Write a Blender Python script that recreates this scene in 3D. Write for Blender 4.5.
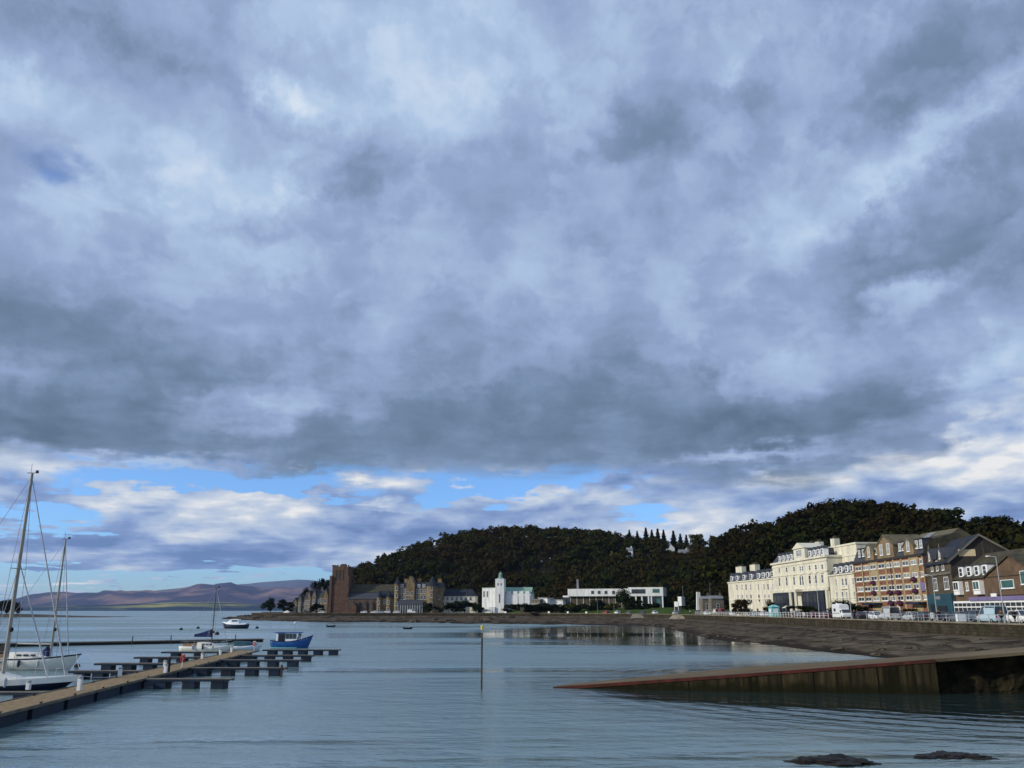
import bpy, bmesh, math, random
import numpy as np
from mathutils import Vector, Matrix, Euler

for _o in list(bpy.data.objects):
    bpy.data.objects.remove(_o, do_unlink=True)
SC = bpy.context.scene
COL = SC.collection
R = math.radians
random.seed(7)
RNG = np.random.default_rng(11)

# ------------------------------------------------------------------ camera
EYE = 5.0                      # metres above the low tide
FPX = 850.0
PITCH = R(14.9)
cam = bpy.data.cameras.new('camera')
cam.sensor_width = 36.0
cam.lens = 36.0 * FPX / 1024.0
cam.clip_start = 0.1
cam.clip_end = 60000
cam_o = bpy.data.objects.new('camera', cam)
COL.objects.link(cam_o)
cam_o.location = (0, 0, EYE)
cam_o.rotation_euler = (R(90) + PITCH, 0, 0)
SC.camera = cam_o
SC.render.resolution_x, SC.render.resolution_y = 1024, 768

SC.view_settings.view_transform = 'Standard'
SC.view_settings.look = 'None'
SC.view_settings.gamma = 1.0
SC.view_settings.exposure = 0.0

# ------------------------------------------------------------------ sun
SUN_DIR = Vector((-0.86, -0.28, 0.40)).normalized()      # towards the sun: left, a little behind
SUN_EL = math.asin(SUN_DIR.z)
SUN_AZ = math.atan2(SUN_DIR.x, SUN_DIR.y)                # clockwise from +Y
sl = bpy.data.lights.new('sun', 'SUN')
sl.energy = 3.3
sl.angle = R(0.5)
sl.color = (1.0, 0.93, 0.80)
so = bpy.data.objects.new('sun', sl)
COL.objects.link(so)
so.rotation_euler = (-SUN_DIR).to_track_quat('-Z', 'Y').to_euler()


def ray(px, py):
    u = (px - 512.0) / FPX
    v = (384.0 - py) / FPX
    c, s = math.cos(PITCH), math.sin(PITCH)
    return Vector((u, c - v * s, s + v * c))


def bearing(px, py):
    """compass bearing and height above the horizon, in degrees, of a direction surveyed on the photograph"""
    d = ray(px, py).normalized()
    return math.degrees(math.atan2(d.x, d.y)), math.degrees(math.asin(d.z))


# ------------------------------------------------------------------ sky: Nishita air with two layers of cloud
def build_world():
    w = bpy.data.worlds.new('World')
    SC.world = w
    w.use_nodes = True
    nt = w.node_tree
    nt.nodes.clear()
    N, Lk = nt.nodes.new, nt.links.new

    def setv(sock, v):
        if hasattr(v, 'node') or isinstance(v, bpy.types.NodeSocket):
            Lk(v, sock)
        else:
            sock.default_value = v

    def math_(op, a, b=None, c=None, clamp=False):
        n = N('ShaderNodeMath'); n.operation = op; n.use_clamp = clamp
        setv(n.inputs[0], a)
        if b is not None: setv(n.inputs[1], b)
        if c is not None: setv(n.inputs[2], c)
        return n.outputs[0]

    def vmath(op, a, b=None, scale=None):
        n = N('ShaderNodeVectorMath'); n.operation = op
        setv(n.inputs[0], a)
        if b is not None: setv(n.inputs[1], b)
        if scale is not None: setv(n.inputs['Scale'], scale)
        return n.outputs['Value'] if op in ('LENGTH', 'DOT_PRODUCT', 'DISTANCE') else n.outputs[0]

    def comb(x, y, z):
        n = N('ShaderNodeCombineXYZ')
        setv(n.inputs[0], x); setv(n.inputs[1], y); setv(n.inputs[2], z)
        return n.outputs[0]

    def mapr(v, a, b, c, d, smooth=True):
        n = N('ShaderNodeMapRange')
        n.interpolation_type = 'SMOOTHSTEP' if smooth else 'LINEAR'
        setv(n.inputs['Value'], v)
        for k, x in zip(('From Min', 'From Max', 'To Min', 'To Max'), (a, b, c, d)):
            setv(n.inputs[k], x)
        return n.outputs[0]

    def noise(vec, scale, detail=4.0, rough=0.5, dist=0.0, color=False, off=(0, 0, 0)):
        n = N('ShaderNodeTexNoise'); n.noise_dimensions = '3D'
        v = vmath('ADD', vec, off)
        Lk(v, n.inputs['Vector'])
        n.inputs['Scale'].default_value = scale
        n.inputs['Detail'].default_value = detail
        n.inputs['Roughness'].default_value = rough
        n.inputs['Distortion'].default_value = dist
        return n.outputs['Color'] if color else n.outputs['Fac']

    def mixc(f, a, b):
        n = N('ShaderNodeMix'); n.data_type = 'RGBA'
        setv(n.inputs[0], f)
        for s, v in ((n.inputs[6], a), (n.inputs[7], b)):
            if isinstance(v, tuple): s.default_value = v + (1,) if len(v) == 3 else v
            else: Lk(v, s)
        return n.outputs[2]

    def ramp(f, stops):
        n = N('ShaderNodeValToRGB')
        cr = n.color_ramp
        cr.interpolation = 'LINEAR'
        while len(cr.elements) < len(stops): cr.elements.new(0.5)
        for e, (p, c) in zip(cr.elements, stops):
            e.position = p; e.color = c + (1,)
        Lk(f, n.inputs[0])
        return n.outputs[0]

    tc = N('ShaderNodeTexCoord')
    d = vmath('NORMALIZE', tc.outputs['Generated'])
    sp = N('ShaderNodeSeparateXYZ'); Lk(d, sp.inputs[0])
    dx, dy, dz = sp.outputs
    zc = math_('MAXIMUM', dz, 0.0)
    # where the line of sight meets the cloud ceiling (with a little earth curvature)
    inv = math_('DIVIDE', 1.0, math_('ADD', zc, 0.07))
    P = comb(math_('MULTIPLY', dx, inv), math_('MULTIPLY', dy, inv), 0.0)
    az = math_('MULTIPLY', math_('ARCTAN2', dx, dy), 57.29578)
    el = math_('MULTIPLY', math_('ARCSINE', dz), 57.29578)
    Q0 = comb(az, el, 0.0)
    # break up every edge
    wA = vmath('SUBTRACT', noise(P, 2.2, 3, 0.55, 0, True), (0.5, 0.5, 0.5))
    wB = vmath('SUBTRACT', noise(Q0, 0.55, 4, 0.6, 0, True, (31, 5, 2)), (0.5, 0.5, 0.5))
    elw = mapr(el, 0, 16, 0.35, 1.0)
    Q = vmath('ADD', Q0, vmath('MULTIPLY', wA, (9.0, 4.5, 0)))
    Q = vmath('ADD', Q, vmath('MULTIPLY', vmath('SCALE', wB, None, elw), (5.0, 3.0, 0)))

    def blobs(lst, start):
        tot = start
        for (px, py, sx, sy, rot, wgt) in lst:
            a, e = bearing(px, py)
            m = N('ShaderNodeMapping'); m.vector_type = 'TEXTURE'
            Lk(Q, m.inputs['Vector'])
            m.inputs['Location'].default_value = (a, e, 0)
            m.inputs['Rotation'].default_value = (0, 0, R(rot))
            m.inputs['Scale'].default_value = (sx / 14.0, sy / 14.0, 1)
            r = vmath('LENGTH', m.outputs[0])
            tot = math_('ADD', tot, mapr(r, 0.0, 1.0, wgt, 0.0))
        return tot

    # ceiling: cells of lighter and darker cloud
    n1 = noise(P, 1.5, 7, 0.56, 0.25, off=(3.1, 0.4, 0))
    n2 = noise(P, 4.2, 6, 0.58, 0.35, off=(7.7, 1.3, 0.6))
    n3 = noise(Q0, 0.20, 6, 0.52, 0.2, off=(0.3, 9.2, 4.0))
    base = mapr(el, 7, 22, 0.25, 0.545)
    L = math_('ADD', base, math_('MULTIPLY', math_('SUBTRACT', n1, 0.5), 0.28))
    L = math_('ADD', L, math_('MULTIPLY', math_('SUBTRACT', n2, 0.5), 0.22))
    L = math_('ADD', L, math_('MULTIPLY', math_('SUBTRACT', n3, 0.5), 0.36))
    Qs = vmath('MULTIPLY', Q, (0.75, 1.25, 0))
    n4 = noise(Qs, 0.30, 5, 0.50, 0.15, off=(5.3, 2.2, 8.0))
    L = math_('ADD', L, math_('MULTIPLY', math_('SUBTRACT', n4, 0.5), math_('MULTIPLY', mapr(el, 9, 18, 0.6, 1.0), 0.32)))
    L = math_('ADD', L, math_('MULTIPLY', math_('SUBTRACT', mapr(math_('ADD', math_('MULTIPLY', n3, 0.6), math_('MULTIPLY', n4, 0.4)), 0.44, 0.56, 0.0, 1.0), 0.5), 0.06))
    L = blobs(CEIL, L)
    L = math_('MULTIPLY', L, 1.0, clamp=True)
    ceil_col = ramp(L, CEIL_RAMP)

    # fair-weather cloud below the ceiling, towards the horizon
    Pc = comb(math_('MULTIPLY', az, 0.105), math_('MULTIPLY', math_('POWER', math_('MAXIMUM', el, 0.0), 0.8), 0.46), 0.0)
    wl = vmath('SUBTRACT', noise(Pc, 1.3, 3, 0.5, 0, True, (2, 8, 0)), (0.5, 0.5, 0.5))
    Pw = vmath('ADD', Pc, vmath('SCALE', wl, None, 0.45))
    c1 = noise(Pw, 1.0, 7, 0.5, 0.0, off=(1.9, 3.2, 0))
    c1u = noise(vmath('ADD', Pw, (-0.05, 0.20, 0)), 1.0, 4, 0.5, 0.0, off=(1.9, 3.2, 0))
    cover = blobs(LOWC, mapr(el, 0.9, 2.6, 0.02, 0.12))
    dens = math_('ADD', c1, cover)
    low_a = mapr(dens, 0.45, 0.60, 0.0, 1.0)
    lit = math_('SUBTRACT', c1, c1u)                      # denser below than above = a lit top
    lowL = math_('ADD', math_('MULTIPLY', lit, 3.2), 0.50)
    lowL = math_('ADD', lowL, math_('MULTIPLY', math_('SUBTRACT', n2, 0.5), 0.45))
    lowL = blobs(LOWL, lowL)
    low_col = ramp(math_('MULTIPLY', lowL, 1.0, clamp=True), LOW_RAMP)

    sky = N('ShaderNodeTexSky'); sky.sky_type = 'NISHITA'
    sky.sun_disc = False
    sky.sun_elevation = SUN_EL
    sky.sun_rotation = SUN_AZ
    sky.altitude = 5; sky.air_density = 1.0; sky.dust_density = 0.6; sky.ozone_density = 1.6
    blue = vmath('MULTIPLY', sky.outputs[0], ramp(mapr(el, 0.0, 12.0, 0.0, 1.0, False), SKY_TINT))
    blue = vmath('SCALE', blue, None, SKY_GAIN)
    col = mixc(low_a, blue, low_col)

    edge = blobs(EDGE, mapr(el, 7.6, 10.6, 0.0, 1.0))
    edge = math_('ADD', edge, math_('MULTIPLY', math_('SUBTRACT', n2, 0.5), 0.9))
    edge = mapr(edge, 0.10, 0.86, 0.0, 1.0)
    # a gap in the ceiling lets the blue through
    gap = blobs(GAPS, math_('MULTIPLY', math_('SUBTRACT', n3, 0.5), 0.35))
    edge = math_('MULTIPLY', edge, mapr(gap, 0.25, 0.95, 1.0, 0.15))
    col = mixc(edge, col, ceil_col)
    bg = N('ShaderNodeBackground')
    bg.inputs['Strength'].default_value = 0.1
    Lk(col, bg.inputs['Color'])
    out = N('ShaderNodeOutputWorld')
    Lk(bg.outputs[0], out.inputs['Surface'])
    w.cycles.sampling_method = 'MANUAL'
    w.cycles.sample_map_resolution = 512


def srgb10(r, g, b):
    """a cloud brightness as seen (0-255) in the units of a sky shown at strength 0.1"""
    f = lambda c: 10.0 * ((c / 255.0) / 12.92 if c < 10 else (((c / 255.0) + 0.055) / 1.055) ** 2.4)
    return (f(r), f(g), f(b))


# the clear air low down is a touch bluer than the model's
SKY_TINT = [(0.0, (0.62, 0.92, 1.45)), (0.25, (0.52, 0.86, 1.5)), (0.7, (0.56, 0.84, 1.34)), (1.0, (0.56, 0.84, 1.34))]
SKY_GAIN = 1.45
CEIL_RAMP = [(0.0, srgb10(92, 114, 137)), (0.25, srgb10(116, 138, 167)), (0.5, srgb10(148, 168, 205)),
             (0.75, srgb10(177, 200, 229)), (1.0, srgb10(216, 228, 243))]
LOW_RAMP = [(0.0, srgb10(106, 134, 182)), (0.3, srgb10(134, 158, 204)), (0.55, srgb10(168, 188, 220)),
            (0.8, srgb10(205, 215, 230)), (1.0, srgb10(240, 240, 240))]
# px, py, half-width, half-height (pixels as surveyed, turned into degrees of sky), tilt, weight
CEIL = [
    (140, 40, 200, 85, -8, -0.16), (40, 10, 160, 50, 0, -0.08), (20, 80, 90, 50, 10, 0.20),
    (380, 70, 190, 130, 0, 0.26), (284, 92, 40, 34, 20, 0.30), (470, 30, 110, 70, 0, 0.10),
    (365, 155, 100, 60, -5, -0.30), (490, 140, 80, 40, 12, -0.14), (200, 165, 150, 60, 10, 0.22),
    (270, 195, 120, 30, 0, 0.20), (60, 200, 110, 40, 0, 0.10), (560, 60, 120, 90, 0, 0.12),
    (640, 130, 120, 50, 18, -0.20), (765, 95, 80, 40, -8, -0.16), (720, 50, 80, 45, -10, 0.16),
    (950, 60, 150, 80, 10, -0.30), (940, 140, 190, 28, 27, 0.24), (830, 130, 90, 40, 20, 0.12),
    (950, 225, 150, 75, 25, -0.34), (800, 235, 110, 70, 20, 0.16), (610, 215, 130, 55, 0, -0.10),
    (930, 285, 70, 28, 20, 0.42), (1000, 270, 60, 40, 0, -0.1), (250, 250, 260, 55, 0, 0.08),
    (90, 330, 230, 55, -4, -0.22), (170, 385, 190, 45, -6, -0.16), (60, 425, 190, 45, 0, -0.22),
    (265, 408, 100, 36, 4, 0.34), (400, 310, 210, 50, -4, -0.06), (460, 420, 190, 50, 0, -0.16),
    (600, 390, 190, 60, 0, -0.18), (775, 370, 110, 60, -25, 0.24), (640, 330, 120, 50, 0, 0.02),
    (730, 425, 200, 45, 5, -0.20), (870, 400, 150, 50, 10, -0.16), (985, 350, 130, 60, 30, 0.20),
    (900, 330, 100, 40, 20, 0.10), (900, 425, 70, 26, 10, 0.16), (750, 455, 110, 12, 3, 0.40), (120, 462, 150, 14, 2, 0.45),
    (1000, 400, 70, 50, 45, 0.34), (380, 455, 150, 20, 0, -0.10), (700, 285, 160, 40, 10, 0.08),
]
LOWC = [   # where the low cloud thickens (+) or opens to blue (-)
    (230, 480, 230, 24, 2, -0.50), (520, 484, 150, 24, 4, -0.42), (70, 520, 110, 22, -3, -0.30), (640, 515, 60, 20, 0, -0.2), (380, 505, 60, 12, 0, -0.15),
    (200, 505, 220, 26, 0, 0.22), (150, 545, 260, 26, 2, 0.30), (400, 520, 200, 30, 0, 0.26), (1000, 470, 130, 60, 0, 0.4),
    (760, 490, 200, 40, 0, 0.3), (420, 555, 150, 22, 0, 0.2), (100, 580, 360, 16, 0, -0.42), (190, 592, 170, 6, 0, 0.2),
]
LOWL = [(980, 465, 110, 50, 30, 0.35), (270, 505, 120, 18, 0, 0.22), (130, 505, 110, 16, -8, 0.2), (170, 560, 240, 22, 2, -0.26),
        (380, 497, 60, 10, 0, 0.4), (430, 545, 120, 18, 0, -0.14), (700, 480, 160, 16, 0, 0.14), (300, 580, 320, 12, 0, 0.18)]
EDGE = [(1010, 440, 120, 60, 50, -1.2), (350, 455, 120, 16, 0, 0.0), (760, 478, 170, 26, 3, 0.6), (230, 466, 180, 10, 0, 0.5)]
GAPS = [(58, 160, 85, 46, -12, 0.75), (90, 165, 50, 28, 0, 0.3)]
build_world()

# ------------------------------------------------------------------ helpers
from mathutils import noise as mnoise


def at(px, py, Y):
    """surveyed direction -> the point on it at distance Y north of the eye"""
    d = ray(px, py)
    return Vector((0, 0, EYE)) + d * (Y / d.y)


def gp(px, py, z=0.0):
    d = ray(px, py)
    t = (z - EYE) / d.z
    return Vector((0, 0, EYE)) + d * t


class MB:
    def __init__(s):
        s.v = []; s.f = []

    def add(s, vs, fs):
        n = len(s.v)
        s.v += [tuple(v) for v in vs]
        s.f += [tuple(i + n for i in f) for f in fs]
        return s

    def box(s, x0, x1, y0, y1, z0, z1):
        return s.add([(x0, y0, z0), (x1, y0, z0), (x1, y1, z0), (x0, y1, z0), (x0, y0, z1), (x1, y0, z1), (x1, y1, z1), (x0, y1, z1)],
                     [(0, 3, 2, 1), (4, 5, 6, 7), (0, 1, 5, 4), (1, 2, 6, 5), (2, 3, 7, 6), (3, 0, 4, 7)])

    def ring(s, rings, cap=True):
        n = len(rings[0]); vs = [p for r in rings for p in r]; fs = []
        for i in range(len(rings) - 1):
            for k in range(n):
                k2 = (k + 1) % n
                fs.append((i * n + k, i * n + k2, (i + 1) * n + k2, (i + 1) * n + k))
        if cap:
            fs.append(tuple(range(n - 1, -1, -1)))
            m = (len(rings) - 1) * n
            fs.append(tuple(range(m, m + n)))
        return s.add(vs, fs)

    def prism(s, poly, z0, z1, top=None):
        return s.ring([[(x, y, z0) for x, y in poly], [(x, y, z1) for x, y in (top or poly)]])

    def ex(s, prof, x0, x1):          # profile (y,z) run along x
        return s.ring([[(x0, y, z) for y, z in prof], [(x1, y, z) for y, z in prof]])

    def ey(s, prof, y0, y1):          # profile (x,z) run along y
        return s.ring([[(x, y0, z) for x, z in prof], [(x, y1, z) for x, z in prof]])

    def tube(s, p0, p1, r0, r1=None, n=6):
        p0 = Vector(p0); p1 = Vector(p1); r1 = r0 if r1 is None else r1
        d = (p1 - p0).normalized()
        a = d.orthogonal().normalized(); b = d.cross(a)
        R_ = lambda p, r: [p + (a * math.cos(2 * math.pi * k / n) + b * math.sin(2 * math.pi * k / n)) * r for k in range(n)]
        return s.ring([R_(p0, r0), R_(p1, r1)])

    def path(s, pts, r, n=6):
        for a, b in zip(pts, pts[1:]): s.tube(a, b, r, r, n)
        return s

    def lathe(s, c, prof, n=12):
        c = Vector(c)
        return s.ring([[c + Vector((max(r, .001) * math.cos(2 * math.pi * k / n), max(r, .001) * math.sin(2 * math.pi * k / n), z)) for k in range(n)] for r, z in prof])

    def mesh(s, name, smooth=False):
        me = bpy.data.meshes.new(name)
        me.from_pydata(s.v, [], s.f)
        bm = bmesh.new(); bm.from_mesh(me)
        bmesh.ops.recalc_face_normals(bm, faces=bm.faces)
        bm.to_mesh(me); bm.free()
        if smooth:
            me.polygons.foreach_set('use_smooth', [True] * len(me.polygons))
        return me

    def build(s, name, mat, parent=None, smooth=False, bevel=0.0):
        o = bpy.data.objects.new(name, s.mesh(name, smooth))
        COL.objects.link(o)
        if mat: o.data.materials.append(mat)
        if parent: o.parent = parent
        if bevel:
            m = o.modifiers.new('bevel', 'BEVEL'); m.width = bevel; m.segments = 2; m.limit_method = 'ANGLE'
        return o


def tag(o, label=None, cat=None, group=None, kind=None):
    if label: o['label'] = label
    if cat: o['category'] = cat
    if group: o['group'] = group
    if kind: o['kind'] = kind
    return o


def thing(name, label, cat, loc=(0, 0, 0), rz=0.0, group=None):
    o = bpy.data.objects.new(name, None)
    COL.objects.link(o)
    o.location = loc; o.rotation_euler = (0, 0, rz); o.empty_display_size = .2
    return tag(o, label, cat, group)


def inst(name, me, parent, loc=(0, 0, 0), rot=(0, 0, 0), mat=None, scale=None):
    o = bpy.data.objects.new(name, me)
    COL.objects.link(o)
    o.parent = parent; o.location = loc; o.rotation_euler = rot
    if scale: o.scale = scale
    if mat:
        if not me.materials: me.materials.append(None)
        o.material_slots[0].link = 'OBJECT'
        o.material_slots[0].material = mat
    return o


def copy_tree(o, parent=None):
    c = o.copy(); COL.objects.link(c); c.parent = parent
    for ch in [x for x in COL.objects if x.parent == o]:
        copy_tree(ch, c)
    return c


# ------------------------------------------------------------------ materials
def mat(name, rgb, rough=.8, var=.18, scale=1.2, bump=0.0, bscale=12.0, rgb2=None, metal=0.0, spec=None, lo=.35, hi=.65, stretch=(1, 1, 1), detail=5):
    m = bpy.data.materials.new(name); m.use_nodes = True
    nt = m.node_tree; b = nt.nodes['Principled BSDF']
    b.inputs['Roughness'].default_value = rough
    b.inputs['Metallic'].default_value = metal
    b.inputs['Specular IOR Level'].default_value = (.08 if rough >= .75 else .35) if spec is None else spec
    tc = nt.nodes.new('ShaderNodeTexCoord')
    mp = nt.nodes.new('ShaderNodeMapping'); mp.inputs['Scale'].default_value = stretch
    nt.links.new(tc.outputs['Object'], mp.inputs[0])
    n = nt.nodes.new('ShaderNodeTexNoise')
    n.inputs['Scale'].default_value = scale; n.inputs['Detail'].default_value = detail; n.inputs['Roughness'].default_value = .6
    nt.links.new(mp.outputs[0], n.inputs['Vector'])
    r = nt.nodes.new('ShaderNodeValToRGB')
    c2 = rgb2 or tuple(min(1, c * (1 + var)) for c in rgb)
    c1 = rgb if rgb2 else tuple(c * (1 - var) for c in rgb)
    r.color_ramp.elements[0].position = lo; r.color_ramp.elements[0].color = c1 + (1,)
    r.color_ramp.elements[1].position = hi; r.color_ramp.elements[1].color = c2 + (1,)
    nt.links.new(n.outputs['Fac'], r.inputs[0])
    nt.links.new(r.outputs[0], b.inputs['Base Color'])
    if bump:
        n2 = nt.nodes.new('ShaderNodeTexNoise'); n2.inputs['Scale'].default_value = bscale; n2.inputs['Detail'].default_value = 4
        nt.links.new(mp.outputs[0], n2.inputs['Vector'])
        bp = nt.nodes.new('ShaderNodeBump'); bp.inputs['Strength'].default_value = bump; bp.inputs['Distance'].default_value = .1
        nt.links.new(n2.outputs['Fac'], bp.inputs['Height'])
        nt.links.new(bp.outputs[0], b.inputs['Normal'])
    return m


def mat_blocks(name, c1, c2, mortar, bw, bh, rough=.9, mossy=None):
    """coursed masonry: blocks in object space, x/y along the wall taken together"""
    m = bpy.data.materials.new(name); m.use_nodes = True
    nt = m.node_tree; b = nt.nodes['Principled BSDF']; b.inputs['Roughness'].default_value = rough
    b.inputs['Specular IOR Level'].default_value = .06
    tc = nt.nodes.new('ShaderNodeTexCoord')
    sp = nt.nodes.new('ShaderNodeSeparateXYZ'); nt.links.new(tc.outputs['Object'], sp.inputs[0])
    ad = nt.nodes.new('ShaderNodeMath'); ad.operation = 'ADD'
    nt.links.new(sp.outputs[0], ad.inputs[0]); nt.links.new(sp.outputs[1], ad.inputs[1])
    cb = nt.nodes.new('ShaderNodeCombineXYZ'); nt.links.new(ad.outputs[0], cb.inputs[0]); nt.links.new(sp.outputs[2], cb.inputs[1])
    br = nt.nodes.new('ShaderNodeTexBrick')
    br.inputs['Color1'].default_value = c1 + (1,); br.inputs['Color2'].default_value = c2 + (1,); br.inputs['Mortar'].default_value = mortar + (1,)
    br.inputs['Scale'].default_value = 1.0; br.inputs['Brick Width'].default_value = bw; br.inputs['Row Height'].default_value = bh
    br.inputs['Mortar Size'].default_value = .02; br.inputs['Bias'].default_value = -.1
    nt.links.new(cb.outputs[0], br.inputs['Vector'])
    n = nt.nodes.new('ShaderNodeTexNoise'); n.inputs['Scale'].default_value = .5; n.inputs['Detail'].default_value = 6
    nt.links.new(tc.outputs['Object'], n.inputs['Vector'])
    mx = nt.nodes.new('ShaderNodeMix'); mx.data_type = 'RGBA'; mx.blend_type = 'MIX'
    mr = nt.nodes.new('ShaderNodeMapRange'); mr.inputs[1].default_value = .42; mr.inputs[2].default_value = .68; mr.inputs[4].default_value = .75
    nt.links.new(n.outputs['Fac'], mr.inputs[0]); nt.links.new(mr.outputs[0], mx.inputs[0])
    nt.links.new(br.outputs['Color'], mx.inputs[6])
    mx.inputs[7].default_value = (mossy or tuple(c * .6 for c in c1)) + (1,)
    nt.links.new(mx.outputs[2], b.inputs['Base Color'])
    bp = nt.nodes.new('ShaderNodeBump'); bp.inputs['Strength'].default_value = .5; bp.inputs['Distance'].default_value = .05
    nt.links.new(br.outputs['Fac'], bp.inputs['Height']); bp.invert = True
    nt.links.new(bp.outputs[0], b.inputs['Normal'])
    return m


M = dict(
    cream=mat('cream_render', (.62, .58, .46), .75, .18, .6, stretch=(1, 1, .3)), cream2=mat('pale_cream_render', (.62, .59, .47), .75, .16, .6, stretch=(1, 1, .3)),
    trim=mat('cream_trim', (.66, .62, .49), .7, .06), stone_trim=mat('sandstone_trim', (.46, .35, .19), .85, .16, .9),
    white=mat('white_paint', (.78, .78, .76), .55, .07, .9), white_wall=mat('white_render', (.72, .73, .70), .7, .16, .6, stretch=(1, 1, .25)),
    slate=mat('slate_roof', (.045, .050, .060), .7, .25, 1.4, .3, 9), slate_brown=mat('mossy_slate_roof', (.062, .056, .038), .8, .3, .9, .3, 9),
    slate_blue=mat('blue_slate_roof', (.028, .034, .046), .8, .25, 1.2, .3, 9, spec=.06), slate_olive=mat('olive_tile_roof', (.125, .11, .07), .8, .25, .7, .3, 9),
    copper=mat('green_copper_roof', (.20, .33, .25), .6, .2, 1.0), lead=mat('grey_lead', (.19, .20, .21), .6, .15),
    brick=mat_blocks('red_brick', (.215, .085, .055), (.26, .115, .075), (.22, .15, .11), .45, .15), yellow_stone=mat('yellow_sandstone', (.33, .26, .15), .85, .2, .8),
    red_stone=mat_blocks('pink_granite', (.125, .078, .056), (.155, .098, .07), (.11, .075, .055), 1.4, .5), church_stone=mat_blocks('grey_pink_granite', (.12, .085, .065), (.15, .105, .08), (.10, .08, .065), 1.4, .5),
    sandstone=mat('brown_sandstone', (.20, .15, .088), .85, .3, .5), grey_stone=mat('grey_stone', (.15, .135, .11), .85, .28, .5),
    soot_stone=mat('soot_stained_stone', (.085, .070, .050), .9, .3, .6), brown_render=mat('brown_stone', (.125, .084, .055), .85, .22, .5),
    dark_wood=mat('dark_timber', (.032, .027, .023), .8, .3, 1.5, 0, 12, None, 0, .4, .35, .65, (4, 4, .5)), buff=mat('buff_panel', (.62, .50, .30), .8, .08),
    glass=mat('window_glass', (.035, .042, .05), .12, .3, .5, spec=.6), glass_pale=mat('curtained_glass', (.30, .31, .29), .25, .3, .6, spec=.6), glass_mid=mat('half_curtained_glass', (.12, .125, .125), .2, .4, .6, spec=.6), glass_green=mat('green_glass', (.05, .13, .12), .12, .3, .4, spec=.6),
    shop_dark=mat('dark_shopfront', (.018, .022, .035), .3, .4, .6), shop_blue=mat('blue_green_shopfront', (.015, .062, .085), .45, .2, .6),
    purple=mat('purple_fascia', (.17, .14, .27), .5, .12, .5), plum=mat('plum_canvas', (.060, .018, .045), .8, .2, 2), navy=mat('navy_paint', (.010, .018, .045), .35, .3, 1.0),
    black=mat('black_rubber', (.015, .015, .016), .7, .2), chrome=mat('bright_metal', (.6, .6, .6), .3, .1, metal=.8), galv=mat('galvanised_steel', (.36, .38, .38), .5, .15, 2, metal=.3),
    concrete=mat('weathered_concrete', (.20, .175, .13), .9, .3, .35, .4, 6, detail=8), red_paint=mat('faded_red_paint', (.055, .026, .018), .85, .3, 1.3, rgb2=(.13, .036, .028)),
    timber=mat('weathered_timber_deck', (.30, .21, .105), .85, .34, 1.3, .4, 14, None, 0, .3, .35, .65, (1, 6, 1)), timber_grey=mat('grey_timber', (.16, .145, .115), .85, .25, 2), float_blue=mat('navy_float', (.006, .017, .036), .6, .35, 1.2),
    gelcoat=mat('white_gelcoat', (.74, .72, .64), .3, .08, .7, spec=.5), teak=mat('teak', (.22, .13, .06), .7, .2, 3), alloy=mat('mast_alloy', (.42, .41, .38), .4, .1, 2, metal=.4), spruce=mat('dull_mast', (.30, .28, .245), .5, .12, 2),
    wire=mat('rigging_wire', (.22, .23, .26), .5, .1), sail=mat('furled_sail', (.42, .44, .46), .8, .15, 3), canvas=mat('navy_canvas', (.02, .03, .09), .8, .2, 3),
    boat_blue=mat('blue_hull_paint', (.012, .085, .30), .35, .18, .9, spec=.5), boat_white=mat('white_boat_paint', (.66, .72, .76), .4, .08), teal=mat('turquoise_paint', (.16, .45, .45), .5, .2, 1.4),
    red=mat('red_plastic', (.45, .03, .02), .5, .15), yellow=mat('yellow_paint', (.62, .48, .04), .6, .15), rust=mat('rusty_steel', (.075, .060, .042), .8, .35, 2.5),
    skin=mat('skin', (.45, .27, .19), .6, .05), hair=mat('dark_hair', (.03, .02, .014), .6, .2), cloth_black=mat('black_cloth', (.018, .018, .022), .9, .2), cloth_blue=mat('denim', (.04, .06, .12), .9, .2), cloth_brown=mat('brown_coat', (.16, .09, .05), .9, .2), cloth_white=mat('pale_coat', (.6, .6, .58), .9, .1),
    asphalt=mat('asphalt', (.052, .052, .054), .9, .2, .4, .2, 20), paving=mat('paving', (.24, .215, .17), .9, .15, 1.0), earth=mat('town_ground', (.13, .12, .095), .95, .25, .1),
    grass=mat('grass', (.042, .070, .011), .95, .3, .15, .3, 3), rock=mat('shore_rock', (.085, .07, .05), .9, .45, .5, .7, 3), bark=mat('bark', (.05, .038, .026), .95, .2),
    weed=mat('bladder_wrack', (.012, .008, .004), .6, .5, 2.0, .8, 10, spec=.25), line=mat('road_paint', (.7, .7, .66), .7, .08),
)


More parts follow.
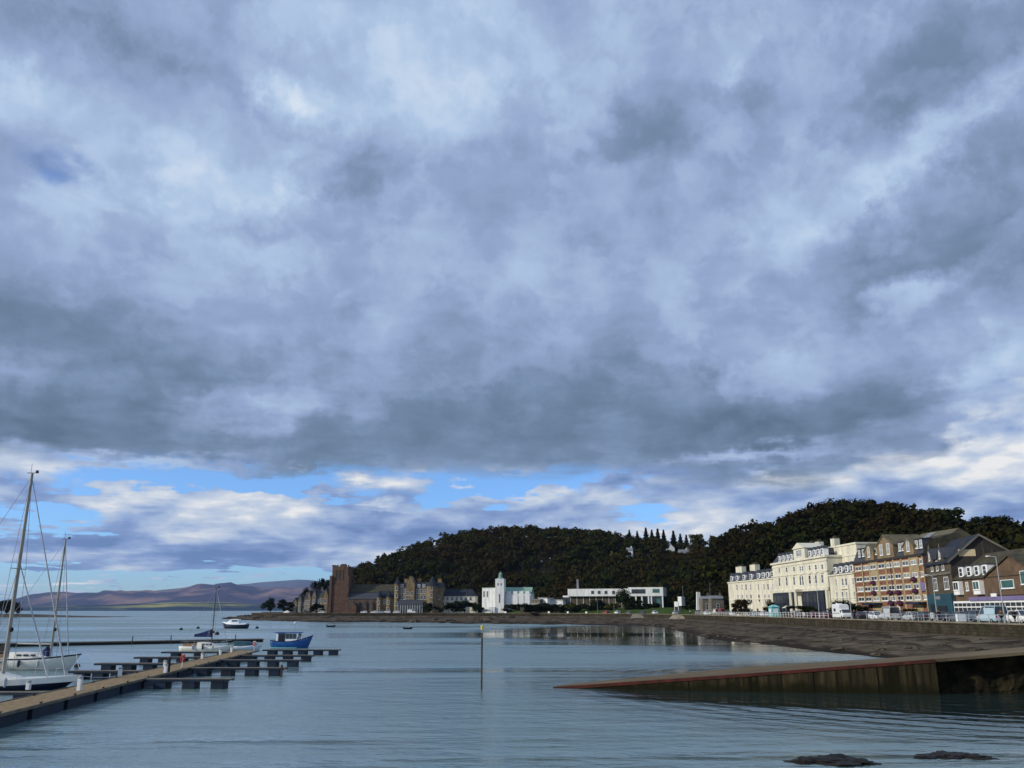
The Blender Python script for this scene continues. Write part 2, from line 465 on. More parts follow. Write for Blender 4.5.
def leaf_mat(name, c1, c2, hue=None):
    m = bpy.data.materials.new(name); m.use_nodes = True
    nt = m.node_tree; b = nt.nodes['Principled BSDF']
    b.inputs['Roughness'].default_value = .8; b.inputs['Specular IOR Level'].default_value = .03
    oi = nt.nodes.new('ShaderNodeObjectInfo'); g = nt.nodes.new('ShaderNodeNewGeometry')
    n = nt.nodes.new('ShaderNodeTexNoise'); n.inputs['Scale'].default_value = .22; n.inputs['Detail'].default_value = 3
    nt.links.new(g.outputs['Position'], n.inputs['Vector'])
    ad = nt.nodes.new('ShaderNodeMath'); ad.operation = 'MULTIPLY_ADD'; ad.inputs[1].default_value = .5
    nt.links.new(oi.outputs['Random'], ad.inputs[0]); nt.links.new(n.outputs['Fac'], ad.inputs[2])
    ad2 = nt.nodes.new('ShaderNodeMath'); ad2.operation = 'MULTIPLY_ADD'; ad2.inputs[1].default_value = .05
    nt.links.new(g.outputs['Random Per Island'], ad2.inputs[0]); nt.links.new(ad.outputs[0], ad2.inputs[2])
    r = nt.nodes.new('ShaderNodeValToRGB')
    r.color_ramp.elements[0].position = .45; r.color_ramp.elements[0].color = c1 + (1,)
    r.color_ramp.elements[1].position = 1.15; r.color_ramp.elements[1].color = c2 + (1,)
    nt.links.new(ad2.outputs[0], r.inputs[0])
    if hue:                                            # stands of turning trees among the green ones
        n2 = nt.nodes.new('ShaderNodeTexNoise'); n2.inputs['Scale'].default_value = .032; n2.inputs['Detail'].default_value = 4
        nt.links.new(g.outputs['Position'], n2.inputs['Vector'])
        mr = nt.nodes.new('ShaderNodeMapRange'); mr.inputs[1].default_value = .42; mr.inputs[2].default_value = .64; nt.links.new(n2.outputs['Fac'], mr.inputs[0])
        r2 = nt.nodes.new('ShaderNodeValToRGB')
        r2.color_ramp.elements[0].position = .45; r2.color_ramp.elements[0].color = hue[0] + (1,)
        r2.color_ramp.elements[1].position = 1.15; r2.color_ramp.elements[1].color = hue[1] + (1,)
        nt.links.new(ad2.outputs[0], r2.inputs[0])
        mx = nt.nodes.new('ShaderNodeMix'); mx.data_type = 'RGBA'; nt.links.new(mr.outputs[0], mx.inputs[0])
        nt.links.new(r.outputs[0], mx.inputs[6]); nt.links.new(r2.outputs[0], mx.inputs[7]); nt.links.new(mx.outputs[2], b.inputs['Base Color'])
    else: nt.links.new(r.outputs[0], b.inputs['Base Color'])
    return m


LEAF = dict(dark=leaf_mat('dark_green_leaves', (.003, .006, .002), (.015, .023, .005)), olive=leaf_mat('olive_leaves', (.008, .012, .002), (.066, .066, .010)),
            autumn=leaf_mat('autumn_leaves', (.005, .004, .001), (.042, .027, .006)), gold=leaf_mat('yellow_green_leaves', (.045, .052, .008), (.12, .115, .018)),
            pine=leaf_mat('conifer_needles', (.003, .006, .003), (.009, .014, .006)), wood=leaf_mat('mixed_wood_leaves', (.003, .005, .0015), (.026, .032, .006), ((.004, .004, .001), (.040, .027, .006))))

# ------------------------------------------------------------------ setting: sea, bed, far hills
WALL = [(57, 40), (58, 60), (60, 85), (60.5, 104), (60.5, 124), (61.5, 160), (63, 225), (64.5, 300), (64, 340), (60, 385), (50, 425), (36, 455), (18, 478),
        (-5, 495), (-40, 508), (-90, 514), (-130, 520), (-152, 535), (-165, 560), (-160, 610)]
SHORE = [(46, 44), (40, 66), (39.5, 80), (40, 96), (38.5, 109), (38.8, 135), (36, 160), (40, 203), (44, 250), (44, 288), (34, 305), (17, 316), (-2, 330),
         (-20, 343), (-45, 370), (-85, 385), (-118, 428), (-150, 480), (-185, 560), (-195, 620)]
INL = [(1, 0)] * 7 + [(1, .05), (.95, .3), (.75, .65), (.6, .8), (.4, .92), (.2, .98), (0, 1), (0, 1), (0, 1), (.1, 1), (.5, .85), (1, .2), (1, 0)]


def dense(pts, k):
    """Catmull-Rom through a polyline"""
    out = []
    n = len(pts)
    for i in range(n - 1):
        p = [Vector(pts[max(0, min(n - 1, j))]) for j in (i - 1, i, i + 1, i + 2)]
        for q in range(k):
            t = q / k
            out.append(.5 * ((2 * p[1]) + (p[2] - p[0]) * t + (2 * p[0] - 5 * p[1] + 4 * p[2] - p[3]) * t * t + (3 * p[1] - p[0] - 3 * p[2] + p[3]) * t ** 3))
    out.append(Vector(pts[-1]))
    return out


KD = 8
W_ = dense(WALL, KD); S_ = dense(SHORE, KD); I_ = [v.normalized() for v in dense(INL, KD)]


def off(i, d):
    return W_[i] + I_[i] * d


def strip(d0, d1, z0, z1, i0=0, i1=None, thick=0.0):
    """a band along the promenade between two offsets inland of the sea wall"""
    i1 = len(W_) - 1 if i1 is None else i1
    mb = MB(); rr = []
    for i in range(i0, i1 + 1):
        a, b = off(i, d0), off(i, d1)
        rr.append([(a.x, a.y, z0), (b.x, b.y, z1), (b.x, b.y, z1 - thick - .3), (a.x, a.y, z0 - thick - .3)])
    return mb.ring(rr)


def sheet(name, rows, material, kind='structure', smooth=True):
    nx = len(rows[0]); vs = [p for r in rows for p in r]; fs = []
    for j in range(len(rows) - 1):
        for i in range(nx - 1):
            fs.append((j * nx + i, j * nx + i + 1, (j + 1) * nx + i + 1, (j + 1) * nx + i))
    me = bpy.data.meshes.new(name); me.from_pydata([tuple(v) for v in vs], [], fs)
    bm = bmesh.new(); bm.from_mesh(me); bmesh.ops.recalc_face_normals(bm, faces=bm.faces)
    up = sum(f.normal.z for f in bm.faces)
    if up < 0: bmesh.ops.reverse_faces(bm, faces=bm.faces)
    bm.to_mesh(me); bm.free()
    if smooth: me.polygons.foreach_set('use_smooth', [True] * len(me.polygons))
    o = bpy.data.objects.new(name, me); COL.objects.link(o); me.materials.append(material)
    o['kind'] = kind
    return o


def water_material():
    m = bpy.data.materials.new('sea_water'); m.use_nodes = True
    nt = m.node_tree; b = nt.nodes['Principled BSDF']; N = nt.nodes.new; L = nt.links.new
    b.inputs['IOR'].default_value = 1.75
    b.inputs['Specular IOR Level'].default_value = .5
    g = N('ShaderNodeNewGeometry')

    def nz(scale, stretch, detail=3, rough=.5, dist=0.0, rot=0.0):
        mp = N('ShaderNodeMapping'); mp.inputs['Scale'].default_value = stretch; mp.inputs['Rotation'].default_value = (0, 0, R(rot))
        L(g.outputs['Position'], mp.inputs[0])
        n = N('ShaderNodeTexNoise'); n.inputs['Scale'].default_value = scale; n.inputs['Detail'].default_value = detail
        n.inputs['Roughness'].default_value = rough; n.inputs['Distortion'].default_value = dist
        L(mp.outputs[0], n.inputs['Vector'])
        return n.outputs['Fac']

    def mth(op, a, c, d=None):
        n = N('ShaderNodeMath'); n.operation = op
        for s_, v in zip(n.inputs, (a, c, d)):
            if v is None: continue
            if isinstance(v, (int, float)): s_.default_value = v
            else: L(v, s_)
        return n.outputs[0]

    def mr(v, a, c, d, e):
        n = N('ShaderNodeMapRange'); n.interpolation_type = 'SMOOTHSTEP'
        L(v, n.inputs[0])
        for k, x in zip((1, 2, 3, 4), (a, c, d, e)): n.inputs[k].default_value = x
        return n.outputs[0]
    small = nz(1.9, (1, 1.5, 1), 4, .55, .4)
    mid = nz(.55, (.8, 1.6, 1), 3, .5, .6, 12)
    swell = nz(.16, (.6, 1.7, 1), 2, .5, 0, -8)
    # calm and ruffled lanes, and the sheltered corner under the sea wall
    lanes = mr(nz(.02, (.35, 1.5, 1), 4, .6, .5), .40, .60, .15, 1.0)
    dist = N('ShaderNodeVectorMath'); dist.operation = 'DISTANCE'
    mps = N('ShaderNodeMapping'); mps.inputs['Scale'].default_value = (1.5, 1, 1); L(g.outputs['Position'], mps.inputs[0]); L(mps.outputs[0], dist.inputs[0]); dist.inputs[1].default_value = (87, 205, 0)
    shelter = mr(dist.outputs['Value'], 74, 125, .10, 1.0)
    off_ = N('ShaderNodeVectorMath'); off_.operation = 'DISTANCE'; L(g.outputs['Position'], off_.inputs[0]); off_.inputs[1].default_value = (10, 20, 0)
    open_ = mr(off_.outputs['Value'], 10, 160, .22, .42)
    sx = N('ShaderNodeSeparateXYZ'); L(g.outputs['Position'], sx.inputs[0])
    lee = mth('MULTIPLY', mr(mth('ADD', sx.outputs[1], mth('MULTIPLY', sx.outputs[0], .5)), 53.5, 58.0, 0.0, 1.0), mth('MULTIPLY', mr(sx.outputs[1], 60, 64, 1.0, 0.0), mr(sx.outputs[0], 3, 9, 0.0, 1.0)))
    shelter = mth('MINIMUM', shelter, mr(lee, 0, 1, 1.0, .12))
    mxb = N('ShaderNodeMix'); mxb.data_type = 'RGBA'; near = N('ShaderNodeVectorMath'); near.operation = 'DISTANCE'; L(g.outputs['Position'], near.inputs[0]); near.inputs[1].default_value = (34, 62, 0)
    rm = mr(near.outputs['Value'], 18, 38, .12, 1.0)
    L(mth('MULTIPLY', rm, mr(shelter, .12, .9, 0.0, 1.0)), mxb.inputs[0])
    mxb.inputs[6].default_value = (.020, .036, .034, 1); mxb.inputs[7].default_value = (.135, .212, .208, 1); L(mxb.outputs[2], b.inputs['Base Color'])  # base colour darkened by the wall and slip, painting in deeper reflections
    L(mth('MULTIPLY', mth('MULTIPLY', mth('MULTIPLY', open_, rm), mr(lanes, .15, 1.0, .40, 1.0)), mr(shelter, .12, 1.0, .15, 1.0)), b.inputs['Roughness'])
    # rings spreading from the slip
    wd = N('ShaderNodeVectorMath'); wd.operation = 'DISTANCE'
    L(g.outputs['Position'], wd.inputs[0]); wd.inputs[1].default_value = (34, 62, 0)
    ph = mth('ADD', mth('MULTIPLY', wd.outputs['Value'], 3.2), mth('MULTIPLY', mid, 5.0))
    rings = mth('MULTIPLY', mth('ADD', mth('SINE', ph, None), mth('MULTIPLY', mth('SINE', mth('MULTIPLY', ph, 2.3), None), .3)), mr(wd.outputs['Value'], 12, 36, 1.0, 0.0))
    h = mth('ADD', mth('MULTIPLY', small, .055), mth('MULTIPLY', mid, .17))
    h = mth('ADD', h, mth('MULTIPLY', swell, .30))
    h = mth('MULTIPLY', h, lanes)
    h = mth('MULTIPLY', h, shelter)
    h = mth('ADD', h, mth('MULTIPLY', mth('MULTIPLY', rings, mr(lee, 0, 1, 1.0, .06)), .13))
    bp = N('ShaderNodeBump'); bp.inputs['Strength'].default_value = 1.0; bp.inputs['Distance'].default_value = WAVE
    L(h, bp.inputs['Height']); L(bp.outputs[0], b.inputs['Normal'])
    return m


WAVE = 1.4
HAZE = 2.6e-5
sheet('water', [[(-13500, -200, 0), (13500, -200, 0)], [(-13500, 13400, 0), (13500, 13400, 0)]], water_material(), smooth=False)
sheet('sea_bed', [[(-13500, -200, -3), (13500, -200, -3)], [(-13500, 13400, -3), (13500, 13400, -3)]], mat('sea_bed_silt', (.04, .04, .03), .95, .3, .05), smooth=False)


def hill_range(name, pts, Y, depth, material, jit, base=-1.0, seed=0.0):
    """a ridge whose crest follows surveyed points, falling to the water in front and behind"""
    xs = np.linspace(pts[0][0], pts[-1][0], 150)
    ys = np.interp(xs, [p[0] for p in pts], [p[1] for p in pts])
    rows = [[] for _ in range(13)]
    for px, py in zip(xs, ys):
        crest = at(px, py, Y)
        for k in range(13):
            t = k / 8.0                              # 0 front foot, 1 crest, >1 behind
            yy = Y - depth * (1 - t)
            f = math.sin(min(t, 1) * math.pi / 2) ** 1.15 if t <= 1 else max(0.0, 1 - (t - 1) * 1.6)
            x = crest.x * yy / Y
            z = base + (crest.z - base) * f
            z += jit * f * mnoise.fractal(Vector((x / 520., yy / 520., seed)), 1.0, 2.0, 5) * (1.0 if t < 1 else .3)
            rows[k].append((x, yy, z))
    return sheet(name, rows, material)


heather_sun = mat('heather_painted_sun', (.045, .045, .085), .95, .3, .0021, rgb2=(.25, .16, .15), lo=.47, hi=.63, detail=8)  # purple-brown heather; the pink patches are sunlight painted into the colour
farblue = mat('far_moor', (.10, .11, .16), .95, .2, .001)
pasture_sun = mat('pasture_painted_sun', (.010, .028, .050), .95, .3, .0011, rgb2=(.36, .33, .09), lo=.52, hi=.62, detail=6, stretch=(.5, 1, 1))  # yellow patches paint sunlight from a cloud gap onto the lowland
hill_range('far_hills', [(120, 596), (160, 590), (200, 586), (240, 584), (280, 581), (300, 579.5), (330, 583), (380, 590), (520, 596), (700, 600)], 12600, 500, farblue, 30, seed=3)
hill_range('moor_hills', [(-260, 605), (-120, 601), (-40, 604), (0, 602), (30, 598.5), (45, 595), (62, 593), (85, 593.5), (95, 595), (110, 591.5), (140, 590.5), (165, 590.5), (180, 589), (195, 587), (215, 586), (230, 585),
                          (245, 586.5), (262, 589), (278, 587.5), (292, 588), (320, 590), (420, 598), (600, 606)], 10200, 1900, heather_sun, 70, seed=1)
hill_range('pasture_hills', [(-200, 608), (20, 607.5), (60, 605.5), (100, 605), (140, 603.5), (190, 602), (225, 602.5), (250, 604), (275, 606), (330, 607.5), (420, 609)], 7400, 700, pasture_sun, 10, seed=2)

# wooded islet on the left
sheet('islet', [[(x * 1.0, y, z) for x in np.linspace(-520, -300, 30)] for y, z in ((628, -1), (634, .6), (650, 1.8), (680, 2.2), (720, -1))], M['rock'])
for v in bpy.data.objects['islet'].data.vertices:
    t = (v.co.x + 380) / 80.0
    v.co.z = v.co.z * (1.0 if v.co.x < -372 else max(.1, 1 - (v.co.x + 372) / 66.)) + .5 * mnoise.noise(v.co * .06)

# ------------------------------------------------------------------ shore: ground, road, promenade, sea wall, beach
PZ = 3.4
ground_rows = []
for d, z in ((0.3, 3.16), (30, 3.16), (90, 3.2), (200, 3.2), (420, 3.2)):
    ground_rows.append([(off(i, d).x, off(i, d).y, z) for i in range(len(W_))])
sheet('ground', ground_rows, M['earth'], smooth=False)
NR = 12 * KD                                     # the road leaves the shore where the lawns begin
tag(strip(.25, 4.2, PZ, PZ, 0, len(W_) - 1).build('promenade', M['paving']), kind='structure')
tag(strip(4.2, 11.5, 3.24, 3.24, 0, 14 * KD).build('road', M['asphalt']), kind='structure')
tag(strip(11.5, 13.6, PZ - .02, PZ - .02, 0, 7 * KD).build('pavement', M['paving']), kind='structure')
lm = MB()
for i in range(0, 10 * KD):
    a, b = off(i, 7.8), off(i + 1, 7.8); d = (b - a); n = Vector((d.y, -d.x)).normalized() * .07
    L_ = d.length; m_ = max(1, int(L_ / 4))
    for q in range(m_):
        p, r_ = a + d * (q / m_), a + d * ((q + .5) / m_)
        lm.add([(p.x - n.x, p.y - n.y, 3.246), (r_.x - n.x, r_.y - n.y, 3.246), (r_.x + n.x, r_.y + n.y, 3.246), (p.x + n.x, p.y + n.y, 3.246)], [(0, 1, 2, 3)])
tag(lm.build('road_markings', M['line']), kind='structure')
# lawns at the head of the bay
sheet('lawn', [[(off(i, d).x, off(i, d).y, z) for i in range(int(7.3 * KD), int(13.1 * KD))] for d, z in ((12, 3.22), (22, 4.6), (40, 6.2), (60, 6.4))], M['grass'])
sheet('grass_verge', [[(off(i, d).x, off(i, d).y, z) for i in range(int(9.0 * KD), int(13.6 * KD))] for d, z in ((.4, 3.43), (2.0, 3.55), (4.15, 3.45))], M['grass'])

wall_stone = mat_blocks('sea_wall_masonry', (.042, .034, .024), (.070, .058, .042), (.022, .019, .015), .9, .38, .9, (.018, .019, .008))
mw = MB(); mc = MB(); r1 = []; r2 = []
for i in range(len(W_)):
    p, n = W_[i], I_[i]
    q = lambda d, z: (p.x + n.x * d, p.y + n.y * d, z)
    r1.append([q(-.15, 0.6), q(.05, PZ - .12), q(.55, PZ - .12), q(.55, 0.6)])
    r2.append([q(-.10, PZ - .118), q(-.10, PZ + .06), q(.52, PZ + .06), q(.52, PZ - .118)])
sw = mw.ring(r1).build('sea_wall', wall_stone)
tag(sw, 'long mossy stone sea wall holding up the promenade round the bay', 'sea wall')
mc.ring(r2).build('coping', M['concrete'], sw)
# two pale buttress ramps at the head of the bay and dark stair recesses
for px, Y, w_, m_ in ((681, 352, 13, 'concrete'), (640, 400, 9, 'grey_stone')):
    i = min(range(len(W_)), key=lambda k: abs(512 + 879.6 * W_[k].x / W_[k].y - px)); p, n = W_[i], I_[i]; tx = Vector((-n.y, n.x))
    mb = MB()
    a, b = p - tx * w_ / 2, p + tx * w_ / 2
    f = lambda v, d, z: (v.x + n.x * d, v.y + n.y * d, z)
    mb.ring([[f(a, -3.2, .9), f(a, -.25, .9), f(a, -.25, 3.25)], [f(b, -3.2, .9), f(b, -.25, .9), f(b, -.25, 3.25)]])
    tag(mb.build('ramp', M[m_]), 'pale sloping concrete ramp set against the sea wall' if m_ == 'concrete' else 'grey stone ramp against the wall left of the pale one', 'ramp')

beach_m = mat('beach_shingle', (.040, .030, .018), .92, .3, .35, .8, 5, rgb2=(.145, .112, .075), lo=.36, hi=.66, detail=9)
# bladder wrack grows on the lower beach: real weed by height, broken up by noise
nt = beach_m.node_tree
g_ = nt.nodes.new('ShaderNodeNewGeometry'); s_ = nt.nodes.new('ShaderNodeSeparateXYZ'); nt.links.new(g_.outputs['Position'], s_.inputs[0])
n_ = nt.nodes.new('ShaderNodeTexNoise'); n_.inputs['Scale'].default_value = .12; n_.inputs['Detail'].default_value = 8; n_.inputs['Roughness'].default_value = .65
mp_ = nt.nodes.new('ShaderNodeMapping'); mp_.inputs['Scale'].default_value = (1.6, .5, 1); nt.links.new(g_.outputs['Position'], mp_.inputs[0]); nt.links.new(mp_.outputs[0], n_.inputs['Vector'])
ma_ = nt.nodes.new('ShaderNodeMath'); ma_.operation = 'MULTIPLY_ADD'; ma_.inputs[1].default_value = 3.4; nt.links.new(n_.outputs['Fac'], ma_.inputs[0])
mn_ = nt.nodes.new('ShaderNodeMath'); mn_.operation = 'MULTIPLY'; mn_.inputs[1].default_value = -1.0; nt.links.new(s_.outputs[2], mn_.inputs[0]); nt.links.new(mn_.outputs[0], ma_.inputs[2])
mr_ = nt.nodes.new('ShaderNodeMapRange'); mr_.inputs[1].default_value = 1.05; mr_.inputs[2].default_value = 1.5; nt.links.new(ma_.outputs[0], mr_.inputs[0])
mx_ = nt.nodes.new('ShaderNodeMix'); mx_.data_type = 'RGBA'; nt.links.new(mr_.outputs[0], mx_.inputs[0])
b_ = nt.nodes['Principled BSDF']; old = b_.inputs['Base Color'].links[0].from_socket
nt.links.new(old, mx_.inputs[6]); mx_.inputs[7].default_value = (.022, .015, .008, 1); nt.links.new(mx_.outputs[2], b_.inputs['Base Color'])
# strand lines: wrack left along the beach at two tide heights
nx_ = nt.nodes.new('ShaderNodeTexNoise'); nx_.inputs['Scale'].default_value = .35; nx_.inputs['Detail'].default_value = 6; nt.links.new(g_.outputs['Position'], nx_.inputs['Vector'])
prev_ = mx_.outputs[2]
for lev, wid in ((1.42, .10), (.98, .07)):
    q1 = nt.nodes.new('ShaderNodeMath'); q1.operation = 'MULTIPLY_ADD'; q1.inputs[1].default_value = 1.1; nt.links.new(nx_.outputs['Fac'], q1.inputs[0]); nt.links.new(s_.outputs[2], q1.inputs[2])
    q2 = nt.nodes.new('ShaderNodeMath'); q2.operation = 'COMPARE'; q2.inputs[1].default_value = lev + .55; q2.inputs[2].default_value = wid; nt.links.new(q1.outputs[0], q2.inputs[0])
    q3 = nt.nodes.new('ShaderNodeMix'); q3.data_type = 'RGBA'; q4 = nt.nodes.new('ShaderNodeMath'); q4.operation = 'MULTIPLY'; q4.inputs[1].default_value = .8; nt.links.new(q2.outputs[0], q4.inputs[0]); nt.links.new(q4.outputs[0], q3.inputs[0])
    nt.links.new(prev_, q3.inputs[6]); q3.inputs[7].default_value = (.020, .014, .008, 1); prev_ = q3.outputs[2]
nt.links.new(prev_, b_.inputs['Base Color'])
rows = []
NB = 34
for k in range(NB + 1):
    t = k / NB * 1.45
    row = []
    for i in range(len(W_)):
        a, b = W_[i] + I_[i] * .1, S_[i]
        p = a + (b - a) * t
        fi = i / KD
        rough = .16 if fi < 7.5 else .55
        z = 1.75 * (1 - t) if t < 1 else -2.2 * (t - 1) / .45
        z += .22 * math.sin(min(t, 1) * math.pi)
        z += rough * mnoise.fractal(Vector((p.x * .09, p.y * .09, 0)), 1.0, 2.0, 5) * (1 if .04 < t else 0)
        row.append((p.x, p.y, z))
    rows.append(row)
sheet('beach', rows, beach_m)


def boulder(r, seed, squash=.6, mat_=None):
    bm = bmesh.new(); bmesh.ops.create_icosphere(bm, subdivisions=4, radius=1)
    for v in bm.verts:
        d = 1 + .55 * mnoise.fractal(v.co * 1.9 + Vector((seed * 7.1, 0, 0)), .8, 2, 6)
        v.co = Vector((v.co.x * r * d, v.co.y * r * d, v.co.z * r * d * squash))
    me = bpy.data.meshes.new('boulder'); bm.to_mesh(me); bm.free()
    me.polygons.foreach_set('use_smooth', [True] * len(me.polygons)); me.materials.append(mat_ or M['rock'])
    return me


# rocks along the far point: boulders of one sort, scattered on the tidal ledge
BOULD = [boulder(1, s) for s in range(4)]
for k in range(125):
    fi = RNG.uniform(12.5, 18.2) if k < 46 else RNG.uniform(2.2, 9.5); i = int(fi * KD); t = RNG.uniform(.2, 1.0)
    p = W_[i] + (S_[i] - W_[i]) * t
    r_ = RNG.uniform(.6, 2.0) if k < 46 else RNG.uniform(.25, .6)
    o = inst('boulder', BOULD[k % 4], None, (p.x, p.y, 1.7 * (1 - t) + .1), (0, 0, RNG.uniform(0, 6)), scale=(r_ * 1.6, r_, r_ * .8))
    if k < 46: tag(o, 'dark weathered boulder on the tidal ledge below the cathedral shore', 'rock', 'boulders along the far shore')
    else: tag(o, 'small dark stone lying on the beach below the sea wall', 'rock', 'stones on the beach')

# ------------------------------------------------------------------ slipway
conc_wall = mat('algae_streaked_concrete', (.013, .011, .005), .9, .3, 1.1, .4, 5, rgb2=(.085, .065, .034), lo=.38, hi=.74, stretch=(2.6, 2.6, .16), detail=8)
# green-black weed up to the last tide on the slip's wall
nt = conc_wall.node_tree; b_ = nt.nodes['Principled BSDF']; old = b_.inputs['Base Color'].links[0].from_socket
g_ = nt.nodes.new('ShaderNodeNewGeometry'); s_ = nt.nodes.new('ShaderNodeSeparateXYZ'); nt.links.new(g_.outputs['Position'], s_.inputs[0])
n_ = nt.nodes.new('ShaderNodeTexNoise'); n_.inputs['Scale'].default_value = 1.3; n_.inputs['Detail'].default_value = 6; nt.links.new(g_.outputs['Position'], n_.inputs['Vector'])
ma_ = nt.nodes.new('ShaderNodeMath'); ma_.operation = 'MULTIPLY_ADD'; ma_.inputs[1].default_value = 1.6; nt.links.new(n_.outputs['Fac'], ma_.inputs[0]); nt.links.new(s_.outputs[2], ma_.inputs[2])
mr_ = nt.nodes.new('ShaderNodeMapRange'); mr_.inputs[1].default_value = 1.05; mr_.inputs[2].default_value = 1.6; mr_.inputs[3].default_value = .85; mr_.inputs[4].default_value = 0; nt.links.new(ma_.outputs[0], mr_.inputs[0])
mx2 = nt.nodes.new('ShaderNodeMix'); mx2.data_type = 'RGBA'; nt.links.new(mr_.outputs[0], mx2.inputs[0]); nt.links.new(old, mx2.inputs[6]); mx2.inputs[7].default_value = (.010, .011, .004, 1); nt.links.new(mx2.outputs[2], b_.inputs['Base Color'])
# day joints between the pours
wv = nt.nodes.new('ShaderNodeMath'); wv.operation = 'PINGPONG'; wv.inputs[1].default_value = 1.9; nt.links.new(s_.outputs[0], wv.inputs[0])
lt = nt.nodes.new('ShaderNodeMath'); lt.operation = 'LESS_THAN'; lt.inputs[1].default_value = .05; nt.links.new(wv.outputs[0], lt.inputs[0])
mx3 = nt.nodes.new('ShaderNodeMix'); mx3.data_type = 'RGBA'; nt.links.new(lt.outputs[0], mx3.inputs[0]); nt.links.new(mx2.outputs[2], mx3.inputs[6]); mx3.inputs[7].default_value = (.008, .007, .004, 1); nt.links.new(mx3.outputs[2], b_.inputs['Base Color'])
F = [gp(553, 687.6, .03), at(745, 674.2, 57.2), at(935, 659.6, 55.3), at(1030, 652.0, 55.0), at(1200, 640, 55.0)]
Bk = [gp(563, 684.6, .06), at(745, 667.0, 62.0), at(935, 655.0, 60.2), at(1030, 646.0, 60.0), at(1200, 634, 60.0)]
sl_root = thing('slipway', 'long concrete slipway with faded red edge running down into the water', 'slipway', (0, 0, 0))
mb = MB(); r_ = []
for a, b in zip(F[:3], Bk[:3]):
    zb = (a.z + b.z) / 2
    r_.append([(a.x, a.y, a.z - .18), (b.x, b.y, b.z - .18), (b.x, b.y, -2.6), (a.x, a.y - .12, -2.6)])
mb.ring(r_).build('wall', conc_wall, sl_root)
mb = MB(); r_ = []
for a, b in zip(F, Bk):
    r_.append([(a.x, a.y + .30, a.z), (b.x, b.y, b.z), (b.x, b.y, b.z - .178), (a.x, a.y + .30, a.z - .178)])
slab_m = mat('slipway_concrete', (.095, .072, .044), .9, .3, .5, .5, 5, rgb2=(.185, .145, .09), lo=.3, hi=.7, detail=9, stretch=(.35, 1, 1))
mb.ring(r_).build('deck', slab_m, sl_root)
mb = MB(); r_ = []
for a in F[:3]:
    r_.append([(a.x, a.y - .06, a.z + .02), (a.x, a.y + .297, a.z + .02), (a.x, a.y + .297, a.z - .175), (a.x, a.y - .04, a.z - .16)])
mb.ring(r_).build('edge_kerb', M['red_paint'], sl_root)
# the older rough stone pier head it runs out from
pier_m = mat('weedy_pier_stone', (.007, .006, .003), .9, .3, .9, 1.0, 4, rgb2=(.042, .034, .016), lo=.40, hi=.74, detail=8)
bm = bmesh.new()
x0, x1 = F[2].x + .02, F[4].x + 6
nx, nz = 70, 16
grid = []
for j in range(nz + 1):
    t = j / nz; row = []
    for i in range(nx + 1):
        x = x0 + (x1 - x0) * i / nx
        top = F[2].z - .2 + (F[3].z - F[2].z) * (x - F[2].x) / (F[3].x - F[2].x)
        top = min(top, 4.2)
        z = -2.5 + (top + 2.5) * t
        n3 = mnoise.fractal(Vector((x * .5, z * .8, 3.3)), 1, 2, 4)
        y = 56.5 - (1 - t) ** 1.3 * 1.1 - .42 * n3
        row.append(bm.verts.new((x, y, z)))
    grid.append(row)
for j in range(nz):
    for i in range(nx):
        bm.faces.new((grid[j][i], grid[j][i + 1], grid[j + 1][i + 1], grid[j + 1][i]))
topback = [bm.verts.new((v.co.x, 60.0, v.co.z)) for v in grid[-1]]
for i in range(nx): bm.faces.new((grid[-1][i], grid[-1][i + 1], topback[i + 1], topback[i]))
botback = [bm.verts.new((v.co.x, 60.0, -2.5)) for v in grid[0]]
for i in range(nx): bm.faces.new((topback[i], topback[i + 1], botback[i + 1], botback[i]))
for e in (0, nx):
    bm.faces.new([grid[j][e] for j in range(nz + 1)] + [topback[e], botback[e]])
bmesh.ops.recalc_face_normals(bm, faces=bm.faces)
me = bpy.data.meshes.new('pier_head'); bm.to_mesh(me); bm.free(); me.materials.append(pier_m)
o = bpy.data.objects.new('stone_pier', me); COL.objects.link(o)
tag(o, 'rough dark weed-covered stone pier at the landward end of the slipway', 'pier')
# weed and rocks in the shallows in front
WR = [boulder(1, 20 + s, .5, M['weed']) for s in range(3)]
spots = [(815, 762, 1.3, .45), (838, 761, 1.6, .55), (858, 763, 1.0, .4), (945, 756, 1.5, .35), (972, 757, 1.2, .35), (925, 758, .7, .25)]
labs = ['weed-covered rock left of the weedy pair at the bottom of the picture', 'biggest weed-covered rock breaking the water in the foreground', 'low weedy rock at the right tip of the foreground reef', 'flat weed-covered rock in the shallows near the right corner',
        'weedy rock beside the flat one near the right corner', 'small weedy rock just left of the flat rocks near the right corner', 'weed-covered rock close to the right edge of the shallows', 'tiny weed-covered rock awash between the two foreground reefs', 'broad weedy rock below the stone pier at the right edge', 'weedy rock awash just off the foot of the stone pier']
for k, ((px, py, w_, h_), lb) in enumerate(zip(spots, labs)):
    p = gp(px, py, 0)
    o = inst('weedy_rock', WR[k % 3], None, (p.x, p.y, -.02), (0, 0, k * 1.3), scale=(w_ * .62, w_ * .42, h_ * .62)); tag(o, lb, 'rock')

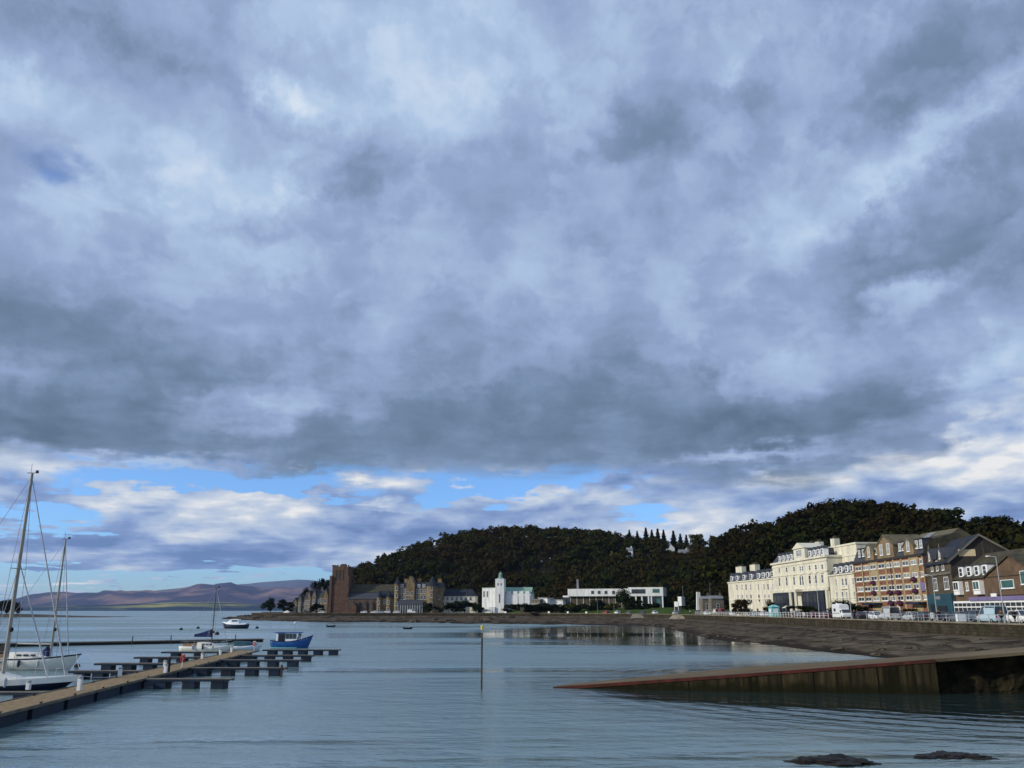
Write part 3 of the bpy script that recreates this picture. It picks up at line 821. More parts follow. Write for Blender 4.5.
# ------------------------------------------------------------------ wooded hills
SKY1 = [(262, 606), (292, 600), (310, 592), (330, 583), (345, 569), (360, 562), (375, 557), (400, 549), (420, 541), (440, 534), (470, 529), (500, 527), (530, 526), (560, 527), (590, 529), (615, 532), (635, 536), (650, 538), (668, 540), (690, 542), (705, 545), (740, 546), (800, 552)]
SKY2 = [(630, 609), (668, 605), (690, 592), (703, 562), (714, 537), (730, 528), (755, 521), (790, 512), (830, 503), (850, 500), (870, 499), (900, 501), (925, 507), (950, 508), (975, 520), (990, 522), (1005, 517), (1024, 520), (1070, 525), (1150, 540)]
FRONT1 = [(262, 590), (520, 585), (570, 562), (620, 548), (700, 500), (800, 470)]
FRONT2 = [(630, 450), (660, 440), (700, 400), (780, 318), (858, 262), (925, 228), (1024, 196), (1150, 170)]


def hill_point(sky, front, px, t, run, th):
    yf = np.interp(px, *zip(*front)); Y = yf + run * t
    crest = at(px, float(np.interp(px, *zip(*sky))), yf + run)
    zr = max(3.5, crest.z - th)
    f = math.sin(min(t, 1) * math.pi / 2) ** 1.0 if t <= 1 else max(0.0, 1 - (t - 1) ** 2 * 1.2)
    z = 3.1 + (zr - 3.1) * f
    x = (px - 512) / 879.6 * Y
    return Vector((x, Y, z))


hill_soil = mat('leaf_litter', (.010, .009, .004), .95, .4, .08)
for nm, sky, fr, run, th, p0, p1 in (('wooded_hill', SKY1, FRONT1, 150, 9.5, 262, 800), ('wooded_hill', SKY2, FRONT2, 115, 11.5, 660, 1150)):
    rows = [[hill_point(sky, fr, px, t, run, th) for px in np.linspace(p0, p1, 90)] for t in np.linspace(0, 1.9, 22)]
    sheet(nm, rows, hill_soil)


def crown_arrays(rng, h, r, nleaf, size, shape='round'):
    """leaf clumps spread through an uneven crown, as quads; base at z=0"""
    pts = []
    if shape == 'cone':
        z = rng.uniform(0, 1, nleaf) ** 1.2
        a = rng.uniform(0, 6.283, nleaf)
        tier = .75 + .25 * np.cos(z * 40)
        rr = r * (1 - z) ** 1.05 * tier * np.sqrt(rng.uniform(.25, 1, nleaf)) + .008
        c = np.stack([rr * np.cos(a), rr * np.sin(a), .06 * h + z * h * .94], 1)
        out_ = np.stack([np.cos(a), np.sin(a), np.full(nleaf, .5)], 1)
    else:
        nl = 11
        lob = np.stack([rng.normal(0, .46, nl) * r, rng.normal(0, .46, nl) * r, h * rng.uniform(.22, .82, nl)], 1)
        lob[0] = (0, 0, h * .80)
        lr = rng.uniform(.26, .50, nl) * r
        k = rng.integers(0, nl, nleaf)
        d = rng.normal(0, 1, (nleaf, 3)); d /= np.linalg.norm(d, axis=1)[:, None]
        rad = lr[k] * rng.uniform(.45, 1.08, nleaf)
        c = lob[k] + d * rad[:, None] * np.array([1, 1, .8])
        c[:, 2] = np.clip(c[:, 2], h * .06, None)
        out_ = d + np.array([0, 0, .25])
    n = len(c)
    nrm = np.array(out_) + rng.normal(0, .45, (n, 3)); nrm /= np.linalg.norm(nrm, axis=1)[:, None]
    a = np.cross(nrm, rng.normal(0, 1, (n, 3))); a /= np.linalg.norm(a, axis=1)[:, None]
    b = np.cross(a, nrm); b /= np.linalg.norm(b, axis=1)[:, None]
    s = size * rng.uniform(.5, 1.2, n)[:, None]
    u, v = a * s, b * s * .75
    q = np.stack([c - u - v * .6, c + u * .2 - v, c + u + v * .5, c - u * .3 + v], 1)
    return q.reshape(-1, 3)


def quads_mesh(name, verts, material=None):
    n = len(verts) // 4
    me = bpy.data.meshes.new(name)
    me.vertices.add(n * 4); me.vertices.foreach_set('co', verts.astype(np.float32).ravel())
    me.loops.add(n * 4); me.loops.foreach_set('vertex_index', np.arange(n * 4, dtype=np.int32))
    me.polygons.add(n); me.polygons.foreach_set('loop_start', np.arange(0, n * 4, 4, dtype=np.int32))
    me.update(calc_edges=True)
    if material: me.materials.append(material)
    return me


CROWN = [quads_mesh('crown', crown_arrays(np.random.default_rng(s), 1.0, .48, 900, .062)) for s in range(6)]
CONE = [quads_mesh('crown', crown_arrays(np.random.default_rng(50 + s), 1.0, .24, 2000, .034, 'cone')) for s in range(3)]
BIGC = [quads_mesh('crown', crown_arrays(np.random.default_rng(90 + s), 1.0, .52, 2600, .034)) for s in range(3)]


def trunk_mesh():
    mb = MB()
    mb.ring([[(r * math.cos(k * 1.0472), r * math.sin(k * 1.0472), z) for k in range(6)] for r, z in ((.032, -.08), (.024, .1), (.018, .4), (.006, .75))])
    for a in range(5):
        mb.tube((0, 0, .22 + .09 * a), (.22 * math.cos(a * 2.4), .22 * math.sin(a * 2.4), .45 + .1 * a), .011, .004, 5)
    return mb.mesh('trunk')


TRUNK = trunk_mesh()


def tree(p, h, w, leaf, crowns, label, group=None, rng=RNG, name='tree', cat='tree'):
    t = thing(name, label, cat, p, float(rng.uniform(0, 6.28)), group)
    inst('crown', crowns[int(rng.integers(len(crowns)))], t, (0, 0, 0), mat=LEAF[leaf], scale=(w, w, h))
    inst('trunk', TRUNK, t, mat=M['bark'], scale=(h, h, h))
    return t


wood_v = []
indiv = []
COTT = [(673.5, 6, .78, 'left', .5), (689, 8, .72, 'left', .4), (632, 2, .55, 'left', .1), (546, 6, .40, 'left', .2)]
for (sky, fr, run, th, p0, p1, n, where) in ((SKY1, FRONT1, 150, 9.5, 300, 745, 1300, 'left'), (SKY2, FRONT2, 115, 11.5, 680, 1100, 900, 'right')):
    cand = []
    for _ in range(n):
        px = RNG.uniform(p0, p1); t = float(RNG.uniform(.0, 1.0)) ** 1.35 * 1.10 + .005
        p = hill_point(sky, fr, px, t, run, th)
        if any(abs(px - c) < w + 2 and tt - sp < t < tt + .02 for (c, w, tt, wh, sp) in COTT if wh == where): h0 = .38
        else: h0 = 1.0
        h = h0 * RNG.uniform(7.0, 11.5) * (1.0 if t < .9 else .85)
        if where == 'left' and px < 350: h *= .7
        cand.append((p, h, px, t))
    cand.sort(key=lambda c: c[0].y)
    k0 = 150 if where == 'left' else 130
    # the crest and the foot of the hill are told apart tree by tree; the rest closes into one wood
    crest = [c for c in cand if c[3] > .93]; foot = [c for c in cand if c[3] <= .93]
    pick = crest[: k0 // 2] + foot[: k0 - min(len(crest), k0 // 2)]
    ids = set(map(id, pick))
    indiv += [(c, where) for c in pick]
    for c in cand:
        if id(c) in ids: continue
        p, h = c[0], c[1]
        q = crown_arrays(RNG, h, h * .5, 240, h * .08)
        wood_v.append((where, q + np.array(p)))
for _ in range(110):
    px, t = RNG.uniform(660, 703), RNG.uniform(.15, .76); p = hill_point(SKY1, FRONT1, px, t, 150, 9.5); h = RNG.uniform(2.6, 4.2)
    wood_v.append(('left', crown_arrays(RNG, h, h * .8, 150, h * .12) + np.array(p)))
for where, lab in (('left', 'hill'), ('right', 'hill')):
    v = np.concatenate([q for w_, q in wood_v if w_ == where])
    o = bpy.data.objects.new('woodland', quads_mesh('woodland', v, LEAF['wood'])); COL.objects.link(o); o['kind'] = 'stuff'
KL = {'dark': 'dark green', 'olive': 'olive green', 'autumn': 'autumn brown'}
for (p, h, px, t), where in indiv:
    leaf = ['dark', 'dark', 'olive', 'autumn', 'autumn'][int(RNG.integers(5))]
    hl = 'on the wooded hill behind the cathedral and white church' if where == 'left' else 'on the wooded hill behind the hotels'
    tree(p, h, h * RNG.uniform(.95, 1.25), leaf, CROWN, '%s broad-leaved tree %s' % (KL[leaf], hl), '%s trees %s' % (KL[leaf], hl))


def hill_tree(px, py, t, h, leaf, crowns, label, sky=SKY1, fr=FRONT1, run=150, wf=1.1, cat='tree', name='tree', group=None):
    """a single tree whose top is surveyed at px,py"""
    p = hill_point(sky, fr, px, t, run, 9.5 if sky is SKY1 else 11.5)
    top = at(px, py, p.y)
    return tree((p.x, p.y, top.z - h), h, h * wf, leaf, crowns, label, group, name=name, cat=cat)


hill_tree(577, 553, .55, 15, 'gold', CROWN, 'bright yellow-green tree half way up the left hill')
hill_tree(466, 560, .42, 13, 'gold', CROWN, 'yellowish tree on the hill above the slate-roofed wing')
hill_tree(615, 551, .5, 14, 'gold', CROWN, 'bright yellow-green tree below the crest conifers on the left hill')
hill_tree(655, 562, .4, 12, 'olive', BIGC, 'rounded olive tree on the hill above the modern white building')
hill_tree(704, 533, .95, 13, 'olive', CROWN, 'pale olive tree on the skyline between the two hills')
hill_tree(721, 561, .2, 13, 'olive', CROWN, 'olive green tree at the foot of the right hill beside the cream hotel', SKY2, FRONT2, 115)
for px, py, h in ((632, 530, 13), (649, 528, 16), (655, 530, 14), (661, 529, 17), (667, 530, 14), (677, 531, 17), (684, 534, 15), (690, 535, 13), (640, 531, 12)):
    hill_tree(px, py, .97, h, 'pine', CONE, 'tall dark conifer spiking above the saddle of the hills', wf=1.35, name='conifer', group='conifers on the saddle of the hills')
for px, py, h in ((852, 498, 13), (905, 500, 12), (950, 505, 14), (1010, 513, 13), (1018, 515, 10)):
    hill_tree(px, py, 1.0, h, 'dark', BIGC, 'big dark tree standing on the crest of the right hill', SKY2, FRONT2, 115, 1.15, group='big trees on the right crest')
# shore trees by the villas
def shore_tree(px, py, Y, h, leaf, crowns, label, wf=1.0, base=3.3, group=None, name='tree', cat='tree'):
    top = at(px, py, Y)
    hh = top.z - base
    return tree((top.x, Y, base), hh, hh * wf, leaf, crowns, label, group, name=name, cat=cat)


shore_tree(271.5, 597.2, 560, 8, 'dark', BIGC, 'round dark tree standing alone on the tip of the point', 1.0)
shore_tree(284, 599, 560, 8, 'dark', CROWN, 'dark tree between the lone point tree and the villas', 1.0)
shore_tree(290, 601, 552, 8, 'dark', CROWN, 'bushy dark tree at the left end of the grey villas', 1.1)
shore_tree(317, 602.5, 535, 6, 'dark', CROWN, 'dark bush in front of the villas beside the cathedral tower', 1.5, name='shrub', cat='shrub')
for px, py, Y, wf, lb in ((303, 586, 600, .62, 'thin leaning pine furthest left above the grey villas'), (311, 579, 600, .58, 'tall wind-bent pine above the grey villas'), (318, 575.5, 604, .55, 'tallest wind-bent pine left of the cathedral tower'), (321, 583, 600, .8, 'bushy pine just left of the cathedral tower')):
    t_ = shore_tree(px, py, Y, 0, 'pine', BIGC, lb, wf, base=9, name='pine_tree'); t_.rotation_euler = (0, R(14), 0)
for px, py, Y, wf, lb in ((624, 587.5, 463, 1.0, 'round dark tree in front of the modern white building'), (592.5, 599, 478, 1.15, 'small dark tree left of the pair before the modern white building'), (600, 599.5, 476, .95, 'small dark tree beside another before the modern white building'), (633, 599, 460, 1.2, 'low dark bush right of the round tree at the modern building')):
    shore_tree(px, py, Y, 0, 'dark', BIGC, lb, wf)
for px, py, wf, lb in ((449, 602, 1.6, 'low dark shrub below the sandstone hotel turret'), (457, 600, 1.5, 'dark shrub in front of the slate-roofed wing'), (465, 599.5, 1.5, 'tallest dark shrub between hotel and white church'), (474, 602, 1.5, 'dark shrub at the left foot of the white church'), (512, 603.5, 2.2, 'clipped dark shrub below the hall of the white church'), (522, 604.5, 2.0, 'dark shrub right of the white church tower'), (430, 602.5, 1.3, 'dark shrub under the right hotel turret'),
                        (575, 606, 2.0, 'low shrub at the left end of the modern white building'), (562, 606.5, 2.2, 'low shrub between the white sheds and the modern building')):
    shore_tree(px, py, 516 if px < 540 else 484, 0, 'dark', CROWN, lb, wf, name='shrub', cat='shrub')
for k, (px, py, Y, lb) in enumerate(((3, 600, 655, 'dark tree at the left edge of the picture on the islet'), (9, 599.5, 660, 'dark tree in the middle of the islet clump'), (14, 601, 655, 'dark tree right of centre in the islet clump'), (19, 602, 650, 'dark tree at the right end of the islet clump'), (-6, 602, 655, 'dark islet tree just beyond the picture edge'))):
    shore_tree(px, py, Y, 0, 'dark', BIGC, lb, .8, base=1.5)
for px, py, Y, w_, lb in ((913, 607.5, 158, 1.3, 'dark green clipped bush in front of the right end of the brick block'), (841, 599.5, 192, 2.3, 'dark clipped hedge in front of the cream annex'), (806, 604.5, 207, 2.6, 'low green hedge before the white hotel'), ):
    shore_tree(px, py, Y, 0, 'dark', BIGC, lb, w_, base=3.2, name='hedge', cat='hedge')
for k, (px, py, Y, w_) in enumerate(((664, 592, 500, .9), (672, 590, 508, .9), (681, 588, 500, .9), (690, 590, 470, .9), (698, 587, 470, .9), (706, 588, 450, .9), (716, 586, 430, .9), (657, 588, 520, .9))):
    shore_tree(px, py, Y, 0, 'dark', BIGC, 'dark tree in the thicket behind the lodge and low sheds', w_, group='trees of the thicket behind the lodge')
for k, px in enumerate((569, 573.5, 579, 584, 606, 611, 616, 638, 644, 650, 656)):
    shore_tree(px, 602.6 + (k * 7 % 5) * .45, 484 - (k % 3) * 6 - (18 if px > 630 else 0), 0, 'olive' if k % 4 == 1 else 'dark', CROWN, 'low shrub in the border before the modern white building', 1.7, base=4.2, group='shrubs before the modern white building', name='shrub', cat='shrub')
for k, px in enumerate((526, 531, 536.5, 541, 546, 551, 556)):
    shore_tree(px, 602.8 + (k * 3 % 4) * .5, 482, 0, 'dark', CROWN, 'low dark shrub in front of the grey garden wall by the white sheds', 1.9, group='shrubs before the garden wall', name='shrub', cat='shrub')
for px, py, Y, lb in ((738, 597.5, 262, 'dark red-brown tree in front of the cream mansard hotel'), (744, 599, 255, 'small dark tree beside the red-brown one at the cream hotel'), (768.5, 599, 246, 'dark red shrub at the corner of the white hotel')):
    shore_tree(px, py, Y, 0, 'autumn' if 'red' in lb else 'dark', BIGC, lb, .9, base=3.2)

# ------------------------------------------------------------------ buildings
WIN_CACHE = {}


def win_mesh(w, h, kind):
    key = (round(w, 2), round(h, 2), kind)
    if key in WIN_CACHE: return WIN_CACHE[key]
    t = .09 if w > .7 else .06
    fr = MB()
    y0, y1 = -.07, .02
    fr.box(-w / 2, -w / 2 + t, y0, y1, 0, h); fr.box(w / 2 - t, w / 2, y0, y1, 0, h)
    fr.box(-w / 2 + t, w / 2 - t, y0, y1, 0, t); fr.box(-w / 2 + t, w / 2 - t, y0, y1, h - t, h)
    fr.box(-w / 2 - .08, w / 2 + .08, -.14, .02, -.10, -.002)                   # sill
    if kind == 'sash': fr.box(-w / 2 + t, w / 2 - t, y0 + .015, y1, h * .48, h * .48 + .06)
    if kind in ('pair', 'sashpair'):
        fr.box(-.04, .04, y0 + .012, y1, t, h - t)
    if kind == 'grid':
        for k in range(1, 3): fr.box(-w / 2 + w * k / 3 - .03, -w / 2 + w * k / 3 + .03, y0 + .012, y1, t, h - t)
        fr.box(-w / 2 + t, w / 2 - t, y0 + .02, y1, h * .62, h * .62 + .06)
    pa = MB(); pa.box(-w / 2 + t, w / 2 - t, -.025, .018, t, h - t)
    WIN_CACHE[key] = (fr.mesh('window'), pa.mesh('pane'))
    return WIN_CACHE[key]


class Building:
    """local frame: x along the front (left to right as seen), y into the building, z up from the ground"""
    def __init__(s, name, label, cat, A, B, z0=3.2, group=None):
        a = Vector(((A[0] - 512) / 879.6 * A[1], A[1])); b = Vector(((B[0] - 512) / 879.6 * B[1], B[1]))
        d = b - a
        s.L = d.length; s.ux = d / s.L; s.uy = Vector((-s.ux.y, s.ux.x)); s.a = a; s.z0 = z0
        s.root = thing(name, label, cat, (a.x, a.y, z0), math.atan2(d.y, d.x), group)

    def loc(s, px, py, d=0.0):
        """surveyed direction -> (x, z) on the local plane y = d"""
        r = ray(px, py); o = s.a + s.uy * d
        t = o.dot(s.uy) / Vector((r.x, r.y)).dot(s.uy)
        p = Vector((r.x, r.y)) * t - s.a
        return p.dot(s.ux), EYE + r.z * t - s.z0

    def part(s, name, mb, m, parent=None, **k):
        return mb.build(name, M[m] if isinstance(m, str) else m, parent or s.root, **k)

    def box(s, name, m, *b, parent=None, **k):
        return s.part(name, MB().box(*b), m, parent, **k)

    def win(s, x, z, w, h, kind='sash', frame='white', glass='glass', y=0.0, side=None, parent=None):
        if glass == 'glass_pale': glass = random.choice(('glass_pale', 'glass_pale', 'glass_mid', 'glass'))
        elif glass == 'glass': glass = random.choice(('glass', 'glass', 'glass_mid'))
        fm, pm = win_mesh(w, h, kind)
        rz = 0 if side is None else (R(90) if side == 'right' else R(-90))
        loc = (x, y, z) if side is None else (x, y, z)
        if parent:
            inst('window_frame', fm, parent, loc, (0, 0, rz), M[frame]); inst('pane', pm, parent, loc, (0, 0, rz), M[glass])
        else:
            f = inst('window', fm, s.root, loc, (0, 0, rz), M[frame]); inst('pane', pm, f, mat=M[glass])

    def wins(s, pxs, py_top, py_bot, w, kind='sash', frame='white', glass='glass', slope=0.0, y=0.0):
        """a storey of windows at surveyed columns; rows drift by slope px per px along the facade"""
        for px in pxs:
            dy = slope * (px - pxs[0])
            x, zt = s.loc(px, py_top + dy, y); _, zb = s.loc(px, py_bot + dy, y)
            s.win(x, zb, w, zt - zb, kind, frame, glass, y)

    def gable_roof(s, name, m, x0, x1, y0, y1, z0, z1, parent=None, along='x', ov=.3, th=.18):
        mb = MB()
        if along == 'x':
            ym = (y0 + y1) / 2
            for (ya, yb) in ((y0 - ov, ym), (y1 + ov, ym)):
                za = z0 - ov * (z1 - z0) / (ym - y0)
                mb.ex([(ya, za), (yb, z1), (yb, z1 + th), (ya, za + th)], x0 - ov, x1 + ov)
        else:
            xm = (x0 + x1) / 2
            for (xa, xb) in ((x0 - ov, xm), (x1 + ov, xm)):
                za = z0 - ov * (z1 - z0) / (xm - x0)
                mb.ey([(xa, za), (xb, z1), (xb, z1 + th), (xa, za + th)], y0 - ov, y1 + ov)
        return s.part(name, mb, m, parent)

    def chimney(s, x, y, z, w, d, h, m='cream', pots=3, parent=None):
        c = s.box('chimney', m, x - w / 2, x + w / 2, y - d / 2, y + d / 2, z, z + h, parent=parent)
        mb = MB(); mb.box(x - w / 2 - .08, x + w / 2 + .08, y - d / 2 - .08, y + d / 2 + .08, z + h + .002, z + h + .18)
        n = pots
        for k in range(n):
            q = x - w / 2 + w * (k + .5) / n
            mb.lathe((q, y, z + h + .18), [(.14, 0), (.11, .5), (.13, .55)], 8)
        if c.parent == s.root: s.part('chimney_pots', mb, 'rust', c)

    def dormer(s, x, z, w, h, y0, y1, wall='white', roof='slate', glass='glass', kind='sash', pitched=True):
        mb = MB(); mb.box(x - w / 2, x + w / 2, y0, y1, z, z + h)
        d = s.part('dormer', mb, wall)
        r = MB()
        if pitched: r.ey([(x - w / 2 - .15, z + h + .002), (x + w / 2 + .15, z + h + .002), (x, z + h + w * .42)], y0 - .15, y1)
        else: r.box(x - w / 2 - .12, x + w / 2 + .12, y0 - .15, y1, z + h + .002, z + h + .15)
        s.part('dormer_roof', r, roof, d)
        fm, pm = win_mesh(w * .70, h * .80, kind)
        inst('window_frame', fm, d, (x, y0, z + h * .1), mat=M['white']); inst('pane', pm, d, (x, y0, z + h * .1), mat=M[glass])

    def mansard(s, m, x0, x1, y0, y1, z0, z1, inset, name='roof', th=.0):
        mb = MB()
        mb.prism([(x0, y0), (x1, y0), (x1, y1), (x0, y1)], z0, z1, [(x0 + inset * .4, y0 + inset), (x1 - inset * .4, y0 + inset), (x1 - inset * .4, y1 - inset), (x0 + inset * .4, y1 - inset)])
        return s.part(name, mb, m)


def cols(a, b, n):
    return [a + (b - a) * (k + .5) / n for k in range(n)]


# --- cream hotel with the long mansard
b = Building('mansard_hotel', 'low cream hotel with long dark mansard roof at the left end of the row', 'hotel', (730, 298), (776, 256))
D = 13
zE = b.loc(753, 581)[1]; zT = b.loc(753, 571.5, 2)[1]
b.box('wall', 'cream', 0, b.L, 0, D, -.4, zE)
mb = MB(); mb.box(-.25, b.L, -.3, D + .2, zE + .002, zE + .35); mb.box(-.06, b.L, -.10, -.002, zE * .47, zE * .47 + .3)
for x in (0.02, b.L * .45, b.L - .62): mb.box(x, x + .6, -.09, -.003, 0, zE - .01)
b.part('cornice', mb, 'trim')
b.mansard('slate', -.1, b.L, -.1, D, zE + .36, zT, 1.7)
for px in (731.5, 737, 744, 751, 758.5, 763.5, 768, 772.5):
    x, _ = b.loc(px, 577, .2); b.dormer(x, zE + .5, 2.3, 1.75, .15, 1.6)
b.wins((737, 742, 746, 750.5, 758.5, 764, 768, 773), 584.2, 590.6, 1.3, slope=-.02, glass='glass_pale')
b.wins((738, 742.5, 747, 751, 759, 765, 769, 773.5), 594.4, 602.4, 1.4, slope=-.01, glass='glass_pale')
for px, w in ((741, 6.0), (755, 5.0)):
    x, z = b.loc(px, 571.5, 5); b.chimney(x, 5, zT - .1, w, 1.6, 2.6, 'cream2', 6)
mb = MB(); x, _ = b.loc(757, 600); mb.box(x - .6, x + .6, -.06, .01, 0, 2.3); b.part('door', mb, 'navy')

# --- white grand hotel
b = Building('grand_hotel', 'tall cream-white hotel with central gabled tower bay and dark ground floor shopfronts', 'hotel', (775.5, 255), (831, 214))
D = 17
zC = b.loc(803, 560.5)[1]; zG = b.loc(803, 590.5)[1]
b.box('wall', 'cream2', 0, b.L, 0, D, -.4, zC)
mb = MB(); mb.box(-.35, b.L + .3, -.45, D + .3, zC + .002, zC + .5); mb.box(-.1, b.L + .1, -.14, -.002, zC - .9, zC - .6)
zb = b.loc(803, 573.5)[1]; mb.box(-.1, b.L + .1, -.16, -.003, zb - .15, zb + .2); mb.box(-.12, b.L + .12, -.35, -.004, zG - .25, zG + .45)
b.part('cornice', mb, 'cream2')
xa = b.loc(795, 560)[0]; xb = b.loc(806, 558)[0]
zM = b.loc(785, 554.3, 1)[1]
for (x0, x1) in ((-.2, xa - .1), (xb + .1, b.L * .90)):
    b.mansard('slate', x0, x1, .1, 9, zC + .52, zM, 1.6)
for px in (779.5, 783.5, 787.5, 791.5, 810.5, 815, 819, 823): 
    x, _ = b.loc(px, 558, .3); b.dormer(x, zC + .6, 1.7, 1.7, .2, 1.5)
zA = b.loc(800.5, 548.5)[1]; zP = b.loc(800.5, 542.6)[1]
t = b.box('tower_bay', 'cream2', xa, xb, -.25, 5, zC + .52, zA)
mb = MB(); mb.ey([(xa - .4, zA + .003), (xb + .4, zA + .003), ((xa + xb) / 2, zP)], -.6, 5.2); b.part('pediment', mb, 'trim', t)
fm, pm = win_mesh((xb - xa) * .5, (zA - zC) * .55, 'grid'); q = ((xa + xb) / 2, -.25, zC + 1.1)
inst('window_frame', fm, t, q, mat=M['white']); inst('pane', pm, t, q, mat=M['glass_pale'])
# higher block behind on the right
xr0 = b.loc(829, 555, 4)[0]; zr = b.loc(838, 547, 4)[1]
rb = b.box('rear_block', 'cream', b.L * .80, b.L + 8.8, 4, 15, 0, zr)
mb = MB(); mb.box(b.L * .80 - .2, b.L + 9.0, 3.8, 15.2, zr + .002, zr + .4); mb.box(b.L * .80 - .1, b.L + 8.9, 3.86, 3.999, zr - 2.6, zr - 2.3); b.part('cornice', mb, 'trim', rb)
for px in (812, 820, 836):
    x, z = b.loc(px, 552, 8); b.chimney(x, 8, zM - .5, 2.6, 1.4, 3.4, 'cream2', 4)
P1 = (779.3, 786.6, 794, 809.6, 815.8, 822.2)
b.wins(P1, 567.8, 573, 1.25, slope=-.085, glass='glass')
b.wins(P1, 577.6, 586.4, 1.45, slope=-.075)
b.wins((800.2, 802.4), 566, 571.2, .95, slope=-.05); b.wins((800.2, 802.6), 576, 585.6, 1.1, slope=-.05)
mb = MB()
for px in P1 + (801.4,):
    x, z = b.loc(px, 577 - .075 * (px - 779)); mb.box(x - 1.0, x + 1.0, -.3, -.01, z + .1, z + .4)
b.part('window_hoods', mb, 'trim')
for (p0, p1) in ((774.5, 796.2), (804.2, 826)):
    x0 = b.loc(p0, 598)[0]; x1 = b.loc(p1, 597)[0]; x0 = max(x0, .3)
    sh = b.box('shopfront', 'shop_dark', x0, x1, -.5, -.005, 0, zG - .3)
    mb = MB()
    n = 6
    for k in range(n + 1):
        x = x0 + (x1 - x0) * k / n; mb.box(x - .05, x + .05, -.58, -.503, .8, zG - 1.0)
    b.part('glazing_bars', mb, 'navy', sh)
    mb = MB(); mb.box(x0 + .2, x1 - .2, -.53, -.502, zG * .55, zG - 1.0); b.part('pane', mb, 'glass', sh)
xp0 = b.loc(797, 598)[0]; xp1 = b.loc(803.6, 598)[0]
mb = MB(); mb.box(xp0 - .5, xp1 + .5, -2.2, -.36, zG - .35, zG + .3)
for x in (xp0, xp0 + .9, xp1 - .9, xp1): mb.lathe((x, -1.9, 0), [(.3, 0), (.26, .3), (.22, zG - .8), (.3, zG - .352)], 10)
po = b.part('porch', mb, 'cream2')
b.box('door', 'teak', (xp0 + xp1) / 2 - .9, (xp0 + xp1) / 2 + .9, -.08, -.006, 0, 2.6, parent=po)
b.box('pier', 'cream2', b.L - 1.3, b.L - .3, -.55, -.006, 0, zG - .3)

# --- cream annex
b = Building('cream_annex', 'two-storey cream house with dormered slate roof between white hotel and brick block', 'house', (832.2, 213.5), (857.5, 197))
zE = b.loc(845, 574.6)[1]; zT = b.loc(845, 564.5, 2.4)[1]; D = 11
b.box('wall', 'cream', 0, b.L, 0, D, -.4, zE)
mb = MB(); mb.box(-.1, b.L, -.3, D, zE + .002, zE + .3); mb.box(0, b.L, -.09, -.003, zE * .46, zE * .46 + .25); b.part('cornice', mb, 'trim')
b.mansard('slate', 0, b.L, 0, D, zE + .31, zT, 1.9)
for px in (835.5, 841, 847, 852.3):
    x, _ = b.loc(px, 571, .3); b.dormer(x, zE + .45, 1.75, 1.65, .2, 1.7)
b.wins((836, 842.5, 846, 853), 578.6, 586.2, 1.15, slope=-.06, glass='glass_pale')
b.wins((837, 842.5, 846.6, 854.4), 591.6, 600.2, 1.2, slope=-.03, glass='glass_pale')
mb = MB(); x, _ = b.loc(844.6, 591); mb.box(x - 2, x + 2, -.35, -.01, b.loc(844, 589.4)[1], b.loc(844, 588.6)[1]); b.part('window_hood', mb, 'trim')

# --- brick block
b = Building('brick_block', 'five-storey red brick and yellow stone block with gabled dark roof and plum awnings', 'building', (858, 197), (929.5, 164))
D = 14
zE = b.loc(892, 559.6)[1]; L = b.L
b.box('wall', 'brick', 0, L, 0, D, -.4, zE)
colpx = [858.5, 865.8, 873.2, 881.6, 889.6, 897.2, 905.8, 914.0, 921.6]
cx = [b.loc(p, 563 - .06 * (p - 858), 0)[0] for p in colpx]
mb = MB()
ed = [0] + [(cx[i] + cx[i + 1]) / 2 for i in range(8)] + [L]
for i, e in enumerate(ed): 
    w = .30
    x0 = max(0, e - w); x1 = min(L, e + w); mb.box(x0, x1, -.16, -.002, 0, zE - .02)
for i in (2, 7): mb.box(ed[i] + .30, ed[i + 1] - .30, -.12, -.004, 0, zE - .03)
b.part('pilasters', mb, 'yellow_stone')
rows_ = [(562.6, 567.2), (574.6, 579.0), (585.4, 589.9), (596.2, 600.6)]
zr_ = []
for (yt, yb) in rows_:
    zr_.append((b.loc(892, yb)[1], b.loc(892, yt)[1]))
mb = MB()
for (z0, z1) in zr_:
    mb.box(.05, L - .05, -.10, -.0055, z0 - .28, z0 - .1); mb.box(.05, L - .05, -.11, -.0065, z1 + .04, z1 + .2)
b.part('string_courses', mb, 'stone_trim')
for j, (z0, z1) in enumerate(zr_):
    for i, x in enumerate(cx):
        w = min(ed[i + 1] - ed[i] - 1.0, 3.2)
        b.win(x, z0, w, z1 - z0, 'pair', 'white', 'glass_pale' if (i + j) % 3 else 'glass', y=-.12)
mb = MB(); mb.box(-.1, L + .1, -.35, D, zE + .002, zE + .45); b.part('cornice', mb, 'dark_wood')
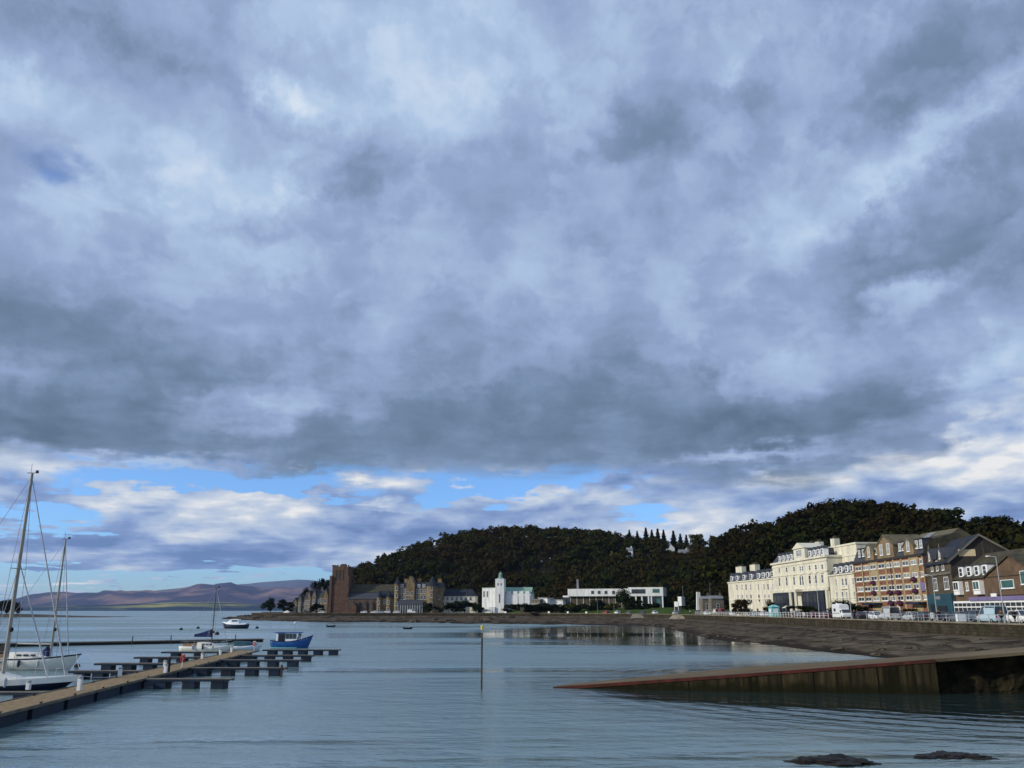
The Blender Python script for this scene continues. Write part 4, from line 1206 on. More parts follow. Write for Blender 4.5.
# roof: steep slates with three stone gables
zm = b.loc(892, 546, 1.2)[1]; zR = b.loc(892, 542.5, 6)[1]
mb = MB(); mb.ex([(.1, zE + .46), (1.2, zm), (D / 2, zR), (D - .2, zE + .46)], -.05, L + .05); rf = b.part('roof', mb, 'slate_brown')
mb = MB(); mb.ex([(.04, zE + .47), (1.1, zm), (1.16, zm), (.16, zE + .47)], -.02, L + .02); b.part('slate_front', mb, 'slate', rf)
for (pl, pr, pa, ya, nw) in ((866, 874.5, 869.8, 544.6, 1), (878.6, 895, 885.8, 535.6, 2), (905.6, 915.2, 910, 539.2, 1)):
    x0 = b.loc(pl, 556)[0]; x1 = b.loc(pr, 553)[0]; za = b.loc(pa, ya)[1]; xm = (x0 + x1) / 2
    hs = zE + .46 + (za - zE) * .50
    mb = MB(); mb.ey([(x0, zE + .46), (x1, zE + .46), (x1, hs), (xm, za), (x0, hs)], -.28, 1.2); g = b.part('gable', mb, 'sandstone')
    g2 = MB()
    for (xa_, xb_) in ((x0, xm), (x1, xm)):
        sl = (za - hs) / (xm - x0); dx_ = .3 if xa_ < xb_ else -.3
        g2.ey([(xa_ - dx_, hs - .3 * sl), (xb_, za), (xb_, za + .3), (xa_ - dx_, hs - .3 * sl + .3)], -.45, 7)
    b.part('gable_roof', g2, 'slate_olive', g)
    for k in range(nw):
        wx = xm + ((k - .5) * (x1 - x0) * .42 if nw == 2 else 0)
        fm, pm = win_mesh(1.2 if nw == 1 else 1.35, 2.2, 'sash'); q = (wx, -.28, zE + 1.1)
        inst('window_frame', fm, g, q, mat=M['white']); inst('pane', pm, g, q, mat=M['glass_pale'])
for px in (854.6 + 4.8, 863.2, 876.6, 900.5, 904.0, 917.8, 922):
    x, _ = b.loc(px, 555, .2); b.dormer(x, zE + 1.3, 1.5, 1.9, .25, 2.2, wall='slate', roof='slate', glass='glass_pale', pitched=False)
# awnings
AW = MB()
n = 9
AW.ring([[(r * math.cos(math.pi * k / n) * 1.0, -r * .62 * math.sin(math.pi * k / n) - .02, z) for k in range(n + 1)] for r, z in ((1.0, 0), (.96, .34), (.80, .68), (.52, .92), (.1, 1.02))])
AWM = AW.mesh('awning', True)
for px, py in ((873.8, 584.4), (874.6, 594.6), (890.6, 594.2), (898.6, 594.2), (891.6, 604.6), (900.4, 604.6), (914.6, 581.2), (916, 592.8)):
    x, z = b.loc(px, py, -.2); a = inst('awning', AWM, b.root, (x, -.17, z), mat=M['plum'], scale=(1.0, 1.2, .85))
for px in (893, 899.5):
    x, _ = b.loc(px, 608); dd = b.box('door', 'white', x - .7, x + .7, -.2, -.125, 0, 2.5); b.box('pane', 'glass', x - .5, x + .5, -.215, -.202, .9, 2.3, parent=dd)
x, z = b.loc(925.2, 591); x = min(x, L - 1.0); b.box('blue_panel', 'purple', x - .8, x + .8, -.3, -.165, z, z + 1.6)
mb = MB()
for px in (865, 893): 
    x, _ = b.loc(px, 580); mb.tube((x, -.25, .3), (x, -.25, zE), .06)
b.part('downpipe', mb, 'black')
b.box('shop_canopy', 'navy', cx[2] - 4.5, cx[2] + 2.5, -1.6, -.17, 2.9, 3.3); b.box('shop_canopy', 'navy', cx[6] + 1, cx[8], -1.6, -.17, 2.9, 3.3)

# --- pale hall roof behind
b = Building('rear_hall', 'big olive and grey slate roof rising behind the brick block', 'building', (905, 192), (941, 178))
zr = b.loc(925, 532.5, 5)[1]; ze = b.loc(925, 548, 0)[1]
b.box('wall', 'grey_stone', 0, b.L, 0, 12, 0, ze)
mb = MB(); mb.ex([(-.4, ze), (6, zr), (12.4, ze)], -.2, b.L + .2); rf = b.part('roof', mb, 'slate_olive')
mb = MB(); mb.ex([(.5, ze + (zr - ze) * .16), (5.4, ze + (zr - ze) * .92), (5.4, ze + (zr - ze) * .92 + .12), (.5, ze + (zr - ze) * .16 + .12)], b.L * .28, b.L * .48); b.part('lead_patch', mb, 'lead', rf)

# --- soot-dark tall house with blue shop; its timbered end gable looks down the bay
b = Building('stone_tenement', 'soot-dark stone house with blue-green shopfront and great dark timbered end gable above the brown house', 'building', (931.2, 163.5), (956, 149.5))
L = b.L
zE = b.loc(940, 561)[1]; zS = b.loc(942, 594)[1]
YE = 149.5
q0, qa, q1 = at(947.5, 557.5, YE), at(973.5, 534.4, YE), at(1009, 555.0, YE)
ya, za = qa.x - q0.x, qa.z - b.z0
D, zE2 = q1.x - q0.x, q1.z - b.z0
b.part('wall', MB().ex([(0, -.4), (D, -.4), (D, zE2 - .3), (ya, za - .35), (0, zE - .3)], 0, L), 'soot_stone')
b.part('end_gable', MB().ex([(.05, 4), (D - .05, 4), (D - .05, zE2 - .25), (ya, za - .32), (.05, zE - .25)], L + .004, L + .16), 'dark_wood')
mb = MB(); mb.ex([(-.45, zE - .3), (ya, za), (ya, za - .30), (-.45, zE - .6)], -.1, L + .55); rf = b.part('roof', mb, 'slate_blue')
b.part('rear_roof', MB().ex([(D + .45, zE2 - .3), (ya + .003, za), (ya + .003, za - .30), (D + .45, zE2 - .6)], -.1, L + .55), 'slate_brown', rf)
for y0_, z0_ in ((-.5, zE - .34), (D + .5, zE2 - .34)):
    b.part('barge_board', MB().ex([(y0_, z0_ - .38), (ya, za - .36), (ya, za + .02), (y0_, z0_ + .0)], L + .552, L + .66), 'grey_stone', rf)
pa, pb = at(956.2, 556.4, YE), at(971, 549.6, YE)
b.part('buff_panel', MB().box(L + .162, L + .26, pa.x - q0.x, pb.x - q0.x, pa.z - b.z0, pb.z - b.z0), 'buff')
for px in (961, 979, 987, 995):
    y_ = at(px, 552, YE).x - q0.x; zt_ = za - .9 - abs(y_ - ya) * (za - zE) / ya
    b.part('batten', MB().box(L + .162, L + .22, y_ - .12, y_ + .12, zE - 3 if px > 975 else zE + 4.2, zt_), 'soot_stone')
for px, py in ((929.3, 545.0), (939.6, 543.5)):
    x, z = b.loc(px, py); x = max(1.2, x); xw = 1.7
    mb = MB(); mb.ey([(x - xw, zE - .31), (x + xw, zE - .31), (x + xw, zE + .6), (x, z - .9), (x - xw, zE + .6)], -.25, 4.2); g = b.part('gablet', mb, 'soot_stone')
    mb = MB()
    for s_ in (-1, 1): mb.ey([(x + s_ * (xw + .2), zE + .35), (x, z - .9), (x, z - .68), (x + s_ * (xw + .2), zE + .57)], -.4, 4.4)
    b.part('gablet_roof', mb, 'slate', g)
    b.part('finial', MB().lathe((x, -.2, z - .95), [(.14, 0), (.09, .4), (.14, .5), (.02, 1.0)], 8), 'grey_stone', g)
    fm, pm = win_mesh(.8, 1.7, 'sash'); inst('window_frame', fm, g, (x, -.25, zE + .3), mat=M['white']); inst('pane', pm, g, (x, -.25, zE + .3), mat=M['glass_pale'])
b.wins((931.4, 936.6, 942.2), 561.4, 571.6, 1.15, 'sash', glass='glass_pale', slope=-.12)
b.wins((934.6, 945.8), 578.2, 590.8, 2.5, 'grid', glass='glass_pale', slope=-.12)
mb = MB(); zz = b.loc(940, 574)[1]; mb.box(-.1, L + .1, -.2, -.003, zz - .2, zz + .2); mb.box(-.1, L + .1, -.25, -.004, zE - .6, zE - .32); b.part('string_course', mb, 'grey_stone')
sh = b.box('shopfront', 'shop_blue', .2, L - .1, -.45, -.005, 0, zS)
b.part('shop_window', MB().box(L * .42, L * .80, -.50, -.452, 1.3, zS * .56), 'glass', sh)
b.box('sign_panel', 'lead', L * .36, L * .56, -.50, -.452, zS * .80, zS * .92, parent=sh); b.box('door', 'shop_dark', L * .14, L * .32, -.50, -.452, 0, zS * .62, parent=sh)

# --- brown house with four dormers
b = Building('dormer_house', 'brown stone house with four white dormers, oriel windows and white shopfront under purple fascia', 'building', (957.6, 149), (1046, 121))
L = b.L; D = 13
zE = b.loc(975, 578.6)[1]; zR = b.loc(965, 562.2, 4)[1]; zF = b.loc(985, 600.4)[1]
b.box('wall', 'brown_render', 0, L, 0, D, -.4, zE)
xg0 = b.loc(986.5, 578)[0]
mb = MB(); mb.ex([(-.35, zE), (5.5, zR + 1.2), (D + .3, zE)], -.25, L); b.part('roof', mb, 'slate_brown')
for px in (961.4, 969.4, 977.3, 985.4):
    x, _ = b.loc(px, 571, .5); b.dormer(x, zE + .35, 1.75, 1.75, .4, 3.2, glass='glass', pitched=False)
xa, za = b.loc(1009, 556.0, -.2)
x1g = min(L - .2, xa + (xa - xg0))
mb = MB(); mb.ey([(xg0, 4.0), (x1g, 4.0), (x1g, zE), (xa, za), (xg0, zE)], -.22, 5); g = b.part('gable', mb, 'brown_render')
mb = MB()
for (xe) in (xg0, x1g):
    s_ = 1 if xe < xa else -1; sl = (za - zE) / abs(xa - xe)
    mb.ey([(xe - .5 * s_, zE - .5 * sl), (xa, za), (xa, za + .3), (xe - .5 * s_, zE - .5 * sl + .3)], -.5, 8)
b.part('gable_roof', mb, 'slate_brown', g)
c0 = b.loc(1001.5, 588.6, -.3); c1 = b.loc(1013, 579.2, -.3)
fm, pm = win_mesh(c1[0] - c0[0], c1[1] - c0[1], 'wide'); q = ((c0[0] + c1[0]) / 2, -.22, c0[1])
inst('window_frame', fm, g, q, mat=M['white'], scale=(1, 1.6, 1)); inst('pane', pm, g, q, mat=M['glass_green'])
c0 = b.loc(1020, 584.5, -.3); fm, pm = win_mesh(2.4, 1.9, 'wide'); inst('window_frame', fm, g, (c0[0] + 1.5, -.22, c0[1]), mat=M['white']); inst('pane', pm, g, (c0[0] + 1.5, -.22, c0[1]), mat=M['glass_green'])
for px, w in ((958.9, 1.9), (979.2, 2.1)):
    x, z0 = b.loc(px, 594.8 - (px - 958) * .02, -.4); _, z1 = b.loc(px, 581.4 - (px - 958) * .04, -.4)
    x = max(1.25, x)
    o = b.part('oriel', MB().box(x - w / 2 - .15, x + w / 2 + .15, -.7, -.004, z0, z1), 'white')
    fm, pm = win_mesh(w, (z1 - z0) * .62, 'pair'); q = (x, -.70, z0 + (z1 - z0) * .34); inst('window_frame', fm, o, q, mat=M['white']); inst('pane', pm, o, q, mat=M['glass_green' if px > 970 else 'glass'])
b.wins((966.8,), 582, 590.8, .95, glass='glass_pale')
x0 = b.loc(973.5, 599)[0]
b.box('fascia', 'purple', x0, L, -.75, -.005, zF - .05, zF + .55)
x, z = b.loc(994, 597, -.8); b.box('sign_plate', 'white', x - .9, x + .9, -.85, -.752, zF + .5, zF + .98)
sf = b.box('shopfront', 'white', .1, L, -.55, -.006, 0, zF - .052)
ng = 17
for k in range(ng):
    xa_ = .35 + (L - .6) * k / ng; xb_ = .35 + (L - .6) * (k + 1) / ng - .25
    mb = MB(); mb.box(xa_, xb_, -.60, -.552, .55, (zF - .05) * .68); mb.box(xa_, xb_, -.60, -.552, (zF - .05) * .74, (zF - .05) * .90); b.part('pane', mb, 'glass', sf)

# --------------------------------------------------------------- far shore
# cathedral
b = Building('cathedral', 'long granite cathedral with massive square belfry tower on the far shore', 'cathedral', (329.6, 545), (396.5, 541))
zt = b.loc(339, 566.6)[1]; zp = b.loc(340, 563.6)[1]
W = b.loc(347.6, 590)[0]
mb = MB(); mb.prism([(0, 0), (W, 0), (W, W), (0, W)], -.4, zt * .62); mb.prism([(.35, .35), (W - .35, .35), (W - .35, W - .35), (.35, W - .35)], zt * .62, zt)
for x in (0, W):
    for y in (0, W): mb.box(x - .75, x + .75, y - .75, y + .75, -.4, zt * .80)
tw = b.part('tower', mb, 'red_stone')
for k in range(3):
    x = W * (.30 + .2 * k); mb = MB(); mb.box(x - .55, x + .55, -.02 + .33, .36, zt * .70, zt * .93); b.part('louvre', mb, 'dark_wood', tw)
for k in range(3):
    y = W * (.30 + .2 * k); mb = MB(); mb.box(.33, .36, y - .55, y + .55, zt * .70, zt * .93); b.part('louvre', mb, 'dark_wood', tw)
mb = MB()
for k in range(7): 
    x = W * k / 6; mb.box(max(.0, x - .5), min(W, x + .5), .32, .8, zt + .002, zt + 1.0)
    mb.box(.32, .8, max(.9, x - .5), max(1.6, min(W, x + .5)), zt + .004, zt + .98)
b.part('parapet', mb, 'red_stone', tw); b.box('bell_turret', 'red_stone', W * .42, W * .68, W * .4, W * .7, zt, zp, parent=tw)
xr, zr = b.loc(370, 584.4, 9); xe, ze = b.loc(370, 592.2, 3); _, za = b.loc(370, 599.2, 0)
b.box('wall', 'church_stone', W + .01, b.L, 4, 14, -.4, ze)
mb = MB(); mb.ex([(3.6, ze), (9, zr), (14.4, ze)], W + .02, b.L + .2); b.part('roof', mb, 'slate_brown')
ai = b.box('aisle', 'church_stone', W + .76, b.L - 1, -1.0, 3.99, -.4, za)
mb = MB(); mb.ex([(-1.3, za), (3.98, ze - .3), (3.98, ze - .05), (-1.3, za + .2)], W + .77, b.L - .8); b.part('aisle_roof', mb, 'slate', ai)
for k in range(7):
    x = W + 2.2 + k * (b.L - W - 4) / 6.3
    fm, pm = win_mesh(1.5, za * .55, 'pair'); inst('window_frame', fm, ai, (x, -1.0, za * .25), mat=M['grey_stone']); inst('pane', pm, ai, (x, -1.0, za * .25), mat=M['glass'])
    b.part('buttress', MB().box(x + 1.35, x + 1.85, -1.7, -1.003, -.4, za * .8), 'red_stone', ai)
b.part('porch', MB().ey([(W + 2, 0), (W + 7, 0), (W + 7, za * .45), (W + 4.5, za * .85), (W + 2, za * .45)], -3.5, -1.72), 'red_stone')

# grey villas left of the tower
VL = ['leftmost and lowest of the grey gabled villas on the point', 'grey gabled villa second from the left on the point', 'steep-gabled grey villa in the middle of the terrace', 'grey villa with pale gable right of the middle villa', 'tall grey villa with twin bays nearest the cathedral tower']
for k, (p0, p1, yt, ye) in enumerate(((291, 298, 599, 603), (297.5, 304.5, 595.5, 600.5), (304, 311.5, 592, 598), (311, 319.5, 590, 596.5), (319, 329, 590, 596))):
    b = Building('grey_villa', VL[k], 'house', (p0, 562 - k * 2), (p1, 561 - k * 2), group='grey gabled villas on the point')
    ze = b.loc((p0 + p1) / 2, ye)[1]; zr = b.loc((p0 + p1) / 2, yt, 4)[1]
    b.box('wall', 'grey_stone', 0, b.L, 0, 9, -.5, ze)
    mb = MB(); mb.ex([(-.3, ze), (4.5, zr), (9.3, ze)], -.2, b.L + .2); rf = b.part('roof', mb, 'slate')
    x = b.L * (.32 if k % 2 else .62); w = b.L * .26
    g = b.part('gable', MB().ey([(x - w, 0), (x + w, 0), (x + w, ze), (x, zr + .6), (x - w, ze)], -.9, 4), 'grey_stone' if k % 2 else 'sandstone')
    b.part('gable_roof', MB().ey([(x - w - .3, ze - .4), (x, zr + .6), (x, zr + .9), (x - w - .3, ze - .1)], -1.1, 5).ey([(x + w + .3, ze - .4), (x, zr + .6), (x, zr + .9), (x + w + .3, ze - .1)], -1.1, 5), 'slate', g)
    for zz in (ze * .15, ze * .58):
        fm, pm = win_mesh(w * .95, ze * .27, 'pair'); inst('window_frame', fm, g, (x, -.9, zz), mat=M['white']); inst('pane', pm, g, (x, -.9, zz), mat=M['glass'])
        b.win(b.L * (.80 if k % 2 else .17), zz, 1.0, ze * .27)
    b.chimney(b.L - .8, 4.5, zr - .6, 1.0, 1.6, 2.2, 'grey_stone', 3)

# house with twin turret roofs
b = Building('turreted_house', 'small sandstone house with twin blue conical turrets between cathedral and big hotel', 'house', (376.5, 531), (393, 530))
ze = b.loc(385, 598)[1]; b.box('wall', 'sandstone', 0, b.L, 0, 8, -.5, ze)
b.part('roof', MB().ex([(-.3, ze), (4, ze + 4.2), (8.3, ze)], -.1, b.L + .1), 'slate_blue')
for px in (380, 389.5):
    x, z = b.loc(px, 590.2); t = b.part('bay', MB().lathe((x, 0, -.4), [(1.7, 0), (1.7, ze + .9)], 12), 'sandstone')
    b.part('spire', MB().lathe((x, 0, ze + .55), [(2.0, 0), (1.1, (z - ze) * .45), (.02, z - ze - .5)], 12), 'slate_blue', t)
    for zz in (1.2, ze * .58):
        fm, pm = win_mesh(1.3, 2.2, 'sash'); inst('window_frame', fm, t, (x, -1.66, zz), mat=M['white']); inst('pane', pm, t, (x, -1.66, zz), mat=M['glass'])
b.wins((384.8,), 599.5, 603.5, 1.4)

# sandstone grand hotel with turrets
b = Building('turreted_hotel', 'large sandstone hotel with pointed corner turrets and glazed ground floor on the far shore', 'hotel', (394, 529), (441, 526))
ze = b.loc(415, 588)[1]; zm = b.loc(415, 582.6, 2)[1]; D = 14
b.box('wall', 'sandstone', 0, b.L, 0, D, -.5, ze); b.mansard('slate', -.2, b.L, -.2, D, ze + .01, zm, 1.8)
for px, r, yb, yt in ((397.8, 1.9, 585, 576.8), (432.8, 3.6, 587, 576)):
    x, zt = b.loc(px, yt); _, zb = b.loc(px, yb)
    t = b.part('turret', MB().lathe((x, .4, -.4), [(r, 0), (r, zb + .4), (r + .3, zb + .42), (r + .3, zb + .9)], 14), 'sandstone')
    b.part('spire', MB().lathe((x, .4, zb + .52), [(r + .4, 0), (r * .55, (zt - zb) * .42), (r * .25, (zt - zb) * .75), (.03, zt - zb - .5)], 14), 'slate_blue', t)
    for zz in (ze * .30, ze * .62, ze * .90):
        fm, pm = win_mesh(1.4, 2.3, 'sash'); inst('window_frame', fm, t, (x, .4 - r + .05, zz), mat=M['white']); inst('pane', pm, t, (x, .4 - r + .05, zz), mat=M['glass'])
x0 = b.loc(406.8, 590)[0]; x1 = b.loc(415, 590)[0]; xm, za = b.loc(410.8, 576)
g = b.part('gable', MB().ey([(x0, 0), (x1, 0), (x1, ze + 1.6), (xm + .9, za - 1.2), (xm, za), (xm - .9, za - 1.2), (x0, ze + 1.6)], -1.1, 6), 'sandstone')
for zz in (ze * .42, ze * .70):
    for dx in (-1.2, 1.2):
        fm, pm = win_mesh(1.3, 2.3, 'sash'); inst('window_frame', fm, g, (xm + dx, -1.1, zz), mat=M['white']); inst('pane', pm, g, (xm + dx, -1.1, zz), mat=M['glass'])
for px in (401, 404.5, 418, 421.5, 425): b.wins((px,), 589.2, 593.4, 1.5)
for px in (401, 404.5, 418, 421.5, 425, 439): b.wins((px,), 595.4, 599.4, 1.5)
for px in (402, 419, 424): 
    x, _ = b.loc(px, 585); b.dormer(x, ze + .3, 1.6, 2.0, -.1, 1.8, roof='slate_blue')
for px in (404, 417.5, 438): 
    x, _ = b.loc(px, 582); b.chimney(x, 6, zm - .3, 2.2, 1.3, 2.6, 'sandstone', 3)
x0 = b.loc(400, 604)[0]; x1 = b.loc(424, 604)[0]; zc = b.loc(412, 602.4, -4)[1]
cz = b.box('conservatory', 'glass', x0, x1, -5, -1.11, 0, zc * .8); b.part('conservatory_roof', MB().ex([(-5.3, zc * .8), (-1.12, zc * 1.25), (-1.12, zc * 1.25 + .1), (-5.3, zc * .8 + .1)], x0 - .2, x1 + .2), 'slate', cz)
mb = MB()
for k in range(11): 
    x = x0 + (x1 - x0) * k / 10; mb.box(x - .08, x + .08, -5.06, -5.003, 0, zc * .8)
b.part('glazing_bars', mb, 'white', cz)

# slate-roofed wing
b = Building('slate_wing', 'low cream range with long blue-grey slate roof right of the sandstone hotel', 'building', (440, 533), (475, 530))
ze = b.loc(457, 596)[1]; zr = b.loc(457, 589.2, 5)[1]
b.box('wall', 'cream2', 0, b.L, 0, 10, -.5, ze); b.part('roof', MB().ring([[(-.3, -.4, ze), (b.L + .3, -.4, ze), (b.L + .3, 10.4, ze), (-.3, 10.4, ze)], [(2, 5, zr), (b.L - 2.5, 5, zr), (b.L - 2.5, 5.2, zr), (2, 5.2, zr)]]), 'slate_blue')
b.wins([443 + 4.6 * k for k in range(7)], 597, 600.6, 1.5, glass='glass')
b.wins([443 + 4.6 * k for k in range(7)], 602.4, 605.8, 1.5, glass='glass')

# white church
b = Building('white_church', 'white church with slender cupola tower and pale green roof on the far shore', 'church', (481.2, 520), (530.5, 514))
ze = b.loc(515, 593.5)[1]; zr = b.loc(515, 587.2, 5)[1]; xw = b.loc(495.4, 595)[0]
b.box('wall', 'white_wall', xw, b.L, 1.5, 12, -.5, ze)
b.part('roof', MB().ex([(1.2, ze), (6.7, zr), (12.3, ze)], xw, b.L + .2), 'copper')
zg = b.loc(488, 588)[1]; f = b.part('front_block', MB().prism([(0, 2), (xw, -.4), (xw, 12), (0, 12)], -.5, zg), 'white_wall')
b.part('flat_roof', MB().prism([(-.1, 1.8), (xw + .05, -.55), (xw + .05, 12.1), (-.1, 12.1)], zg + .003, zg + .3), 'copper', f)
ang = math.atan2(-2.4, xw)
for px in (483.8, 487.4):
    x, z0 = b.loc(px, 597.2, 1.0); _, z1 = b.loc(px, 591, 1.0); fm, pm = win_mesh(1.2, z1 - z0, 'pair')
    yy = 2 - 2.4 * x / xw; inst('window_frame', fm, f, (x, yy, z0), (0, 0, ang), M['white']); inst('pane', pm, f, (x, yy, z0), (0, 0, ang), M['glass'])
x0 = b.loc(495.8, 595)[0]; x1 = b.loc(504.4, 595)[0]; zt = b.loc(500, 579)[1]
t = b.part('tower', MB().box(x0, x1, -1.6, x1 - x0 - 1.6, -.5, zt), 'white_wall')
xm = (x0 + x1) / 2; ym = (x1 - x0) / 2 - 1.6; zs = b.loc(500, 571)[1]
b.part('cupola', MB().lathe((xm, ym, zt), [(2.3, .002), (2.3, .4), (1.15, .9), (1.1, 2.6), (1.4, 2.7), (.5, 3.6), (.10, 4.2), (.05, zs - zt)], 10), 'copper', t)
mb = MB(); mb.box(x0 - .15, x1 + .15, -1.75, x1 - x0 - 1.45, zt - .5, zt - .2); b.part('cornice', mb, 'white', t)
for (zz, hh) in ((zt * .30, zt * .26), (zt * .80, zt * .08)):
    for dx in ((0,) if hh > 2 else (-.9, .9)):
        fm, pm = win_mesh(.9, hh, 'plain'); inst('window_frame', fm, t, (xm + dx, -1.6, zz), mat=M['white']); inst('pane', pm, t, (xm + dx, -1.6, zz), mat=M['glass'])
for k, px in enumerate((508.5, 515, 521, 527)):
    x, z0 = b.loc(px, 602, .2); _, z1 = b.loc(px, 594.8, .2)
    b.part('bay_panel', MB().box(x - 1.5, x + 1.5, .7, 1.498, 0, z1), 'white')
    b.part('clerestory', MB().box(x - 1.2, x + 1.2, 1.2, 3.0, ze - .2, ze + 1.3), 'white')
b.box('porch', 'white_wall', x0 - 3.5, x0 - .02, -2.6, 0.2, -.5, 3.6)

# low sheds
for p0, p1, yt, m_, lb, nm in ((531, 540, 599, 'grey_stone', 'low grey store beside the white church', 'store'), (538.5, 547.5, 597.4, 'white', 'low white flat-roofed shed left of the longer white pavilion', 'shed'), (547, 563, 599.2, 'white_wall', 'long low white pavilion between church and modern building', 'pavilion')):
    b = Building(nm, lb, 'building', (p0, 500), (p1, 496)); z = b.loc((p0 + p1) / 2, yt)[1]
    b.box('wall', m_, 0, b.L, 0, 6, -.5, z - .4); b.box('roof', 'lead', -.4, b.L + .4, -.5, 6.4, z - .398, z)
    for k in range(3): b.win(b.L * (k + .5) / 3, z * .35, b.L * .2, z * .33, 'pair')
b = Building('garden_wall', 'low grey stone wall and planting in front of the white sheds', 'wall', (520, 492), (562, 488)); zz = b.loc(540, 605)[1]
b.box('wall', 'soot_stone', 0, b.L, 0, .5, -.5, zz)

# modern white building
b = Building('modern_building', 'long modern white flat-roofed building with chimney and open glazed right end', 'building', (563, 500), (663.8, 484))
xs = lambda px, py=595: b.loc(px, py)[0]
zt = b.loc(595, 588.8)[1]; zu = b.loc(595, 596.2)[1]
b.box('wall', 'soot_stone', xs(569.5), xs(628), 1.2, 13, -.5, zu)
up = b.box('upper_storey', 'white_wall', xs(568), xs(628.3), -.6, 14, zu + .002, zt)
for px in (592.6, 599.2, 606, 613.6): 
    x, z0 = b.loc(px, 593.8, -.6); _, z1 = b.loc(px, 590.8, -.6); fm, pm = win_mesh(1.7, z1 - z0, 'plain'); inst('window_frame', fm, up, (x, -.6, z0), mat=M['lead']); inst('pane', pm, up, (x, -.6, z0), mat=M['glass'])
b.box('low_wing', 'white', xs(562.6), xs(569.4), .5, 9, zu - .5, zu + .4); b.box('wing_wall', 'glass', xs(563.2), xs(569.3), .9, 8.5, -.5, zu - .502)
zr = b.loc(645, 587.3)[1]
b.box('right_block', 'white_wall', xs(628.6), xs(663.6), -1.4, 15, zu * .99, zr); rb = b.box('lower_block', 'glass', xs(640), xs(663.0), .5, 14, -.5, zu * .985)
b.box('window_band', 'glass', xs(632), xs(646), -1.46, -1.402, b.loc(640, 593.6, -1.4)[1], b.loc(640, 589.2, -1.4)[1])
b.box('window_band', 'glass_green', xs(653), xs(660), -1.46, -1.402, b.loc(656, 592.8, -1.4)[1], b.loc(656, 589.0, -1.4)[1])
b.box('glazed_front', 'glass_green', xs(653), xs(660.4), .42, .498, 0, zu * .95)
for px in (629.5, 636, 642, 648.6, 651.5, 662.6): b.box('column', 'white', xs(px) - .35, xs(px) + .35, -1.2, -.5, -.5, zu * .988)
mb = MB(); x, z = b.loc(577.6, 579.2, 4); mb.box(x - .55, x + .55, 3.5, 4.5, zt + .002, z); b.part('chimney', mb, 'lead')
mb = MB()
for k in range(9): mb.box(xs(570 + k * 6.4) - .1, xs(570 + k * 6.4) + .1, 1.1, 1.198, 0, zu - .01)
b.part('mullions', mb, 'white')

# cottages up on the hill and small houses at its foot
def cottage(p0, p1, Y, yt, ye, label, z0, wall='white_wall', end=False, roof='slate'):
    b = Building('cottage', label, 'house', (p0, Y), (p1, Y), z0)
    ze = b.loc((p0 + p1) / 2, ye)[1]; zr = b.loc((p0 + p1) / 2, yt, 3)[1]; D = 7
    if end:
        b.part('wall', MB().ey([(0, -4), (b.L, -4), (b.L, ze), (b.L / 2, zr), (0, ze)], 0, D), wall)
        mb = MB(); sl = (zr - ze) / (b.L / 2)
        for xe, s_ in ((0, 1), (b.L, -1)): mb.ey([(xe - .3 * s_, ze - .3 * sl), (b.L / 2, zr), (b.L / 2, zr + .2), (xe - .3 * s_, ze - .3 * sl + .2)], -.2, D + .2)
        b.part('roof', mb, roof)
    else:
        b.box('wall', wall, 0, b.L, 0, D, -4, ze); b.part('roof', MB().ex([(-.3, ze), (D / 2, zr), (D + .3, ze)], -.2, b.L + .2), roof)
        b.chimney(b.L - .6, D / 2, zr - .5, .8, .8, 1.5, wall, 2)
    b.win(b.L * .5, max(.4, ze * .3), 1.1, max(1.0, ze * .4))
    return b


def hill_cottage(p0, p1, hrow, yt, ye, label, t, sky=SKY1, fr=FRONT1, run=150, th=9.5, **k):
    """stands on the hillside at fraction t of the slope; its height is the surveyed one"""
    pm = (p0 + p1) / 2; g = hill_point(sky, fr, pm, t, run, th)
    z0 = max(g.z, at(pm, hrow, g.y).z - 2.5)
    return cottage(p0, p1, g.y, yt, ye, label, z0, **k)


hill_cottage(669.3, 677.6, 552, 544, 548, 'white-gabled cottage high on the saddle below the conifers', .78, end=True)
hill_cottage(682.5, 691.5, 555, 549.5, 552, 'low white cottage with grey roof right of the white gable on the saddle', .72, roof='lead')
hill_cottage(691.5, 696.5, 553, 546, 549, 'small pale house half hidden beside the low white cottage on the saddle', .74, wall='grey_stone')
hill_cottage(629, 635, 554, 547.5, 550.5, 'grey-white house among trees half way up the left hill', .55, roof='lead')
hill_cottage(540, 544, 577, 572, 574, 'small cream house peeping from trees above the church', .40, wall='cream2')
hill_cottage(547.5, 553.5, 577, 566.5, 570, 'larger cream house among trees above the church', .43, wall='cream2', end=True)
hill_cottage(561.5, 566.5, 561, 557, 559, 'highest grey house among the trees of the left hill', .5, wall='grey_stone')
cottage(703, 712, 372, 596, 599, 'low shed with blue-grey roof left of a similar one by the car park', 3.2, 'grey_stone', roof='lead')
cottage(712, 724.5, 366, 595.5, 598.6, 'wider low shed with blue-grey roof nearest the cream hotel', 3.2, 'grey_stone', roof='lead')
b = Building('lodge', 'small white and dark lodge standing behind the lawn', 'building', (674.5, 402), (681.8, 400), 3.6)
z = b.loc(678, 596.6)[1]; b.box('wall', 'white_wall', 0, b.L * .55, 0, 4, -1, z * .7); b.box('upper_storey', 'white', b.L * .5, b.L, .2, 4.2, z * .45, z); b.box('garage_door', 'black', .2, b.L * .5, -.05, -.004, 0, z * .4)
t_ = thing('war_memorial', 'pale stone memorial pillar on the grass beside the lodge', 'memorial', (at(698.5, 600, 392).x, 392, 3.2))
zz = at(698.5, 592, 392).z - 3.2
MB().prism([(-1.6, -1.6), (1.6, -1.6), (1.6, 1.6), (-1.6, 1.6)], -.5, .7).build('base', M['grey_stone'], t_)
